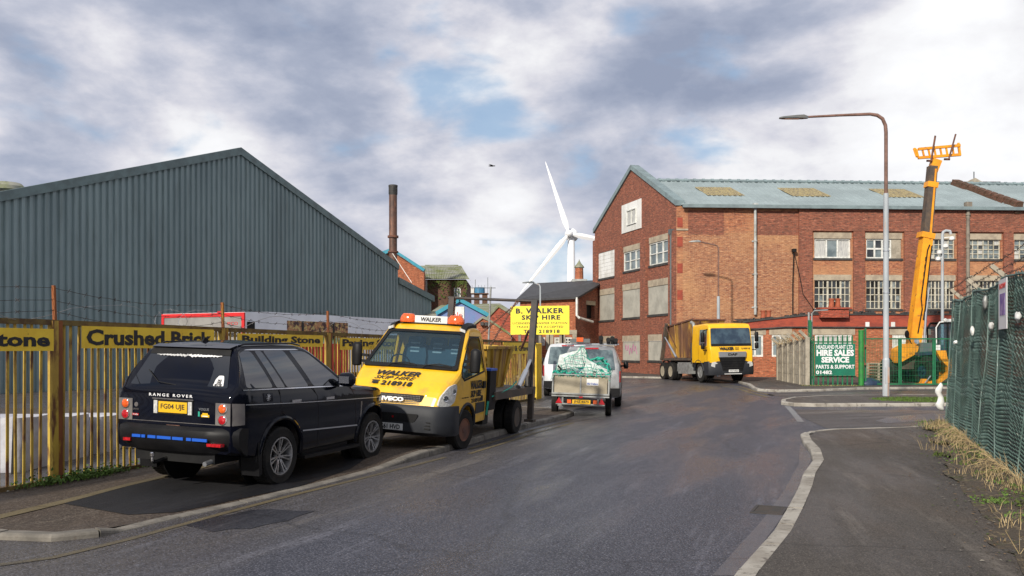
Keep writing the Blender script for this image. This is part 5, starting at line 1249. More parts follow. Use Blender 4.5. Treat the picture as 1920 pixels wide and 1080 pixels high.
    mb = MB(); mb.m('plate_yellow'); mb.box(X-.006, X-.003, -.54, -.42, .935, .965); mb.box(X-.007, X-.003, -.52, -.44, .965, .985); mb.m('net_green'); mb.box(X-.006, X-.003, -.40, -.375, .94, 1.0); mb.m('white_ink'); mb.box(X-.008, X-.006, -.52, -.44, .942, .952); mb.build('sticker', None, t)
    mb = MB(); mb.box(X-.006, X-.003, .53, .63, .905, .93); st = mb.build('sticker', 'lens_red', t); text('Trails', .03, 'lettering', 'white_ink', st, MW[t.name] @ face_M((X-.008, .58, .918), (0, -1, 0), (0, 0, 1)), width=.08, height=.018)
    mb = MB(); mb.lathe([(0, .03), (.004, .025)], (X, .575, 1.04), (-1, 0, 0), 16); mb.build('badge', 'lamp_grey', t)
    text('LAND', .03, 'lettering', 'lamp_grey', t, MW[t.name] @ face_M((X-.004, .575, .985), (0, -1, 0), (0, 0, 1)), width=.09, height=.02)
    mb = MB(); mb.box(X-.002, X+.01, -.63, .63, .845, .851); mb.build('tailgate_gap', 'lamp_grey', t)
    mb = MB(); mb.box(X-.006, X-.001, -.10, .10, .79, .815); st = mb.build('sticker', 'rust_brown', t); text('LAND ROVER', .03, 'lettering', 'white_ink', st, MW[t.name] @ face_M((X-.008, 0, .8025), (0, -1, 0), (0, 0, 1)), width=.16, height=.014)
    # bumper
    mb = MB(); rs = []
    for y in fr(-.925, .925, .12):
        f_ = abs(y)/.925; xo = -1.09+.20*f_**4; rs.append([Vector((x, y, z)) for x, z in ((-.70-.15*(1-f_**6), .80), (xo+.06, .815), (xo+.01, .775), (xo, .72), (xo+.01, .60), (xo+.09, .50), (-.72, .46))])
    mb.rings(rs); bp = mb.build('rear_bumper', 'black_plastic', t, smooth=True)
    mb = MB(); [mb.box(-1.098, -1.085, -a, -b, .655, .69) for a, b in ((-.50, -.37), (-.355, -.30), (-.26, -.14), (-.12, .09), (.11, .27), (.32, .39), (.405, .62))]
    for o_ in pieces('tape', 'blue_tape', bp, MW[t.name], mb): pass
    for a, b in ((-.66, -.55), (.60, .80)): mb = MB(); mb.box(-1.075, -1.0, -max(a, b) if True else 0, -min(a, b), .60, .635); mb.build('reflector', 'lens_red', bp)
    mb = MB(); mb.lathe([(0, .018), (.05, .018), (.06, .03), (.10, .032), (.11, .02)], (-1.12, .16, .38), (0, 0, 1), 16); tb = mb.build('tow_ball', 'chrome', t, smooth=True); mb = MB(); mb.tube([(-1.12, .16, .38), (-1.09, .16, .36), (-.8, .1, .42)], .022, 8); mb.build('tow_bar', 'black', tb)
    mb = MB(); mb.box(-.92, 3.0, -.60, .60, .36, .55); mb.build('underbody', 'black', t)
    mb = MB(); mb.cyl((-1.04, -.55, .38), (-.85, -.55, .40), .03, n=14); mb.build('exhaust', 'steel_silver', t, smooth=True)
    # windscreen, roof rails, fin
    w0, w1 = Vector((1.62, 0, 1.285)), Vector((1.0, 0, 1.735)); nw = Vector((.59, 0, .81)).normalized()
    mb = MB(); mb.prism(rounded([(-.74, 0), (.74, 0), (.58, 1), (-.58, 1)], .04), lambda u, v, d: w0+(w1-w0)*v+Vector((0, u, 0))+nw*(.012+d), -.01, 0); mb.build('windscreen', 'car_glass', t)
    for sd_ in (-1, 1): mb = MB(); mb.tube([(-.50, sd_*.60, 1.80), (-.4, sd_*.62, 1.822), (.6, sd_*.625, 1.83), (.85, sd_*.60, 1.80)], .012, 6); mb.build('roof_rail', 'car_black', t, smooth=True)
    mb = MB(); mb.prism([(-.45, 1.83), (-.28, 1.83), (-.40, 1.90)], lambda u, v, d: Vector((u, d, v)), -.01, .01); mb.build('aerial', 'black', t)
    mb = MB(); mb.box(3.02, 3.10, -.55, .55, .62, .92); mb.build('grille', 'lamp_grey', t, bevel=.02)
    mb = MB(); mb.box(2.85, 3.12, -.72, .72, .42, .66); mb.build('front_bumper', 'black_plastic', t, bevel=.05)
black_car()

# ------------------------------------------------------------------ the yellow skip lorry on the left
def seat(parent, x, y, z, PM):
    mb = MB(); mb.m('seat_blue'); mb.box(x-.25, x+.25, y-.24, y+.24, z, z+.14); mb.rings([[Vector((x-.22-.10*f_, y+w*c, z+.1+.62*f_+0*s_)) + Vector((.07*s_, 0, 0)) for c, s_ in ((-1, -1), (1, -1), (1, 1), (-1, 1))] for f_, w in ((0, .23), (.5, .24), (.78, .20), (.82, .15), (1.0, .15), (1.05, .12))])
    mb.m('seat_stripe'); [mb.box(x-.22-.10*f_+.071, x-.22-.10*f_+.078, y-.09, y+.09, z+.1+.62*f_-.014, z+.1+.62*f_+.014) for f_ in (.60, .72, .85)]
    return mb.build('seat', None, parent, bevel=0)
def yellow_lorry():
    t = thing('skip_lorry', 'small yellow skip lorry with lifting frame parked half on the left kerb', 'lorry', (-1.73, 15.7, .035), math.pi/2-3.447, -.055, .0)
    TM = MW[t.name]
    ZT = [(-.98, 2.10), (-.90, 2.15), (-.6, 2.17), (-.40, 2.14), (-.30, 2.07), (.38, 1.38), (.46, 1.33), (.70, 1.17), (.86, 1.02), (.93, .90), (.96, .78)]
    zt = lambda x: lerp_tab(ZT, x); zb = lambda x: lerp_tab([(-.98, .42), (.5, .40), (.96, .42)], x)
    def W(x, z):
        w = .95
        if z < .6: w -= (.6-z)*.10
        if z > 1.30: w -= (z-1.30)*.19+max(0, z-1.9)*.15
        if x > .30: w -= .20*((x-.30)/.66)**2.4
        return w
    mb = MB(); loft_body(mb, fr(-.98, .96, .055), zb, zt, W, r=.10, crown=.02, nside=12); body = mb.build('cab', 'van_yellow', t, smooth=True, angle=38)
    cut = MB(); loft_body(cut, fr(-.93, .40, .1), lambda x: .9, lambda x: min(zt(x)-.06, 2.1) if x < -.25 else max(zt(x)-.06, 1.15), lambda x, z: W(x, z)-.05, r=.06); boolean(body, cut)
    cut = MB(); cut.cyl((0, .60, .36), (0, 1.2, .36), .43, n=36); cut.cyl((0, -1.2, .36), (0, -.60, .36), .43, n=36)
    sw = [(-.86, 1.36), (.20, 1.22), (.34, 1.30), (.24, 1.45), (-.30, 1.96), (-.80, 1.97)]
    cut.prism(sw, lambda u, v, d: Vector((u, d, v)), -1.3, 1.3)
    boolean(body, cut)
    w0, w1 = Vector((.395, 0, 1.40)), Vector((-.285, 0, 2.05)); nw = Vector((.69, 0, .72)).normalized()
    def wf(u, v, d): return w0+(w1-w0)*v+Vector((0, u, 0))+nw*(d+.018)
    cut = MB(); cut.prism([(-.84, .03), (.84, .03), (.70, .95), (-.70, .95)], lambda u, v, d: wf(u, v, d), -.2, .2); boolean(body, cut)
    for p in body.data.polygons: p.use_smooth = False
    body.data.materials.clear(); body.data.materials.append(MATS['van_yellow'])
    mb = MB(); outer = rounded([(-.89, -.02), (.89, -.02), (.745, 1.0), (-.745, 1.0)], .06); inn = rounded([(-.82, .07), (.82, .07), (.685, .93), (-.685, .93)], .06)
    n = len(outer); v = [[mb.bm.verts.new(wf(*p, d)) for p in q] for q, d in ((outer, .0), (inn, .0), (inn, -.03), (outer, -.03))]
    for i in range(n):
        j = (i+1) % n; [mb.fv([a[i], a[j], b[j], b[i]]) for a, b in zip(v, v[1:]+v[:1])]
    ws = mb.build('windscreen_frame', 'black', t)
    mb = MB(); mb.prism(inn, wf, -.02, -.012); mb.build('glass', 'screen_glass', ws)
    for u, s in ((-.40, 1), (.25, 1)):
        mb = MB(); mb.tube([wf(u, -.03, .02), wf(u+.05, .03, .03), wf(u+.28, .09, .02), wf(u+.50, .05, .015)], .010, 5); mb.bar(wf(u+.1, .06, .012), wf(u+.52, .03, .012), .012, .02); mb.build('wiper', 'black', t)
    for y in (-.42, .40): seat(t, -.52, y, 1.18, TM)
    seat(t, -.60, 0, 1.18, TM)
    mb = MB(); mb.prism([(.36, 1.05), (.38, 1.38), (.10, 1.40), (-.05, 1.30), (-.05, 1.05)], lambda u, v, d: Vector((u, d, v)), -.85, .85); mb.build('dashboard', 'dash', t)
    mb = MB(); c = Vector((-.12, -.42, 1.43)); pts = [c+Vector((.10*math.sin(a)*.6, .19*math.cos(a), .17*math.sin(a))) for a in fr(0, 6.3, .4)]; mb.tube(pts, .014, 6); mb.bar(c-Vector((0, .18, 0)), c+Vector((0, .18, 0)), .03, .02); mb.build('steering_wheel', 'black', t)
    mb = MB(); mb.box(-.96, .25, -.80, .80, .85, 1.0); mb.box(-.955, -.92, -.84, .84, .9, 1.30); mb.build('cab_floor', 'dash', t)
    for sd_ in (-1, 1):
        side_patch(t, 'side_window', 'screen_glass', W, [(-.84, 1.38), (.20, 1.245), (.31, 1.31), (.22, 1.45), (-.30, 1.94), (-.79, 1.95)], -.012, sd_, .05, thick=False)
        for pts in ([(-.86, 1.36), (.20, 1.22), (.335, 1.30), (.24, 1.46), (-.30, 1.965), (-.80, 1.975), (-.86, 1.37)],): lines_patch(t, 'window_seal', 'black', W, pts, .032, .004, sd_, 8)
        lines_patch(t, 'door_gap', 'black', W, [(-.90, 1.98), (-.92, 1.4), (-.92, .45)], .009, .002, sd_); lines_patch(t, 'door_gap', 'black', W, [(.36, 1.25), (.40, 1.1), (.42, .86)], .009, .002, sd_) if False else None
        lines_patch(t, 'door_gap', 'black', W, [(-.90, 1.985), (-.28, 1.985), (.0, 1.75)], .009, .002, sd_)
        side_patch(t, 'rubbing_panel', 'bumper_grey', W, [(-.90, .62), (-.42, .60), (-.42, .80), (-.90, .80)], .012, sd_, .02)
        mb = MB(); pts = [(0+math.cos(a)*.445, .36+math.sin(a)*.445) for a in fr(.15, math.pi-.1, .15)]; mb.tube([(x, sd_*(W(x, z)-.01), z) for x, z in pts], .035, 6); mb.build('wheel_arch', 'bumper_grey', t, smooth=True)
        mb = MB(); z = 1.10; mb.box(-.86, -.74, min(sd_*.95, sd_*.985), max(sd_*.95, sd_*.985), z-.05, z+.08); mb.build('door_handle', 'black', t, bevel=.01)
        mb = MB(); mb.box(-.80, -.70, min(sd_*.94, sd_*.955), max(sd_*.94, sd_*.955), .82, .92); mb.build('fuel_flap', 'black', t) if sd_ > 0 else mb.bm.free()
        # swept-back headlamp
        mb = MB(); pp = [(.94, .80), (.90, .96), (.74, 1.13), (.55, 1.18), (.52, 1.10), (.58, .88), (.70, .80)]
        hl = side_patch(t, 'headlamp', 'lens_clear', lambda x, z: W(x, z), rounded(pp, .04, 2), .014, sd_, 0, .05)
        mb.bm.free()
        for (x, z, r) in ((.62, 1.04, .05), (.80, .93, .055)): mb = MB(); y = sd_*(W(x, z)+.012); mb.lathe([(0, r), (.012, r*.9), (.006, r*.5), (.012, .001)], (x, y, z), (.6, sd_*1, .1), 16); mb.build('reflector', 'chrome', hl, smooth=True)
        # roof marker and mirror
        mb = MB(); mb.rings([[Vector((x, sd_*(y+dy), z+dz)) for dy, dz in ((-.05, .02), (.05, -.03), (.05, .03), (-.05, .07))] for x, y, z in ((-.28, .70, 2.06), (-.36, .70, 2.12), (-.60, .70, 2.16), (-.86, .69, 2.16))]); pk = mb.build('roof_fairing', 'black', t, smooth=True)
        mb = MB(); mb.rings([[Vector((x, sd_*(.70+dy), z)) for dy, z in ((-.05, 2.075), (.05, 2.04), (.05, 2.09), (-.05, 2.125))] for x in (-.30, -.235)]); mb.build('marker_lamp', 'lens_clear', t, bevel=.008)
        mb = MB(); yc = sd_*1.13; mb.rings([[Vector((.20+.06*math.cos(a)*k, yc+.095*math.sin(a)*k, z)) for a in fr(0, 5.9, .45)] for z, k in ((1.36, .6), (1.38, .95), (1.55, 1.05), (1.72, 1.0), (1.76, .75), (1.78, .3))]); mb.bar((.16, sd_*.92, 1.55), (.18, sd_*1.06, 1.56), .05, .05); mb.bar((.16, sd_*.92, 1.45), (.18, sd_*1.06, 1.45), .05, .05)
        mb.build('door_mirror', 'black_plastic', t, smooth=True)
    # lettering on the bonnet: bonnet plane from the screen base to the grille
    b0, b1 = Vector((.47, 0, 1.345)), Vector((.86, 0, 1.045)); bx = (b0-b1)
    def bm_(f_, y): return TM @ face_M(b1+bx*f_+Vector((.014, y, .020)), (0, 1, 0), bx)
    text('WALKER', .1, 'lettering', 'ink', t, bm_(.76, -.12), bold=.003, shear=.3, width=.80, height=.125, ext=.002)
    text('SKIP HIRE', .1, 'lettering', 'ink', t, bm_(.50, -.14), bold=.0005, shear=.4, width=.76, height=.085, ext=.002)
    text('218918', .1, 'lettering', 'ink', t, bm_(.22, -.06), bold=.003, shear=.1, width=.58, height=.115, ext=.002)
    mb = MB(); M_ = bm_(.25, -.46); mb.box(-.06, .06, -.035, .01, 0, .003, M_); mb.box(-.075, .075, .018, .035, 0, .003, M_); mb.build('telephone_symbol', 'ink', t, M=None if False else MW[t.name].inverted() @ M_ @ M_.inverted() @ TM) if False else (mb.bm.free())
    mb = MB(); mb.box(-.055, .055, -.045, .012, 0, .004); mb.box(-.07, .07, .022, .042, 0, .004); mb.build('telephone_symbol', 'ink', t, M=M_)
    # door lettering
    def dm(x, z, sd_=1): y = W(x, z)+.006; return TM @ face_M((x, sd_*y, z), (-1, 0, 0), (0, -.03 if z < 1.3 else -.19, 1))
    text('WALKER', .1, 'lettering', 'ink', t, dm(-.42, 1.13), bold=.004, width=.62, height=.15); text('SKIP HIRE', .1, 'lettering', 'ink', t, dm(-.42, .97), bold=.002, shear=.2, width=.56, height=.12); text('218918', .1, 'lettering', 'ink', t, dm(-.44, .85), bold=.003, width=.50, height=.075)
    text('l.b.waller@gmail.com', .1, 'lettering', 'ink', t, dm(.12, .92), width=.34, height=.025)
    # grille, badge, bumper
    gx = .945
    mb = MB(); mb.prism(rounded([(-.46, .80), (.46, .80), (.52, .97), (-.52, .97)], .03), lambda u, v, d: Vector((gx+d+.0-(v-.8)*.18-abs(u)**2*.12, u, v)), 0, .03); gr = mb.build('grille', 'black', t)
    mb = MB()
    for i in range(34):
        for j in range(5): u = -.44+i*.0267; z = .825+j*.03; x = gx+.034-(z-.8)*.18-u*u*.12; mb.box(x, x+.004, u-.009, u+.009, z-.009, z+.009)
    mb.build('mesh', 'lamp_grey', gr)
    mb = MB(); mb.tube([(gx+.02-.12*u*u*1.6, u, .775+.0*abs(u)) for u in fr(-.60, .60, .1)], .026, 6); [mb.prism([(sg*.47, .79), (sg*.60, .79), (sg*.60, .90), (sg*.54, .98)], lambda u, v, d: Vector((gx+d-(v-.8)*.20-u*u*.16, u, v)), .0, .034) for sg in (-1, 1)]; mb.build('grille_surround', 'steel_silver', t, smooth=True)
    text('IVECO', .1, 'lettering', 'white_ink', t, TM @ face_M((gx+.045, -.02, .885), (0, 1, 0), (-.18, 0, 1)), bold=.006, width=.40, height=.075, ext=.004)
    mb = MB(); rs = []
    for f_ in fr(-1, 1, .1):
        y = .985*math.copysign(abs(f_)**.8, f_); xo = 1.06-.34*abs(f_)**7; xi = .46+.02*abs(f_)
        rs.append([Vector((x, y, z)) for x, z in ((xi, .80), (xo-.07, .80), (xo-.02, .74), (xo-.01, .62), (xo, .50), (xo-.03, .36), (xo-.12, .30), (xi-.05, .32))])
    mb.rings(rs); bp = mb.build('front_bumper', 'bumper_grey', t, smooth=True)
    mb = MB(); mb.prism(rounded([(-.42, .52), (.42, .52), (.50, .66), (-.50, .66)], .04), lambda u, v, d: Vector((1.055+d, u, v)), 0, .012); mb.build('air_intake', 'black', bp)
    mb = MB(); [mb.box(1.035, 1.05, .60, .70, z, z+.022) for z in (.42, .47, .52)]; pieces('vent_slot', 'black', bp, TM, mb)
    mb = MB(); mb.box(1.058, 1.070, -.30, .22, .375, .485); pl = mb.build('number_plate', 'plate_white', bp, bevel=.004); text('DG61 HVD', .1, 'lettering', 'ink', pl, TM @ face_M((1.073, -.04, .43), (0, 1, 0), (0, 0, 1)), bold=.002, width=.43, height=.08)
    mb = MB(); mb.box(1.065, 1.075, .02, .05, .58, .61); mb.build('tow_eye_mark', 'lens_red', bp)
    # light bar
    mb = MB(); mb.box(-.56, -.44, -.32, .32, 2.19, 2.32); lb = mb.build('light_bar', 'plate_white', t, bevel=.01)
    mb = MB(); mb.box(-.56, -.42, -.60, .60, 2.17, 2.19); mb.build('base', 'black', lb)
    for sg in (-1, 1): mb = MB(); mb.rings([[Vector((-.49+.10*math.cos(a)*k, sg*.47+.15*math.sin(a)*k, z)) for a in fr(0, 6.0, .35)] for z, k in ((2.19, 1.05), (2.24, 1.1), (2.30, .95), (2.345, .7), (2.35, .3))]); mb.build('beacon', 'lens_orange', lb, smooth=True)
    text('WALKER', .1, 'lettering', 'ink', lb, TM @ face_M((-.433, 0, 2.255), (0, 1, 0), (0, 0, 1)), bold=.002, shear=.15, width=.40, height=.075)
    mb = MB(); mb.tube([(-.62, .52, 2.17), (-.64, .53, 2.36)], .008, 4); mb.build('aerial', 'black', t)
    # chassis, deck, frame
    mb = MB(); [mb.box(-4.0, -.9, y-.05, y+.05, .50, .68) for y in (-.4, .4)]; mb.box(-1.3, -1.0, -.9, .9, .35, .85); mb.build('chassis', 'black', t)
    mb = MB(); [mb.box(-4.0, -1.35, -1.0+.25*i+.005, -.75+.25*i-.005, .88, .94) for i in range(8)]; mb.build('deck', 'wood_deck', t)
    mb = MB(); mb.box(-4.0, -1.3, .97, 1.03, .80, .95); mb.box(-4.0, -1.3, -1.03, -.97, .80, .95); mb.box(-4.06, -4.0, -1.03, 1.03, .78, .94); mb.build('deck_edge', 'dirty_steel', t, bevel=.01)
    mb = MB(); mb.box(-1.42, -1.06, .15, .99, .62, 1.36); mb.build('tool_locker', 'black', t, bevel=.01); mb = MB(); mb.box(-1.43, -1.05, .14, 1.0, 1.36, 1.40); mb.build('locker_lid', 'blue_tape', t, bevel=.01)
    xf = -3.86
    ar = []
    for sg in (-1, 1):
        mb = MB(); mb.bar((xf+.10, sg*.96, .92), (xf-.02, sg*.96, 2.82), .13, .12); mb.bar((xf+.25, sg*.96, .95), (xf+.05, sg*.96, 1.5), .10, .12); a_ = mb.build('lifting_arm', 'arm_dark', t, bevel=.008)
        mb = MB(); mb.cyl((xf+.95, sg*.98, .98), (xf+.45, sg*.98, 1.30), .055, n=14); mb.cyl((xf+.5, sg*.98, 1.27), (xf+.12, sg*.97, 1.52), .035, n=12); mb.build('hydraulic_ram', 'steel_silver', t, smooth=True)
        mb = MB(); mb.bar((xf-.02, sg*.98, .90), (xf-.06, sg*.98, .25), .12, .12); mb.box(xf-.16, xf+.06, sg*.98-.1, sg*.98+.1, .18, .24); mb.build('stabiliser_leg', 'dirty_steel', t)
    mb = MB(); mb.cyl((xf-.02, -1.06, 2.80), (xf-.02, 1.03, 2.80), .032, n=12); mb.build('cross_bar', 'arm_dark', t, smooth=True)
    def chain(a, b, name='chain', par=t):
        a, b = Vector(a), Vector(b); n = int((b-a).length/.045); d = (b-a).normalized(); x = d.orthogonal().normalized(); y = d.cross(x); mb = MB()
        for i in range(n):
            c = a+(b-a)*(i+.5)/n; s_ = x if i % 2 else y; mb.tube([c-d*.028-s_*.012, c-s_*.02, c+d*.028-s_*.012, c+d*.028+s_*.012, c+s_*.02, c-d*.028+s_*.012, c-d*.028-s_*.012], .0065, 4)
        return mb.build(name, 'rust_brown', par)
    skx = -2.75
    for y1, y2 in ((.55, .40), (.62, -.15)): chain((xf-.02, y1, 2.80), (skx+.25, y2, 1.68))
    for y1 in (-.98, -.93, -.88): chain((xf-.02, y1, 2.80), (xf+.15, y1-.02, 2.0+.1*y1))
    mb = MB(); mb.bar((xf-.55, .55, 1.75), (xf-.35, .75, 2.15), .05, .03); mb.build('lashing_bar', 'rust_brown', t)
    make_wheel(t, 0, .83, .35, .21, 1, .20, 'steel', 'rust_brown', steer=R_(-7)); make_wheel(t, 0, -.83, .35, .21, -1, .20, 'steel', 'rust_brown', steer=R_(-7))
    for sg in (-1, 1): make_wheel(t, -3.0, sg*.87, .35, .20, sg, .20, 'dual', 'dirty_steel'); make_wheel(t, -3.0, sg*.64, .35, .20, sg, .20, 'dual', 'dirty_steel')
    mb = MB(); mb.tube([(-.93, .99, .55), (-.97, 1.0, .80)], .02, 5); mb.tube([(-1.2, .99, .87), (-1.7, 1.02, .93), (-2.3, 1.02, 1.0), (-2.75, .98, 1.10)], .014, 5); o = mb.build('green_rope', 'net_green', t)
    # rusty yellow skip standing on the deck
    sk = thing('waste_skip', 'battered yellow skip with dark lettering on the deck of the small yellow lorry', 'skip', tuple((TM @ Vector((skx, -.05, .945)))), math.pi/2-3.447, -.055)
    SM = MW[sk.name]; mb = MB()
    def sect(x, z, hw): return [Vector((x, -hw, z)), Vector((x, hw, z))]
    def shell(k, z0):
        return [[Vector((-.5*k, -.60*k, z0)), Vector((-.5*k, .60*k, z0)), Vector((.5*k, .60*k, z0)), Vector((.5*k, -.60*k, z0))], [Vector((-.9*k, -.66*k, .84)), Vector((-.9*k, .66*k, .84)), Vector((.9*k, .66*k, .84)), Vector((.9*k, -.66*k, .84))]]
    mb.rings([shell(.96, .04)[0], shell(.96, .04)[1], shell(1, 0)[1], shell(1, 0)[0]], cap=True)
    mb.build('body', 'skip_yellow', sk)
    mb = MB(); [mb.bar(a, b, .07, .06) for a, b in (((-.9, -.66, .83), (.9, -.66, .83)), ((-.9, .66, .83), (.9, .66, .83)), ((-.9, -.66, .83), (-.9, .66, .83)), ((.9, -.66, .83), (.9, .66, .83)))]
    [mb.bar((.70, y, .40), (.91, y, .83), .06, .05) for y in (-.4, 0, .4)]; mb.bar((.76, -.64, .54), (.76, .64, .54), .07, .06); [mb.bar((x*.58, .61, .03), (x, .675, .82), .06, .05) for x in (-.6, 0, .6)]; mb.build('rim_rail', 'rust_brown', sk) if False else mb.build('rim_rail', 'skip_yellow', sk)
    mb = MB(); [mb.box(.86, .95, y-.05, y+.05, .60, .76) for y in (-.35, .35)]; [mb.bar((.92, y, .62), (.92, y-.06, .44), .04, .03) for y in (-.35, .35)]; pieces('lifting_lug', 'rust_brown', sk, SM, mb)
    # lettering on the sloping end
    n1 = Vector((.95, 0, -.45)).normalized()
    for s_, f_, w_, h_ in (('T. WALKER', .40, .5, .05), ('SKIP HIRE', .28, .6, .06), ('218918', .14, .45, .05)): text(s_, .1, 'lettering', 'ink', sk, SM @ face_M(Vector((.5+.4*f_, .1, .84*f_))+n1*.012, (0, 1, 0), (.4, 0, .84)), width=w_, height=h_, bold=.002)
yellow_lorry()

# ------------------------------------------------------------------ box trailer, its load, and the vans in front
def wheel_simple(par, x, y, r, w, sg): return make_wheel(par, x, y, r, w, sg, r*.58, 'steel', 'galv')
TYAW = .13
def trailer():
    pL, pR = gnd(1046, 781), gnd(1138, 783); c = (pL+pR)/2; ax = math.pi/2-TYAW
    t = thing('box_trailer', 'loaded plywood sided trailer with red reflective triangles behind the silver van', 'trailer', (c.x, 22.9, .02), ax, .03)
    TM = MW[t.name]; hw = .70; x0, x1 = -.55, 1.6
    mb = MB(); mb.box(x0, x1, -hw, hw, .55, .59); mb.build('floor', 'trailer_ply', t)
    mb = MB(); mb.box(x0-.02, x0, -hw+.03, -.02, .60, 1.04); mb.build('tailgate_panel', 'trailer_ply', t); mb = MB(); mb.box(x0-.02, x0, .02, hw-.03, .60, 1.04); mb.build('tailgate_panel', 'trailer_ply', t)
    for sg in (-1, 1): mb = MB(); mb.box(x0, x1, sg*hw-.01, sg*hw+.01, .58, 1.06); mb.build('side_panel', 'trailer_ply', t)
    mb = MB(); mb.box(x1, x1+.02, -hw, hw, .58, 1.06); mb.build('front_panel', 'trailer_ply', t)
    mb = MB(); mb.box(x0-.05, x0+.01, -hw-.03, hw+.03, 1.04, 1.075); mb.box(x0-.05, x0-.005, -hw-.03, hw+.03, .56, .60); mb.box(x0-.04, x0, -hw-.03, hw+.03, .50, .535)
    for y in (-hw-.01, -.0, hw+.01): mb.box(x0-.035, x0-.001, y-.018, y+.018, .56, 1.05)
    [mb.box(x0, x1, y-.02, y+.02, 1.04, 1.075) for y in (-hw, hw)]; mb.build('frame', 'galv', t)
    mb = MB(); mb.box(x0-.03, x0+.02, -.62, .62, .30, .33); [mb.box(x0, x0+.03, y-.02, y+.02, .33, .56) for y in (-.45, .45)]; mb.box(.0, .1, -hw, hw, .22, .32); mb.bar((1.6, 0, .50), (2.5, 0, .40), .08); mb.build('lower_frame', 'galv', t)
    mb = MB(); mb.box(x0-.035, x0-.02, -.42, .42, .38, .46); lb = mb.build('lamp_board', 'black', t)
    for y, m_ in ((.33, 'lens_orange'), (-.33, 'lens_orange')): mb = MB(); mb.box(x0-.06, x0-.035, y-.10, y+.0, .335, .43); mb.m(m_); o = mb.build('tail_lamp', m_, t, bevel=.008)
    for y in (.54, -.54): mb = MB(); mb.prism([(y-.085, .33), (y+.085, .33), (y, .48)], lambda u, v, d: Vector((x0-.05+d, u, v)), 0, .012); mb.build('reflector_triangle', 'lens_red', t)
    mb = MB(); mb.box(x0-.055, x0-.04, -.26, .20, .325, .43); pl = mb.build('number_plate', 'plate_yellow', t); text('JNZ 6575', .1, 'lettering', 'ink', pl, TM @ face_M((x0-.058, -.03, .378), (0, -1, 0), (0, 0, 1)), width=.38, height=.075, bold=.002)
    mb = MB(); mb.box(x0-.05, x0-.04, -.06, .03, .475, .52); mb.build('fog_lamp', 'lens_red', t)
    mb = MB(); mb.box(x0-.026, x0-.021, -.45, -.15, .80, .97); st = mb.build('maker_sticker', 'white_board', t); text('Ifor Trailers', .1, 'lettering', 'blue_tape', st, TM @ face_M((x0-.029, -.30, .845), (0, -1, 0), (0, 0, 1)), width=.26, height=.045, bold=.002)
    for sg in (-1, 1): wheel_simple(t, .25, sg*.70, .29, .16, sg)
    # load: wrapped boards, scrap and a green net - each a thing resting on the trailer
    def slab(lab, quad, th, m_, name='foam_slab'):
        mb = MB(); a, b, c_, d = [Vector(q) for q in quad]; n_ = (b-a).cross(d-a).normalized()*th
        g = random.Random(len(lab)); V = [[], []]
        for i in range(9):
            for j in range(9):
                p = (a*(1-i/8)+b*i/8)*(1-j/8)+(d*(1-i/8)+c_*i/8)*j/8; w_ = n_.normalized()*(.012*math.sin(i*2.4+j)+g.uniform(-.004, .004))
                for s_ in (0, 1): V[s_].append(mb.bm.verts.new(TM @ (p+w_+n_*s_)))
        for i in range(8):
            for j in range(8):
                q = [i*9+j, (i+1)*9+j, (i+1)*9+j+1, i*9+j+1]; mb.fv([V[0][k] for k in q]); mb.fv([V[1][k] for k in q][::-1])
        ed = [i*9 for i in range(9)]+[72+j for j in range(1, 9)]+[i*9+8 for i in range(7, -1, -1)]+[j for j in range(7, 0, -1)]
        for p, q in zip(ed, ed[1:]+ed[:1]): mb.fv([V[0][p], V[0][q], V[1][q], V[1][p]])
        o = mb.build(name, m_, smooth=True); tag(o, lab, 'board'); return o
    slab('large pale board propped up at the left of the trailer load', [(-.35, .66, 1.12), (.1, -.02, 1.22), (.35, .10, 1.66), (.1, .62, 1.50)], .06, 'rubbish_white')
    slab('low pale wedge shaped board at the right rear of the trailer load', [(-.48, -.02, 1.07), (-.40, -.70, 1.07), (-.05, -.66, 1.16), (-.1, -.12, 1.42)], .05, 'rubbish_white')
    slab('narrow pale board standing upright in the middle of the trailer load', [(.2, .18, 1.25), (.3, -.12, 1.25), (.4, -.04, 1.72), (.35, .16, 1.74)], .04, 'rubbish_white')
    mb = MB(); g = random.Random(21)
    for k in range(170):
        p = Vector((g.uniform(-.5, 1.2), g.uniform(-.62, .62), 1.0+g.random()*.22*(1.2-abs(g.random()-.5)))); a = Vector((g.uniform(-1, 1), g.uniform(-1, 1), g.uniform(-.5, .5))).normalized()*g.uniform(.03, .14); b = a.orthogonal().normalized()*g.uniform(.02, .08)
        mb.m(g.choice(['rubbish_white', 'steel_silver', 'net_green', 'black', 'galv', 'blue_wall'])); mb.face([TM @ (p-a-b), TM @ (p+a-b), TM @ (p+a+b), TM @ (p-a+b)])
    tag(mb.build('scrap_heap', recalc=False), 'heap of crumpled foil and scrap filling the trailer between the boards', 'scrap', kind='stuff')
    def hz(x, y):   # height of the net over the load
        h = 1.13+.40*math.exp(-((y-.35)/.30)**2-((x-.1)/.4)**2)+.52*math.exp(-((y-.02)/.16)**2-((x-.35)/.3)**2)+.26*math.exp(-((y+.2)/.3)**2-((x)/.4)**2)+.25*math.exp(-((y+.5)/.4)**2-((x-.9)/.5)**2)
        return h+.035*mnoise.noise(Vector((x*5, y*5, 0)))
    mb = MB(); NX, NY = 17, 20
    for i in range(NX+1):
        x = -.60+2.1*i/NX; g = random.Random(i); pts = []
        for j in range(NY*2+1): y = -.74+1.48*j/(NY*2); z = hz(x, y) if x > -.56 else 1.05; pts.append(TM @ Vector((x+.03*math.sin(j*.9+i), y, z+(.0 if abs(y) < .7 else -.1))))
        mb.tube(pts, .007, 3)
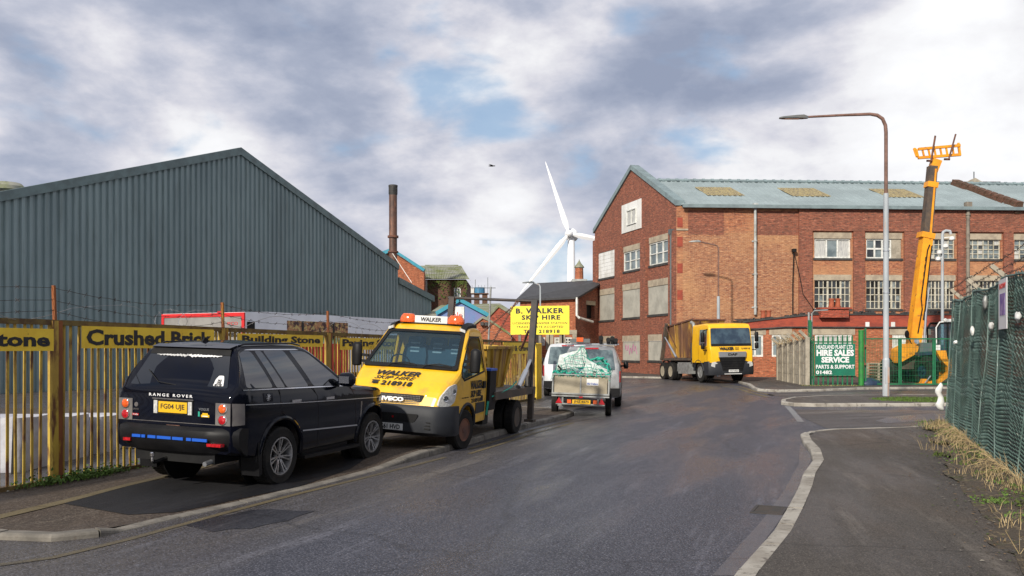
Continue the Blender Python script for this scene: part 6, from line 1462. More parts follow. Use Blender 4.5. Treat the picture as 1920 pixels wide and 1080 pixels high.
    for j in range(NY+1):
        y = -.74+1.48*j/NY; pts = []
        for i in range(NX*2+1): x = -.60+2.1*i/(NX*2); pts.append(TM @ Vector((x, y+.025*math.sin(i*.8+j*2), (hz(x, y) if x > -.57 else 1.0)+(.0 if abs(y) < .7 else -.1))))
        mb.tube(pts, .0055, 3)
    pts = []
    for j in range(60): y = -.72+1.44*j/59; pts.append(TM @ Vector((-.57+.02*math.sin(j*1.3), y, 1.06+.03*math.sin(j*.7)+.02*math.sin(j*2.1)+(.05 if y > .1 else 0))))
    mb.tube(pts, .022, 5)
    pts = [TM @ Vector((.35+.1*math.sin(k), -.15-.5*k/18+.05*math.sin(k*2), 1.34+.14*math.sin(k/18*3.1)+.03*math.sin(k*1.7))) for k in range(19)]; mb.tube(pts, .03, 5)
    for y0 in (.62, -.66): mb.tube([TM @ Vector((-.4+.3*k/5, y0+.02*math.sin(k*2), 1.05+(.30)*k/5)) for k in range(6)], .018, 5)
    tag(mb.build('cargo_net', 'net_green'), 'green cargo net pulled over the trailer load', 'net')
trailer()
def panel_van(name, label, cx, cy, yaw, L_, Wd, Ht, paint, hood, seedlab, rear=True, group=None):
    """estate/van body, origin under the rear bumper, x forward"""
    t = thing(name, label, 'van', (cx, cy, .0), math.pi/2-yaw); TM = MW[t.name]; hw = Wd/2; bl = Ht*.60
    ZT = [(0, bl-.04), (.04, bl), (.26, Ht-.07), (.40, Ht), (L_*.5, Ht+.02), (L_-hood-.75, Ht-.03), (L_-hood, bl+.04), (L_-.35, bl-.12), (L_-.05, bl-.32), (L_, bl-.48)]
    zt = lambda x: lerp_tab(ZT, x); zb = lambda x: .30
    def W(x, z):
        w = hw
        if z > bl: w -= (z-bl)*.24+(z-bl)**2*.15
        if z < .5: w -= (.5-z)*.2
        if x < .25: w -= .07*((.25-x)/.25)**2
        if x > L_-.7: w -= .2*((x-L_+.7)/.7)**2
        return w
    mb = MB(); loft_body(mb, fr(0, L_, .12), zb, zt, W, r=.09); body = mb.build('body', paint, t, smooth=True, angle=35)
    cut = MB(); xw = (.85, L_-.88); [cut.cyl((x, s*.62*hw/.9, .33), (x, s*1.3, .33), .39, n=28) for x in xw for s in (-1, 1)]; boolean(body, cut); body.data.materials.clear(); body.data.materials.append(MATS[paint])
    for s in (-1, 1):
        xe = L_-hood
        side_patch(t, 'side_window', 'van_glass', W, [(.45, bl+.03), (1.55, bl+.02), (1.5, Ht-.12), (.62, Ht-.12)], .004, s, .05)
        side_patch(t, 'side_window', 'van_glass', W, [(1.65, bl+.02), (2.45, bl+.01), (2.4, Ht-.12), (1.6, Ht-.12)], .004, s, .05)
        side_patch(t, 'side_window', 'van_glass', W, [(2.55, bl+.01), (xe-.12, bl), (xe-.62, Ht-.14), (2.50, Ht-.12)], .004, s, .05)
        lines_patch(t, 'trim_line', 'black_plastic', W, [(.2, .62), (L_-.3, .60)], .07, .008, s)
        for x in (1.6, 2.5, xe-.05): lines_patch(t, 'door_gap', 'black', W, [(x, bl), (x, .35)], .012, .002, s)
        side_patch(t, 'tail_lamp', 'lens_red', W, [(.03, .75), (.16, .75), (.17, bl), (.06, bl)], .008, s, .02, .05)
        mb = MB(); mb.rings([[Vector((xe-.3+.06*math.cos(a)*k, s*(hw+.13)+.08*math.sin(a)*k, z)) for a in fr(0, 6, .6)] for z, k in ((bl+.0, .7), (bl+.05, 1.05), (bl+.2, 1), (bl+.24, .6))]); mb.bar((xe-.3, s*(hw-.05), bl+.08), (xe-.3, s*(hw+.08), bl+.1), .05); mb.build('door_mirror', 'black_plastic', t, smooth=True)
        for x in xw: wheel_simple(t, x, s*(hw-.11), .33, .2, s)
    rb, rt = Vector((.035, 0, bl+.03)), Vector((.24, 0, Ht-.10)); n_ = Vector((-(rt-rb).z, 0, (rt-rb).x)).normalized()
    mb = MB(); mb.prism(rounded([(-hw*.80, 0), (hw*.80, 0), (hw*.70, 1), (-hw*.70, 1)], .05), lambda u, v, d: rb+(rt-rb)*v+Vector((0, u, 0))+n_*(.014+d), -.01, 0); mb.build('rear_window', 'van_glass', t)
    mb = MB(); mb.box(.20, .24, -.22, .22, Ht-.07, Ht-.03); mb.build('brake_lamp', 'lens_red', t)
    mb = MB(); mb.box(-.10, .10, -hw+.04, hw-.04, .34, .58); mb.build('rear_bumper', 'black_plastic', t, bevel=.04)
    w0, w1 = Vector((L_-hood-.02, 0, bl+.08)), Vector((L_-hood-.72, 0, Ht-.06)); n2 = Vector(((w1-w0).z, 0, -(w1-w0).x)).normalized()
    mb = MB(); mb.prism(rounded([(-hw*.84, 0), (hw*.84, 0), (hw*.72, 1), (-hw*.72, 1)], .05), lambda u, v, d: w0+(w1-w0)*v+Vector((0, u, 0))+n2*(.02+d), -.01, 0); mb.build('windscreen', 'van_glass', t)
    mb = MB(); [mb.box(L_-.30, L_-.02, s*hw*.5-.14, s*hw*.5+.14, bl-.42, bl-.25) for s in (-1, 1)]; pieces('headlamp', 'lens_clear', t, TM, mb)
    mb = MB(); mb.box(L_-.2, L_+.08, -hw+.12, hw-.12, .32, .56); mb.build('front_bumper', 'black_plastic', t, bevel=.04)
    return t, TM, Ht, L_
# silver van ahead of the trailer
c = gnd(1112, 764); t, TM, Ht, L_ = panel_van('silver_van', 'silver grey van with roof bars and rear beacon parked in front of the loaded trailer', 2.32, 25.9, .13, 4.5, 1.78, 1.80, 'van_silver', .95, 1)
mb = MB(); [mb.box(x-.02, x+.02, -.8, .8, Ht+.06, Ht+.10) for x in (.7, 1.7, 2.6)]; [mb.bar((.5, s*.72, Ht+.05), (2.9, s*.72, Ht+.05), .035) for s in (-1, 1)]; mb.build('roof_rack', 'steel_silver', t)
mb = MB(); mb.box(.55, .75, .05, .65, Ht+.12, Ht+.24); mb.m('x') if False else None; lb = mb.build('light_bar', 'pipe_dark', t, bevel=.02)
mb = MB(); mb.box(.53, .77, .25, .45, Ht+.15, Ht+.28); mb.build('beacon', 'lens_orange', lb, bevel=.02)
for k, (y, z) in enumerate(((-.28, .22), (-.50, .16), (-.62, .2), (-.72, .14))): mb = MB(); mb.cyl((.6, y, Ht+.08), (.6, y, Ht+.06+z), .05, .07, n=12); mb.cyl((.52, y, Ht+z+.05), (.68, y, Ht+z+.05), .07, n=12); mb.build('work_lamp', 'black', t)
# white van at the left
q = at(1040, 740, 27); panel_van('white_van', 'white van with dark lower bumper partly hidden between the gatepost and the trailer', 2.0, 31.6, .08, 4.3, 1.8, 1.9, 'van_white', .9, 2)

# ------------------------------------------------------------------ the big skip lorry by the works
def big_lorry():
    t = thing('skip_lorry', 'large yellow six wheeled skip lorry parked on the pavement by the brick works', 'lorry', (10.55, 44.6, .06), math.pi/2-2.95, .015, .012)
    TM = MW[t.name]
    zt = lambda x: lerp_tab([(-.75, 2.88), (.9, 2.92), (1.12, 2.86), (1.22, 2.72), (1.34, 1.80), (1.40, 1.62), (1.42, 1.0)], x); zb = lambda x: .95
    def W(x, z):
        w = 1.17-(max(0, z-1.7))*.07
        if x > 1.1: w -= .10*((x-1.1)/.32)**2
        return w
    mb = MB(); loft_body(mb, fr(-.75, 1.1, .3)+fr(1.12, 1.42, .03), zb, zt, W, r=.08, crown=.02); cab = mb.build('cab', 'lorry_yellow', t, smooth=True, angle=35)
    w0, w1 = Vector((1.345, 0, 1.80)), Vector((1.215, 0, 2.74)); nw = Vector(((w1-w0).z, 0, -(w1-w0).x)).normalized()
    mb = MB(); mb.prism(rounded([(-1.06, 0), (1.06, 0), (1.02, .92), (-1.02, .92)], .08), lambda u, v, d: w0+(w1-w0)*v+Vector((0, u, 0))+nw*(.03+d), -.03, 0); ws = mb.build('windscreen', 'glass_wind' if 'glass_wind' in MATS else 'van_glass', t)
    mb = MB(); mb.prism([(-1.06, -.02), (1.06, -.02), (1.04, .10), (-1.04, .10)], lambda u, v, d: w0+(w1-w0)*v+Vector((0, u, 0))+nw*(.036+d), -.01, 0); mb.build('windscreen_base', 'black', ws)
    for sg in (-1, 1):
        side_patch(t, 'side_window', 'van_glass', W, [(.15, 1.85), (1.08, 1.80), (1.02, 2.62), (.15, 2.62)], .006, sg, .06)
        lines_patch(t, 'door_gap', 'black', W, [(.05, 2.7), (.05, 1.0)], .012, .003, sg); lines_patch(t, 'door_gap', 'black', W, [(1.12, 1.75), (1.14, 1.0)], .012, .003, sg)
        mb = MB(); mb.rings([[Vector((1.22+.08*math.cos(a)*k, sg*1.42+.10*math.sin(a)*k, z)) for a in fr(0, 6, .5)] for z, k in ((1.98, .7), (2.02, 1), (2.42, 1), (2.47, .7))]); mb.rings([[Vector((1.22+.08*math.cos(a)*k, sg*1.42+.10*math.sin(a)*k, z)) for a in fr(0, 6, .5)] for z, k in ((1.64, .7), (1.67, 1), (1.90, 1), (1.94, .7))]); mb.tube([(1.1, sg*1.12, 2.62), (1.18, sg*1.36, 2.55), (1.2, sg*1.42, 2.4)], .025, 5); mb.tube([(1.1, sg*1.13, 1.6), (1.18, sg*1.38, 1.58), (1.2, sg*1.42, 1.7)], .025, 5)
        mb.build('door_mirror', 'black_plastic', t, smooth=True)
        mb = MB(); mb.prism(rounded([(sg*.62, .66), (sg*1.10, .80), (sg*1.06, .98), (sg*.90, 1.02), (sg*.68, .88)], .03), lambda u, v, d: Vector((1.44+d-.10*max(0, abs(u)-.8), u, v)), 0, .03); mb.build('headlamp', 'lens_clear', t)
        lines_patch(t, 'cab_vent', 'lorry_yellow', W, [(1.30, 1.05), (1.32, 1.55)], .06, .02, sg)
    mb = MB(); rs = []
    for f_ in fr(-1, 1, .125):
        y = 1.19*f_; xo = 1.50-.18*abs(f_)**5
        rs.append([Vector((x, y, z)) for x, z in ((.75, 1.02), (xo-.06, 1.04), (xo, .9), (xo, .5), (xo-.06, .36), (.8, .36))])
    mb.rings(rs); bp = mb.build('front_bumper', 'bumper_grey', t, smooth=True)
    mb = MB(); mb.prism([(-.52, .56), (.52, .56), (.70, 1.30), (-.70, 1.30)], lambda u, v, d: Vector((1.43+d+.0, u, v)), 0, .085); gr = mb.build('grille', 'black', t, bevel=.01)
    mb = MB(); [mb.box(1.515, 1.535, -.50-.03*i, .50+.03*i, .66+.12*i, .69+.12*i) for i in range(5)]; pieces('grille_bar', 'black_plastic', gr, TM, mb)
    mb = MB(); mb.prism([(-.70, 1.24), (.70, 1.24), (.72, 1.50), (-.72, 1.50)], lambda u, v, d: Vector((1.42+d, u, v)), 0, .11); gp_ = mb.build('grille_panel', 'steel_silver', t, bevel=.012)
    text('DAF', .1, 'lettering', 'ink', gp_, TM @ face_M((1.535, 0, 1.365), (0, 1, 0), (0, 0, 1)), width=.48, height=.12, bold=.006)
    text('WALKER', .1, 'lettering', 'ink', t, TM @ face_M((1.435, -.27, 1.66), (0, 1, 0), (-.12, 0, 1)), width=.78, height=.15, bold=.006); text('SKIP\nHIRE', .1, 'lettering', 'ink', t, TM @ face_M((1.435, .27, 1.66), (0, 1, 0), (-.12, 0, 1)), width=.22, height=.14); text('218918', .1, 'lettering', 'ink', t, TM @ face_M((1.435, .72, 1.66), (0, 1, 0), (-.12, 0, 1)), width=.46, height=.08, bold=.002)
    mb = MB(); mb.box(1.51, 1.53, -.22, .30, .50, .62); pl = mb.build('number_plate', 'plate_white', t); text('YT17 WCU', .1, 'lettering', 'ink', pl, TM @ face_M((1.533, .04, .56), (0, 1, 0), (0, 0, 1)), width=.44, height=.075, bold=.002)
    mb = MB(); mb.box(1.515, 1.54, -.45, .45, .40, .43); mb.build('bumper_strip', 'plate_white', t)
    for y in (-.93, .93): make_wheel(t, 0, y, .50, .30, 1 if y > 0 else -1, .30, 'steel', 'galv')
    for x in (-3.75, -4.95):
        for y in (-.80, -1.08, .80, 1.08): make_wheel(t, x, y, .48, .26, 1 if y > 0 else -1, .29, 'dual', 'trailer_ply')
    mb = MB(); [mb.box(-5.6, .4, y-.06, y+.06, .80, 1.08) for y in (-.42, .42)]; mb.box(-5.6, -.9, -1.1, 1.1, 1.08, 1.2); mb.box(-1.1, -.8, -1.1, 1.1, .9, 2.0); mb.build('chassis', 'dirty_steel', t)
    for sg in (-1, 1):
        mb = MB(); mb.tube([(-3.1, sg*.95, .85), (-3.25, sg*.95, 1.02), (-3.75, sg*.95, 1.10), (-4.35, sg*.95, .95), (-4.95, sg*.95, 1.10), (-5.45, sg*.95, 1.0), (-5.6, sg*.95, .6)], .05, 6); mb.build('mudguard', 'bumper_grey', t, smooth=True)
        mb = MB(); mb.box(-2.8, -1.3, sg*.95-.18, sg*.95+.18, .38, .98); mb.box(-3.05, -2.8, sg*.95-.12, sg*.95+.12, .5, .9); mb.build('side_locker', 'galv', t, bevel=.02)
        mb = MB(); pts = [(math.cos(a)*.60, .50+math.sin(a)*.60) for a in fr(.1, math.pi-.1, .2)]; mb.tube([(x, sg*1.12, z) for x, z in pts], .06, 6); mb.build('wheel_arch', 'bumper_grey', t, smooth=True)
        mb = MB(); mb.bar((-5.2, sg*1.12, 1.15), (-4.5, sg*1.12, 2.9), .16, .20); mb.bar((-4.5, sg*1.12, 2.9), (-4.4, sg*1.12, 3.1), .14, .16); mb.build('lifting_arm', 'dirty_steel', t)
        mb = MB(); mb.cyl((-3.0, sg*1.14, 1.25), (-4.0, sg*1.14, 1.95), .07, n=12); mb.cyl((-4.0, sg*1.14, 1.95), (-4.6, sg*1.14, 2.35), .045, n=12); mb.build('hydraulic_ram', 'steel_silver', t, smooth=True)
        for (a, b) in (((-4.45, 2.95), (-3.2, 1.95)),):
            mb = MB(); n = 22
            for i in range(n): p = Vector((a[0]+(b[0]-a[0])*i/n, sg*1.15, a[1]+(b[1]-a[1])*i/n)); mb.bar(p-Vector((.04, .02, -.03)), p+Vector((.04, .02, -.03)), .03, .02)
            mb.build('chain', 'rust_brown', t)
    mb = MB(); mb.tube([(-.95, -.95, 1.1), (-.95, -.95, 2.8), (-1.02, -.97, 2.98), (-1.2, -1.0, 3.05)], .09, 12); mb.build('exhaust_stack', 'galv', t, smooth=True)
    mb = MB(); mb.tube([(-.85, -.6, 2.0), (-.8, -.7, 2.7), (-.9, -.3, 2.7), (-.85, .4, 2.2)], .03, 6); mb.box(-.9, -.8, -1.1, -.85, 1.6, 2.3); mb.build('hoses', 'black', t)
    s = thing('waste_skip', 'tall rusty yellow skip carried on the back of the large yellow lorry', 'skip', tuple(TM @ Vector((-3.3, 0, 1.22))), math.pi/2-2.95)
    mb = MB(); b0, b1, h = 1.1, 2.0, 2.0
    o_ = [[Vector((-1.1, -.82, 0)), Vector((-1.1, .82, 0)), Vector((1.3, .82, 0)), Vector((1.3, -.82, 0))], [Vector((-2.2, -.92, h-.35)), Vector((-2.2, .92, h-.35)), Vector((1.9, .92, h)), Vector((1.9, -.92, h))]]
    i_ = [[p*.96+Vector((0, 0, .04)) for p in r] for r in o_]
    mb.rings([i_[0], [p+Vector((0, 0, .04)) for p in i_[1]], o_[1], o_[0]]); mb.build('body', 'skip_rusty', s)
    mb = MB(); e = o_[1]; [mb.bar(a, b, .10, .08) for a, b in zip(e, e[1:]+e[:1])]; mb.build('rim_rail', 'rust_brown', s)
    mb = MB()
    for x in (-1.0, -.3, .4, 1.1):
        for sg in (-1, 1): mb.bar((x, sg*.83, .02), (x*1.5, sg*.93, h-.15), .09, .05)
    [mb.bar((-1.12, y, .02), (-2.2, y, h-.38), .09, .05) for y in (-.5, .5)]; [mb.bar((1.32, y, .02), (1.92, y, h-.05), .09, .05) for y in (-.5, .5)]; mb.build('ribs', 'skip_rusty', s)
    mb = MB(); mb.rings([[Vector((x, -.8, z)), Vector((x, .8, z)), Vector((x, .8, z-.2)), Vector((x, -.8, z-.2))] for x, z in ((-1.7, 1.42), (-.6, 1.75), (.4, 1.82), (1.6, 1.72))]); mb.build('load', 'rust_brown', s)
big_lorry()

# ------------------------------------------------------------------ yard frontage: concrete panels, palisade, sign, mesh gates
A_, B_ = Vector((13.8, 45.6, 0)), Vector((13.05, 38.9, 0)); d_ = (B_-A_); ang = math.atan2(d_.y, d_.x); n_ = 5
t = thing('concrete_fence', 'weathered concrete post and panel fence with dead climbers beside the green palisade', 'fence', tuple(A_), ang); Lc = d_.length
for i in range(n_+1):
    u = Lc*i/n_; h = 2.0+.25*i/n_; mb = MB(); mb.box(u-.08, u+.08, -.09, .09, 0, h); mb.bar((u, 0, h-.05), (u, -.35, h+.28), .10, .12); mb.build('post', 'concrete', t, bevel=.01)
    if i < n_:
        for k in range(4): mb = MB(); z0 = (h-.05)*k/4; mb.box(u+.085, u+Lc/n_-.085, -.03, .03, z0+.004, z0+(h-.05)/4-.004); [mb.box(u+.085+q, u+.12+q, -.04, -.03, z0+.02, z0+(h-.05)/4-.02) for q in (.0, .3, .62, .95) if q < Lc/n_-.25]; mb.build('panel', 'concrete', t)
mb = MB(); g = random.Random(9)
for k in range(90):
    u = g.uniform(0, Lc); p = Vector((u, g.uniform(-.2, .2), 1.9+.25*u/Lc)); pts = [p]
    for i in range(5): p = p+Vector((g.uniform(-.15, .15), g.uniform(-.15, .15), g.uniform(-.06, .16))); pts.append(p)
    mb.tube(pts, .008, 3)
o = mb.build('dead_climber', 'dry_grass', M=frame(A_, ang)); tag(o, 'dry leafless climber tangled along the top of the concrete fence', 'climber', kind='stuff')
YF = 39.2; xg = lambda px: xpx(px, YF)
t = thing('palisade_fence', 'short green steel palisade fence carrying the hire sign', 'fence', (xg(1520), YF, 0), 0)
x0 = xg(1520); mb = MB(); k = 0
xx = .12
W_ = xg(1606)-x0
g = random.Random(4)
while xx < W_-.05:
    h = 2.30+g.uniform(-.02, .02); mb.box(xx-.035, xx+.035, -.03, -.012, .08, h-.06); mb.face([(xx-.035, -.02, h-.06), (xx+.035, -.02, h-.06), (xx+.012, -.02, h+.03)]); mb.face([(xx-.035, -.02, h-.06), (xx-.012, -.02, h+.03), (xx+.0, -.02, h-.04)]); xx += .215
mb.build('pales', 'green_paint', t)
for z in (.45, 2.0): mb = MB(); mb.box(0, W_, -.008, .03, z, z+.06); mb.build('rail', 'green_paint', t)
mb = MB(); mb.box(-.10, .02, -.06, .06, 0, 3.0); mb.build('post', 'green_paint', t); mb = MB(); mb.cyl((-.05, .1, 0), (-.05, .1, 3.35), .05, n=10); mb.tube([(.09, .1, .1), (.09, .1, 3.3), (.2, .1, 3.42), (.8, .1, 3.45)], .035, 8); mb.build('conduit', 'galv', t, smooth=True)
s = thing('hire_sign', 'green and white board advertising plant hire sales and service on the palisade', 'sign', (xpx(1566, YF-.12), YF-.12, 1.77-22.5/F*YF), 0); kk = YF/F
mb = MB(); mb.box(-37.5*kk, 37.5*kk, 0, .03, -30*kk, 30*kk); mb.build('board', 'sign_green', s)
for w_, x, y, ww, hh, b_ in (('HEADLAND PLANT LTD', -1, 24, 68, 7.5, .008), ('HIRE SALES', 0, 13, 70, 12, .018), ('SERVICE', 0, 0, 52, 11, .018), ('PARTS & SUPPORT', 0, -13, 72, 7.5, .010), ('01482', -21, -23.5, 30, 7, .012)):
    text(w_, .3, 'lettering', 'white_ink', s, MW[s.name] @ face_M((x*kk, -.006, y*kk), (1, 0, 0), (0, 0, 1)), bold=b_*.8, width=ww*kk, height=hh*kk)
t = thing('gate_post', 'thick round green steel gatepost with rust spots right of the hire sign', 'post', (xg(1613), YF-.1, 0)); mb = MB(); mb.cyl((0, 0, 0), (0, 0, zpx(622, YF)), .12, n=20); mb.cyl((0, 0, zpx(622, YF)), (0, 0, zpx(621, YF)+.05), .13, n=20); mb.build('tube', 'green_post', t, smooth=True); mb = MB(); mb.box(.08, .2, -.05, .05, 1.0, 1.1); mb.box(.08, .2, -.05, .05, 1.8, 1.9); pieces('hinge', 'rust_brown', t, None, mb)
mb = MB(); g = random.Random(3); rs = []
for z, k in ((0, 1.0), (.15, 1.1), (.3, .8), (.42, .3)): rs.append([Vector((xg(1620)+.3+.45*k*math.cos(a)*(1+.3*math.sin(3*a+z*9)), YF+.2+.25*k*math.sin(a), z)) for a in fr(0, 6, .4)])
mb.rings(rs); tag(mb.build('tarpaulin', 'rim_blue', smooth=True), 'crumpled dark blue tarpaulin on the ground behind the round gatepost', 'tarpaulin')
def mesh_gate(px0, px1, label, slim):
    t = thing('mesh_gate', label, 'gate', (xg(px0), YF+.05, 0), group='green mesh yard gates'); W_ = xg(px1)-xg(px0); zt_, zb_ = zpx(634, YF), .12
    mb = MB(); mb.box(0, .07, -.03, .03, zb_, zpx(615, YF) if slim else zt_); mb.box(W_-.07, W_, -.03, .03, zb_, zt_); mb.box(.07, W_-.07, -.03, .03, zt_-.06, zt_); mb.box(.07, W_-.07, -.03, .03, zb_, zb_+.06); mb.build('frame', 'green_paint', t)
    mb = MB(); n = int(W_/.075); [mb.box(.07+(W_-.14)*i/n-.004, .07+(W_-.14)*i/n+.004, -.006, .002, zb_, zt_) for i in range(1, n)]; n = int((zt_-zb_)/.19); [mb.box(.07, W_-.07, -.001, .008, zb_+(zt_-zb_)*i/n-.004, zb_+(zt_-zb_)*i/n+.004) for i in range(1, n)]; mb.build('mesh', 'green_paint', t)
mesh_gate(1622, 1688, 'left hand green mesh gate leaf beside the round gatepost', True); mesh_gate(1688.5, 1752, 'middle green mesh gate leaf in front of the orange machine', False); mesh_gate(1752.5, 1830, 'right hand green mesh gate leaf running behind the netted fence', False)
t = thing('pallet_stack', 'stack of old brown pallets seen through the left mesh gate', 'pallets', (xpx(1640, 43), 43, 0)); 
for k in range(7): mb = MB(); [mb.box(-.6, .6, y-.05, y+.05, .15*k+.10, .15*k+.125) for y in (-.45, -.22, 0, .22, .45)]; [mb.box(x-.05, x+.05, -.5, .5, .15*k+.0, .15*k+.10) for x in (-.55, 0, .55)]; mb.build('pallet', 'trailer_ply', t)

# ------------------------------------------------------------------ telehandler behind the gates
def telehandler():
    Y0 = 42.3; k = Y0/F; P = lambda px, py, y=0.0: Vector(((px-1740)*k, y, EYE+(HZ-py)*k))
    t = thing('telehandler', 'orange telescopic handler with its boom raised high behind the green gates', 'machine', (xpx(1740, Y0), Y0, 0))
    def seg(name, a, b, w0, w1, dep, m_):
        mb = MB(); d = (b-a).normalized(); x = Vector((d.z, 0, -d.x)); mb.rings([[p+x*w/2*s+Vector((0, q*dep/2, 0)) for s, q in ((-1, -1), (1, -1), (1, 1), (-1, 1))] for p, w in ((a, w0), (a.lerp(b, .5), (w0+w1)/2), (b, w1))]); return mb.build(name, m_, t, bevel=.02)
    seg('boom', P(1710, 668), P(1737, 440), .56, .46, .5, 'plant_orange'); seg('boom_collar', P(1735, 447), P(1737, 437), .64, .64, .58, 'plant_orange')
    seg('boom_extension', P(1737, 438), P(1748, 312), .42, .36, .40, 'dirty_steel'); seg('extension_collar', P(1745, 352), P(1746.5, 342), .50, .50, .46, 'plant_orange')
    seg('boom_head', P(1747, 325), P(1756, 300), .36, .42, .36, 'plant_orange'); seg('boom_stiffener', P(1741, 440), P(1751, 318), .10, .08, .44, 'plant_orange')
    mb = MB(); [mb.cyl(P(a, b, -.28), P(c, d, -.28), r, n=10) for a, b, c, d, r in ((1727, 655, 1731, 585, .06), (1731, 590, 1737, 540, .035))]; mb.build('lift_ram', 'steel_silver', t, smooth=True)
    mb = MB(); mb.tube([P(1716, 625, -.28), P(1724, 580, -.28), P(1722, 560, -.28), P(1734, 470, -.28), P(1738, 460, -.28)], .03, 5); mb.tube([P(1726, 600, -.28), P(1730, 575, -.28), P(1733, 540, -.28), P(1742, 462, -.28)], .03, 5); mb.build('hose', 'black', t, smooth=True)
    mb = MB(); [mb.bar(P(1722+i*1.6, 560-i*14, -.262), P(1722.6+i*1.6, 553-i*14, -.262), .10, .02) for i in range(6)]; mb.build('boom_scale', 'ink', t)
    # carriage and forks
    a, b = P(1722, 296), P(1800, 290); dz = Vector((0, 0, .42)); mb = MB(); mb.bar(a, b, .16, .12); mb.bar(a+dz, b+dz*1.05, .14, .12)
    for f_ in (0, .14, .28, .42, .56, .70, .85, 1): p = a.lerp(b, f_); mb.bar(p, p+dz+Vector((-.1+.04*f_, 0, 0)), .06, .08)
    mb.bar(a+Vector((-.05, 0, .05)), a+Vector((-.1, .2, .5)), .12, .1); mb.bar(b+Vector((0, 0, -.05)), b+Vector((.02, .2, .6)), .10, .1); mb.build('carriage', 'plant_orange', t)
    for x0, y0, x1, y1 in ((1743, 303, 1749, 257), (1776, 300, 1787, 254)): mb = MB(); mb.bar(P(x0, y0, -.15), P(x1, y1, -.25), .13, .07); mb.bar(P(x0, y0, -.15), P(x0+2, y0-4, .3), .13, .10); mb.build('fork', 'rust_brown', t)
    # body
    mb = MB(); mb.prism([(-1.55, .75), (1.6, .75), (1.6, 1.35), (-.4, 1.5), (-1.55, 1.45)], lambda u, v, d: Vector((u, d, v)), -.35, .6); mb.build('chassis', 'dirty_steel', t, bevel=.04)
    mb = MB(); mb.prism(rounded([(-1.75, 1.0), (-.85, 1.5), (-.75, 1.85), (-1.2, 1.98), (-1.75, 1.70)], .1), lambda u, v, d: Vector((u, d, v)), -.7, .1); mb.build('bonnet', 'plant_orange', t, bevel=.04)
    mb = MB(); mb.prism(rounded([(-.75, 1.55), (.05, 1.55), (.1, 1.98), (-.65, 2.02)], .06), lambda u, v, d: Vector((u, d, v)), -.72, -.2); mb.build('engine_cover', 'pipe_dark', t); mb = MB(); mb.box(-.10, .22, -.76, -.73, 1.66, 1.90); mb.build('label_plate', 'plate_white', t)
    for x, y, r in ((-.50, -.85, .68), (-1.72, .3, .62), (1.5, -.3, .62), (-.3, 1.1, .62)):
        mb = MB(); mb.lathe([(-.24, r*.5), (-.24, r*.9), (-.19, r), (.19, r), (.24, r*.9), (.24, r*.5)], (x, y, r), (1, .2, 0), 28, False)
        M = Matrix.Translation((x, y, r)) @ Matrix.Rotation(-math.pi/2+.2, 4, 'Z')
        for j in range(22):
            a = 2*math.pi*j/22
            for s_ in (-1, 1): mb.box(-.03, .03, -.09, .09, -.03, .03, M @ Matrix.Rotation(a+(.14 if s_ > 0 else 0), 4, 'Y') @ Matrix.Translation((0, s_*.10, r+.01)) @ Matrix.Rotation(.5*s_, 4, 'Z'))
        w_ = mb.build('wheel', 'rubber', t); mb = MB(); mb.lathe([(-.12, r*.5), (-.12, .1), (-.2, .08), (-.2, .001)], (x, y, r), (1, .2, 0), 20, False); mb.lathe([(.12, r*.5), (.12, .001)], (x, y, r), (1, .2, 0), 20, False); mb.lathe([(-.2, r*.5), (.2, r*.5)], (x, y, r), (1, .2, 0), 20, False); mb.build('rim', 'rim_blue', w_)
    mb = MB(); mb.prism([(-.95, 1.40), (-.3, 1.45), (-.1, 1.15), (-.0, 1.2), (-.25, 1.6), (-.95, 1.55)], lambda u, v, d: Vector((u, d, v)), -1.1, -.7); mb.build('mudguard', 'rim_blue', t)
    # stabiliser
    pp = [(1727, 657), (1745, 657), (1748, 672), (1757, 682), (1756, 700), (1735, 716), (1702, 722), (1702, 716), (1732, 709), (1748, 696), (1748, 686), (1738, 676)]
    mb = MB(); mb.prism([(P(*q).x, P(*q).z) for q in pp], lambda u, v, d: Vector((u, -1.5+d, v)), 0, .22); mb.build('stabiliser_arm', 'plant_orange', t, bevel=.015)
    a = P(1696, 727); mb = MB(); mb.box(a.x, a.x+.72, -1.75, -1.1, .02, .12); mb.prism([(a.x+.1, .12), (a.x+.6, .12), (a.x+.4, .32), (a.x+.2, .32)], lambda u, v, d: Vector((u, -1.45+d, v)), 0, .2); mb.build('stabiliser_foot', 'plant_orange', t)
    mb = MB(); mb.cyl(P(1703, 716, -1.7), P(1716, 703, -1.55), .03, n=8); mb.build('stabiliser_ram', 'steel_silver', t)
    mb = MB(); mb.prism(rounded([(P(1758, 705).x, .4), (P(1800, 705).x, .4), (P(1800, 675).x, 1.2), (P(1786, 668).x, 1.38), (P(1758, 680).x, 1.08)], .05), lambda u, v, d: Vector((u, d, v)), -.75, -.1); sp = mb.build('side_panel', 'plant_orange', t, bevel=.02)
    text('JCB', .2, 'lettering', 'ink', sp, MW[t.name] @ face_M((P(1776, 695).x, -.77, .62), (1, 0, 0), (0, 0, 1)), width=.45, height=.17, bold=.01)
    # cab
    x0, x1 = P(1746, 0).x, P(1792, 0).x; z0, z1 = 1.1, zpx(606, Y0); mb = MB()
    for a, b in (((x0+.05, z0), (x0, z1-.25)), ((x0, z1-.25), (x0+.15, z1)), ((x0+.15, z1), (x1, z1)), ((x1, z1), (x1, z0)), ((x0+.5, z0), (x0+.52, z1))): mb.bar((a[0], -.55, a[1]), (b[0], -.55, b[1]), .07); mb.bar((a[0], .4, a[1]), (b[0], .4, b[1]), .07)
    mb.box(x0+.15, x1, -.55, .4, z1, z1+.05); mb.build('cab_frame', 'black', t)
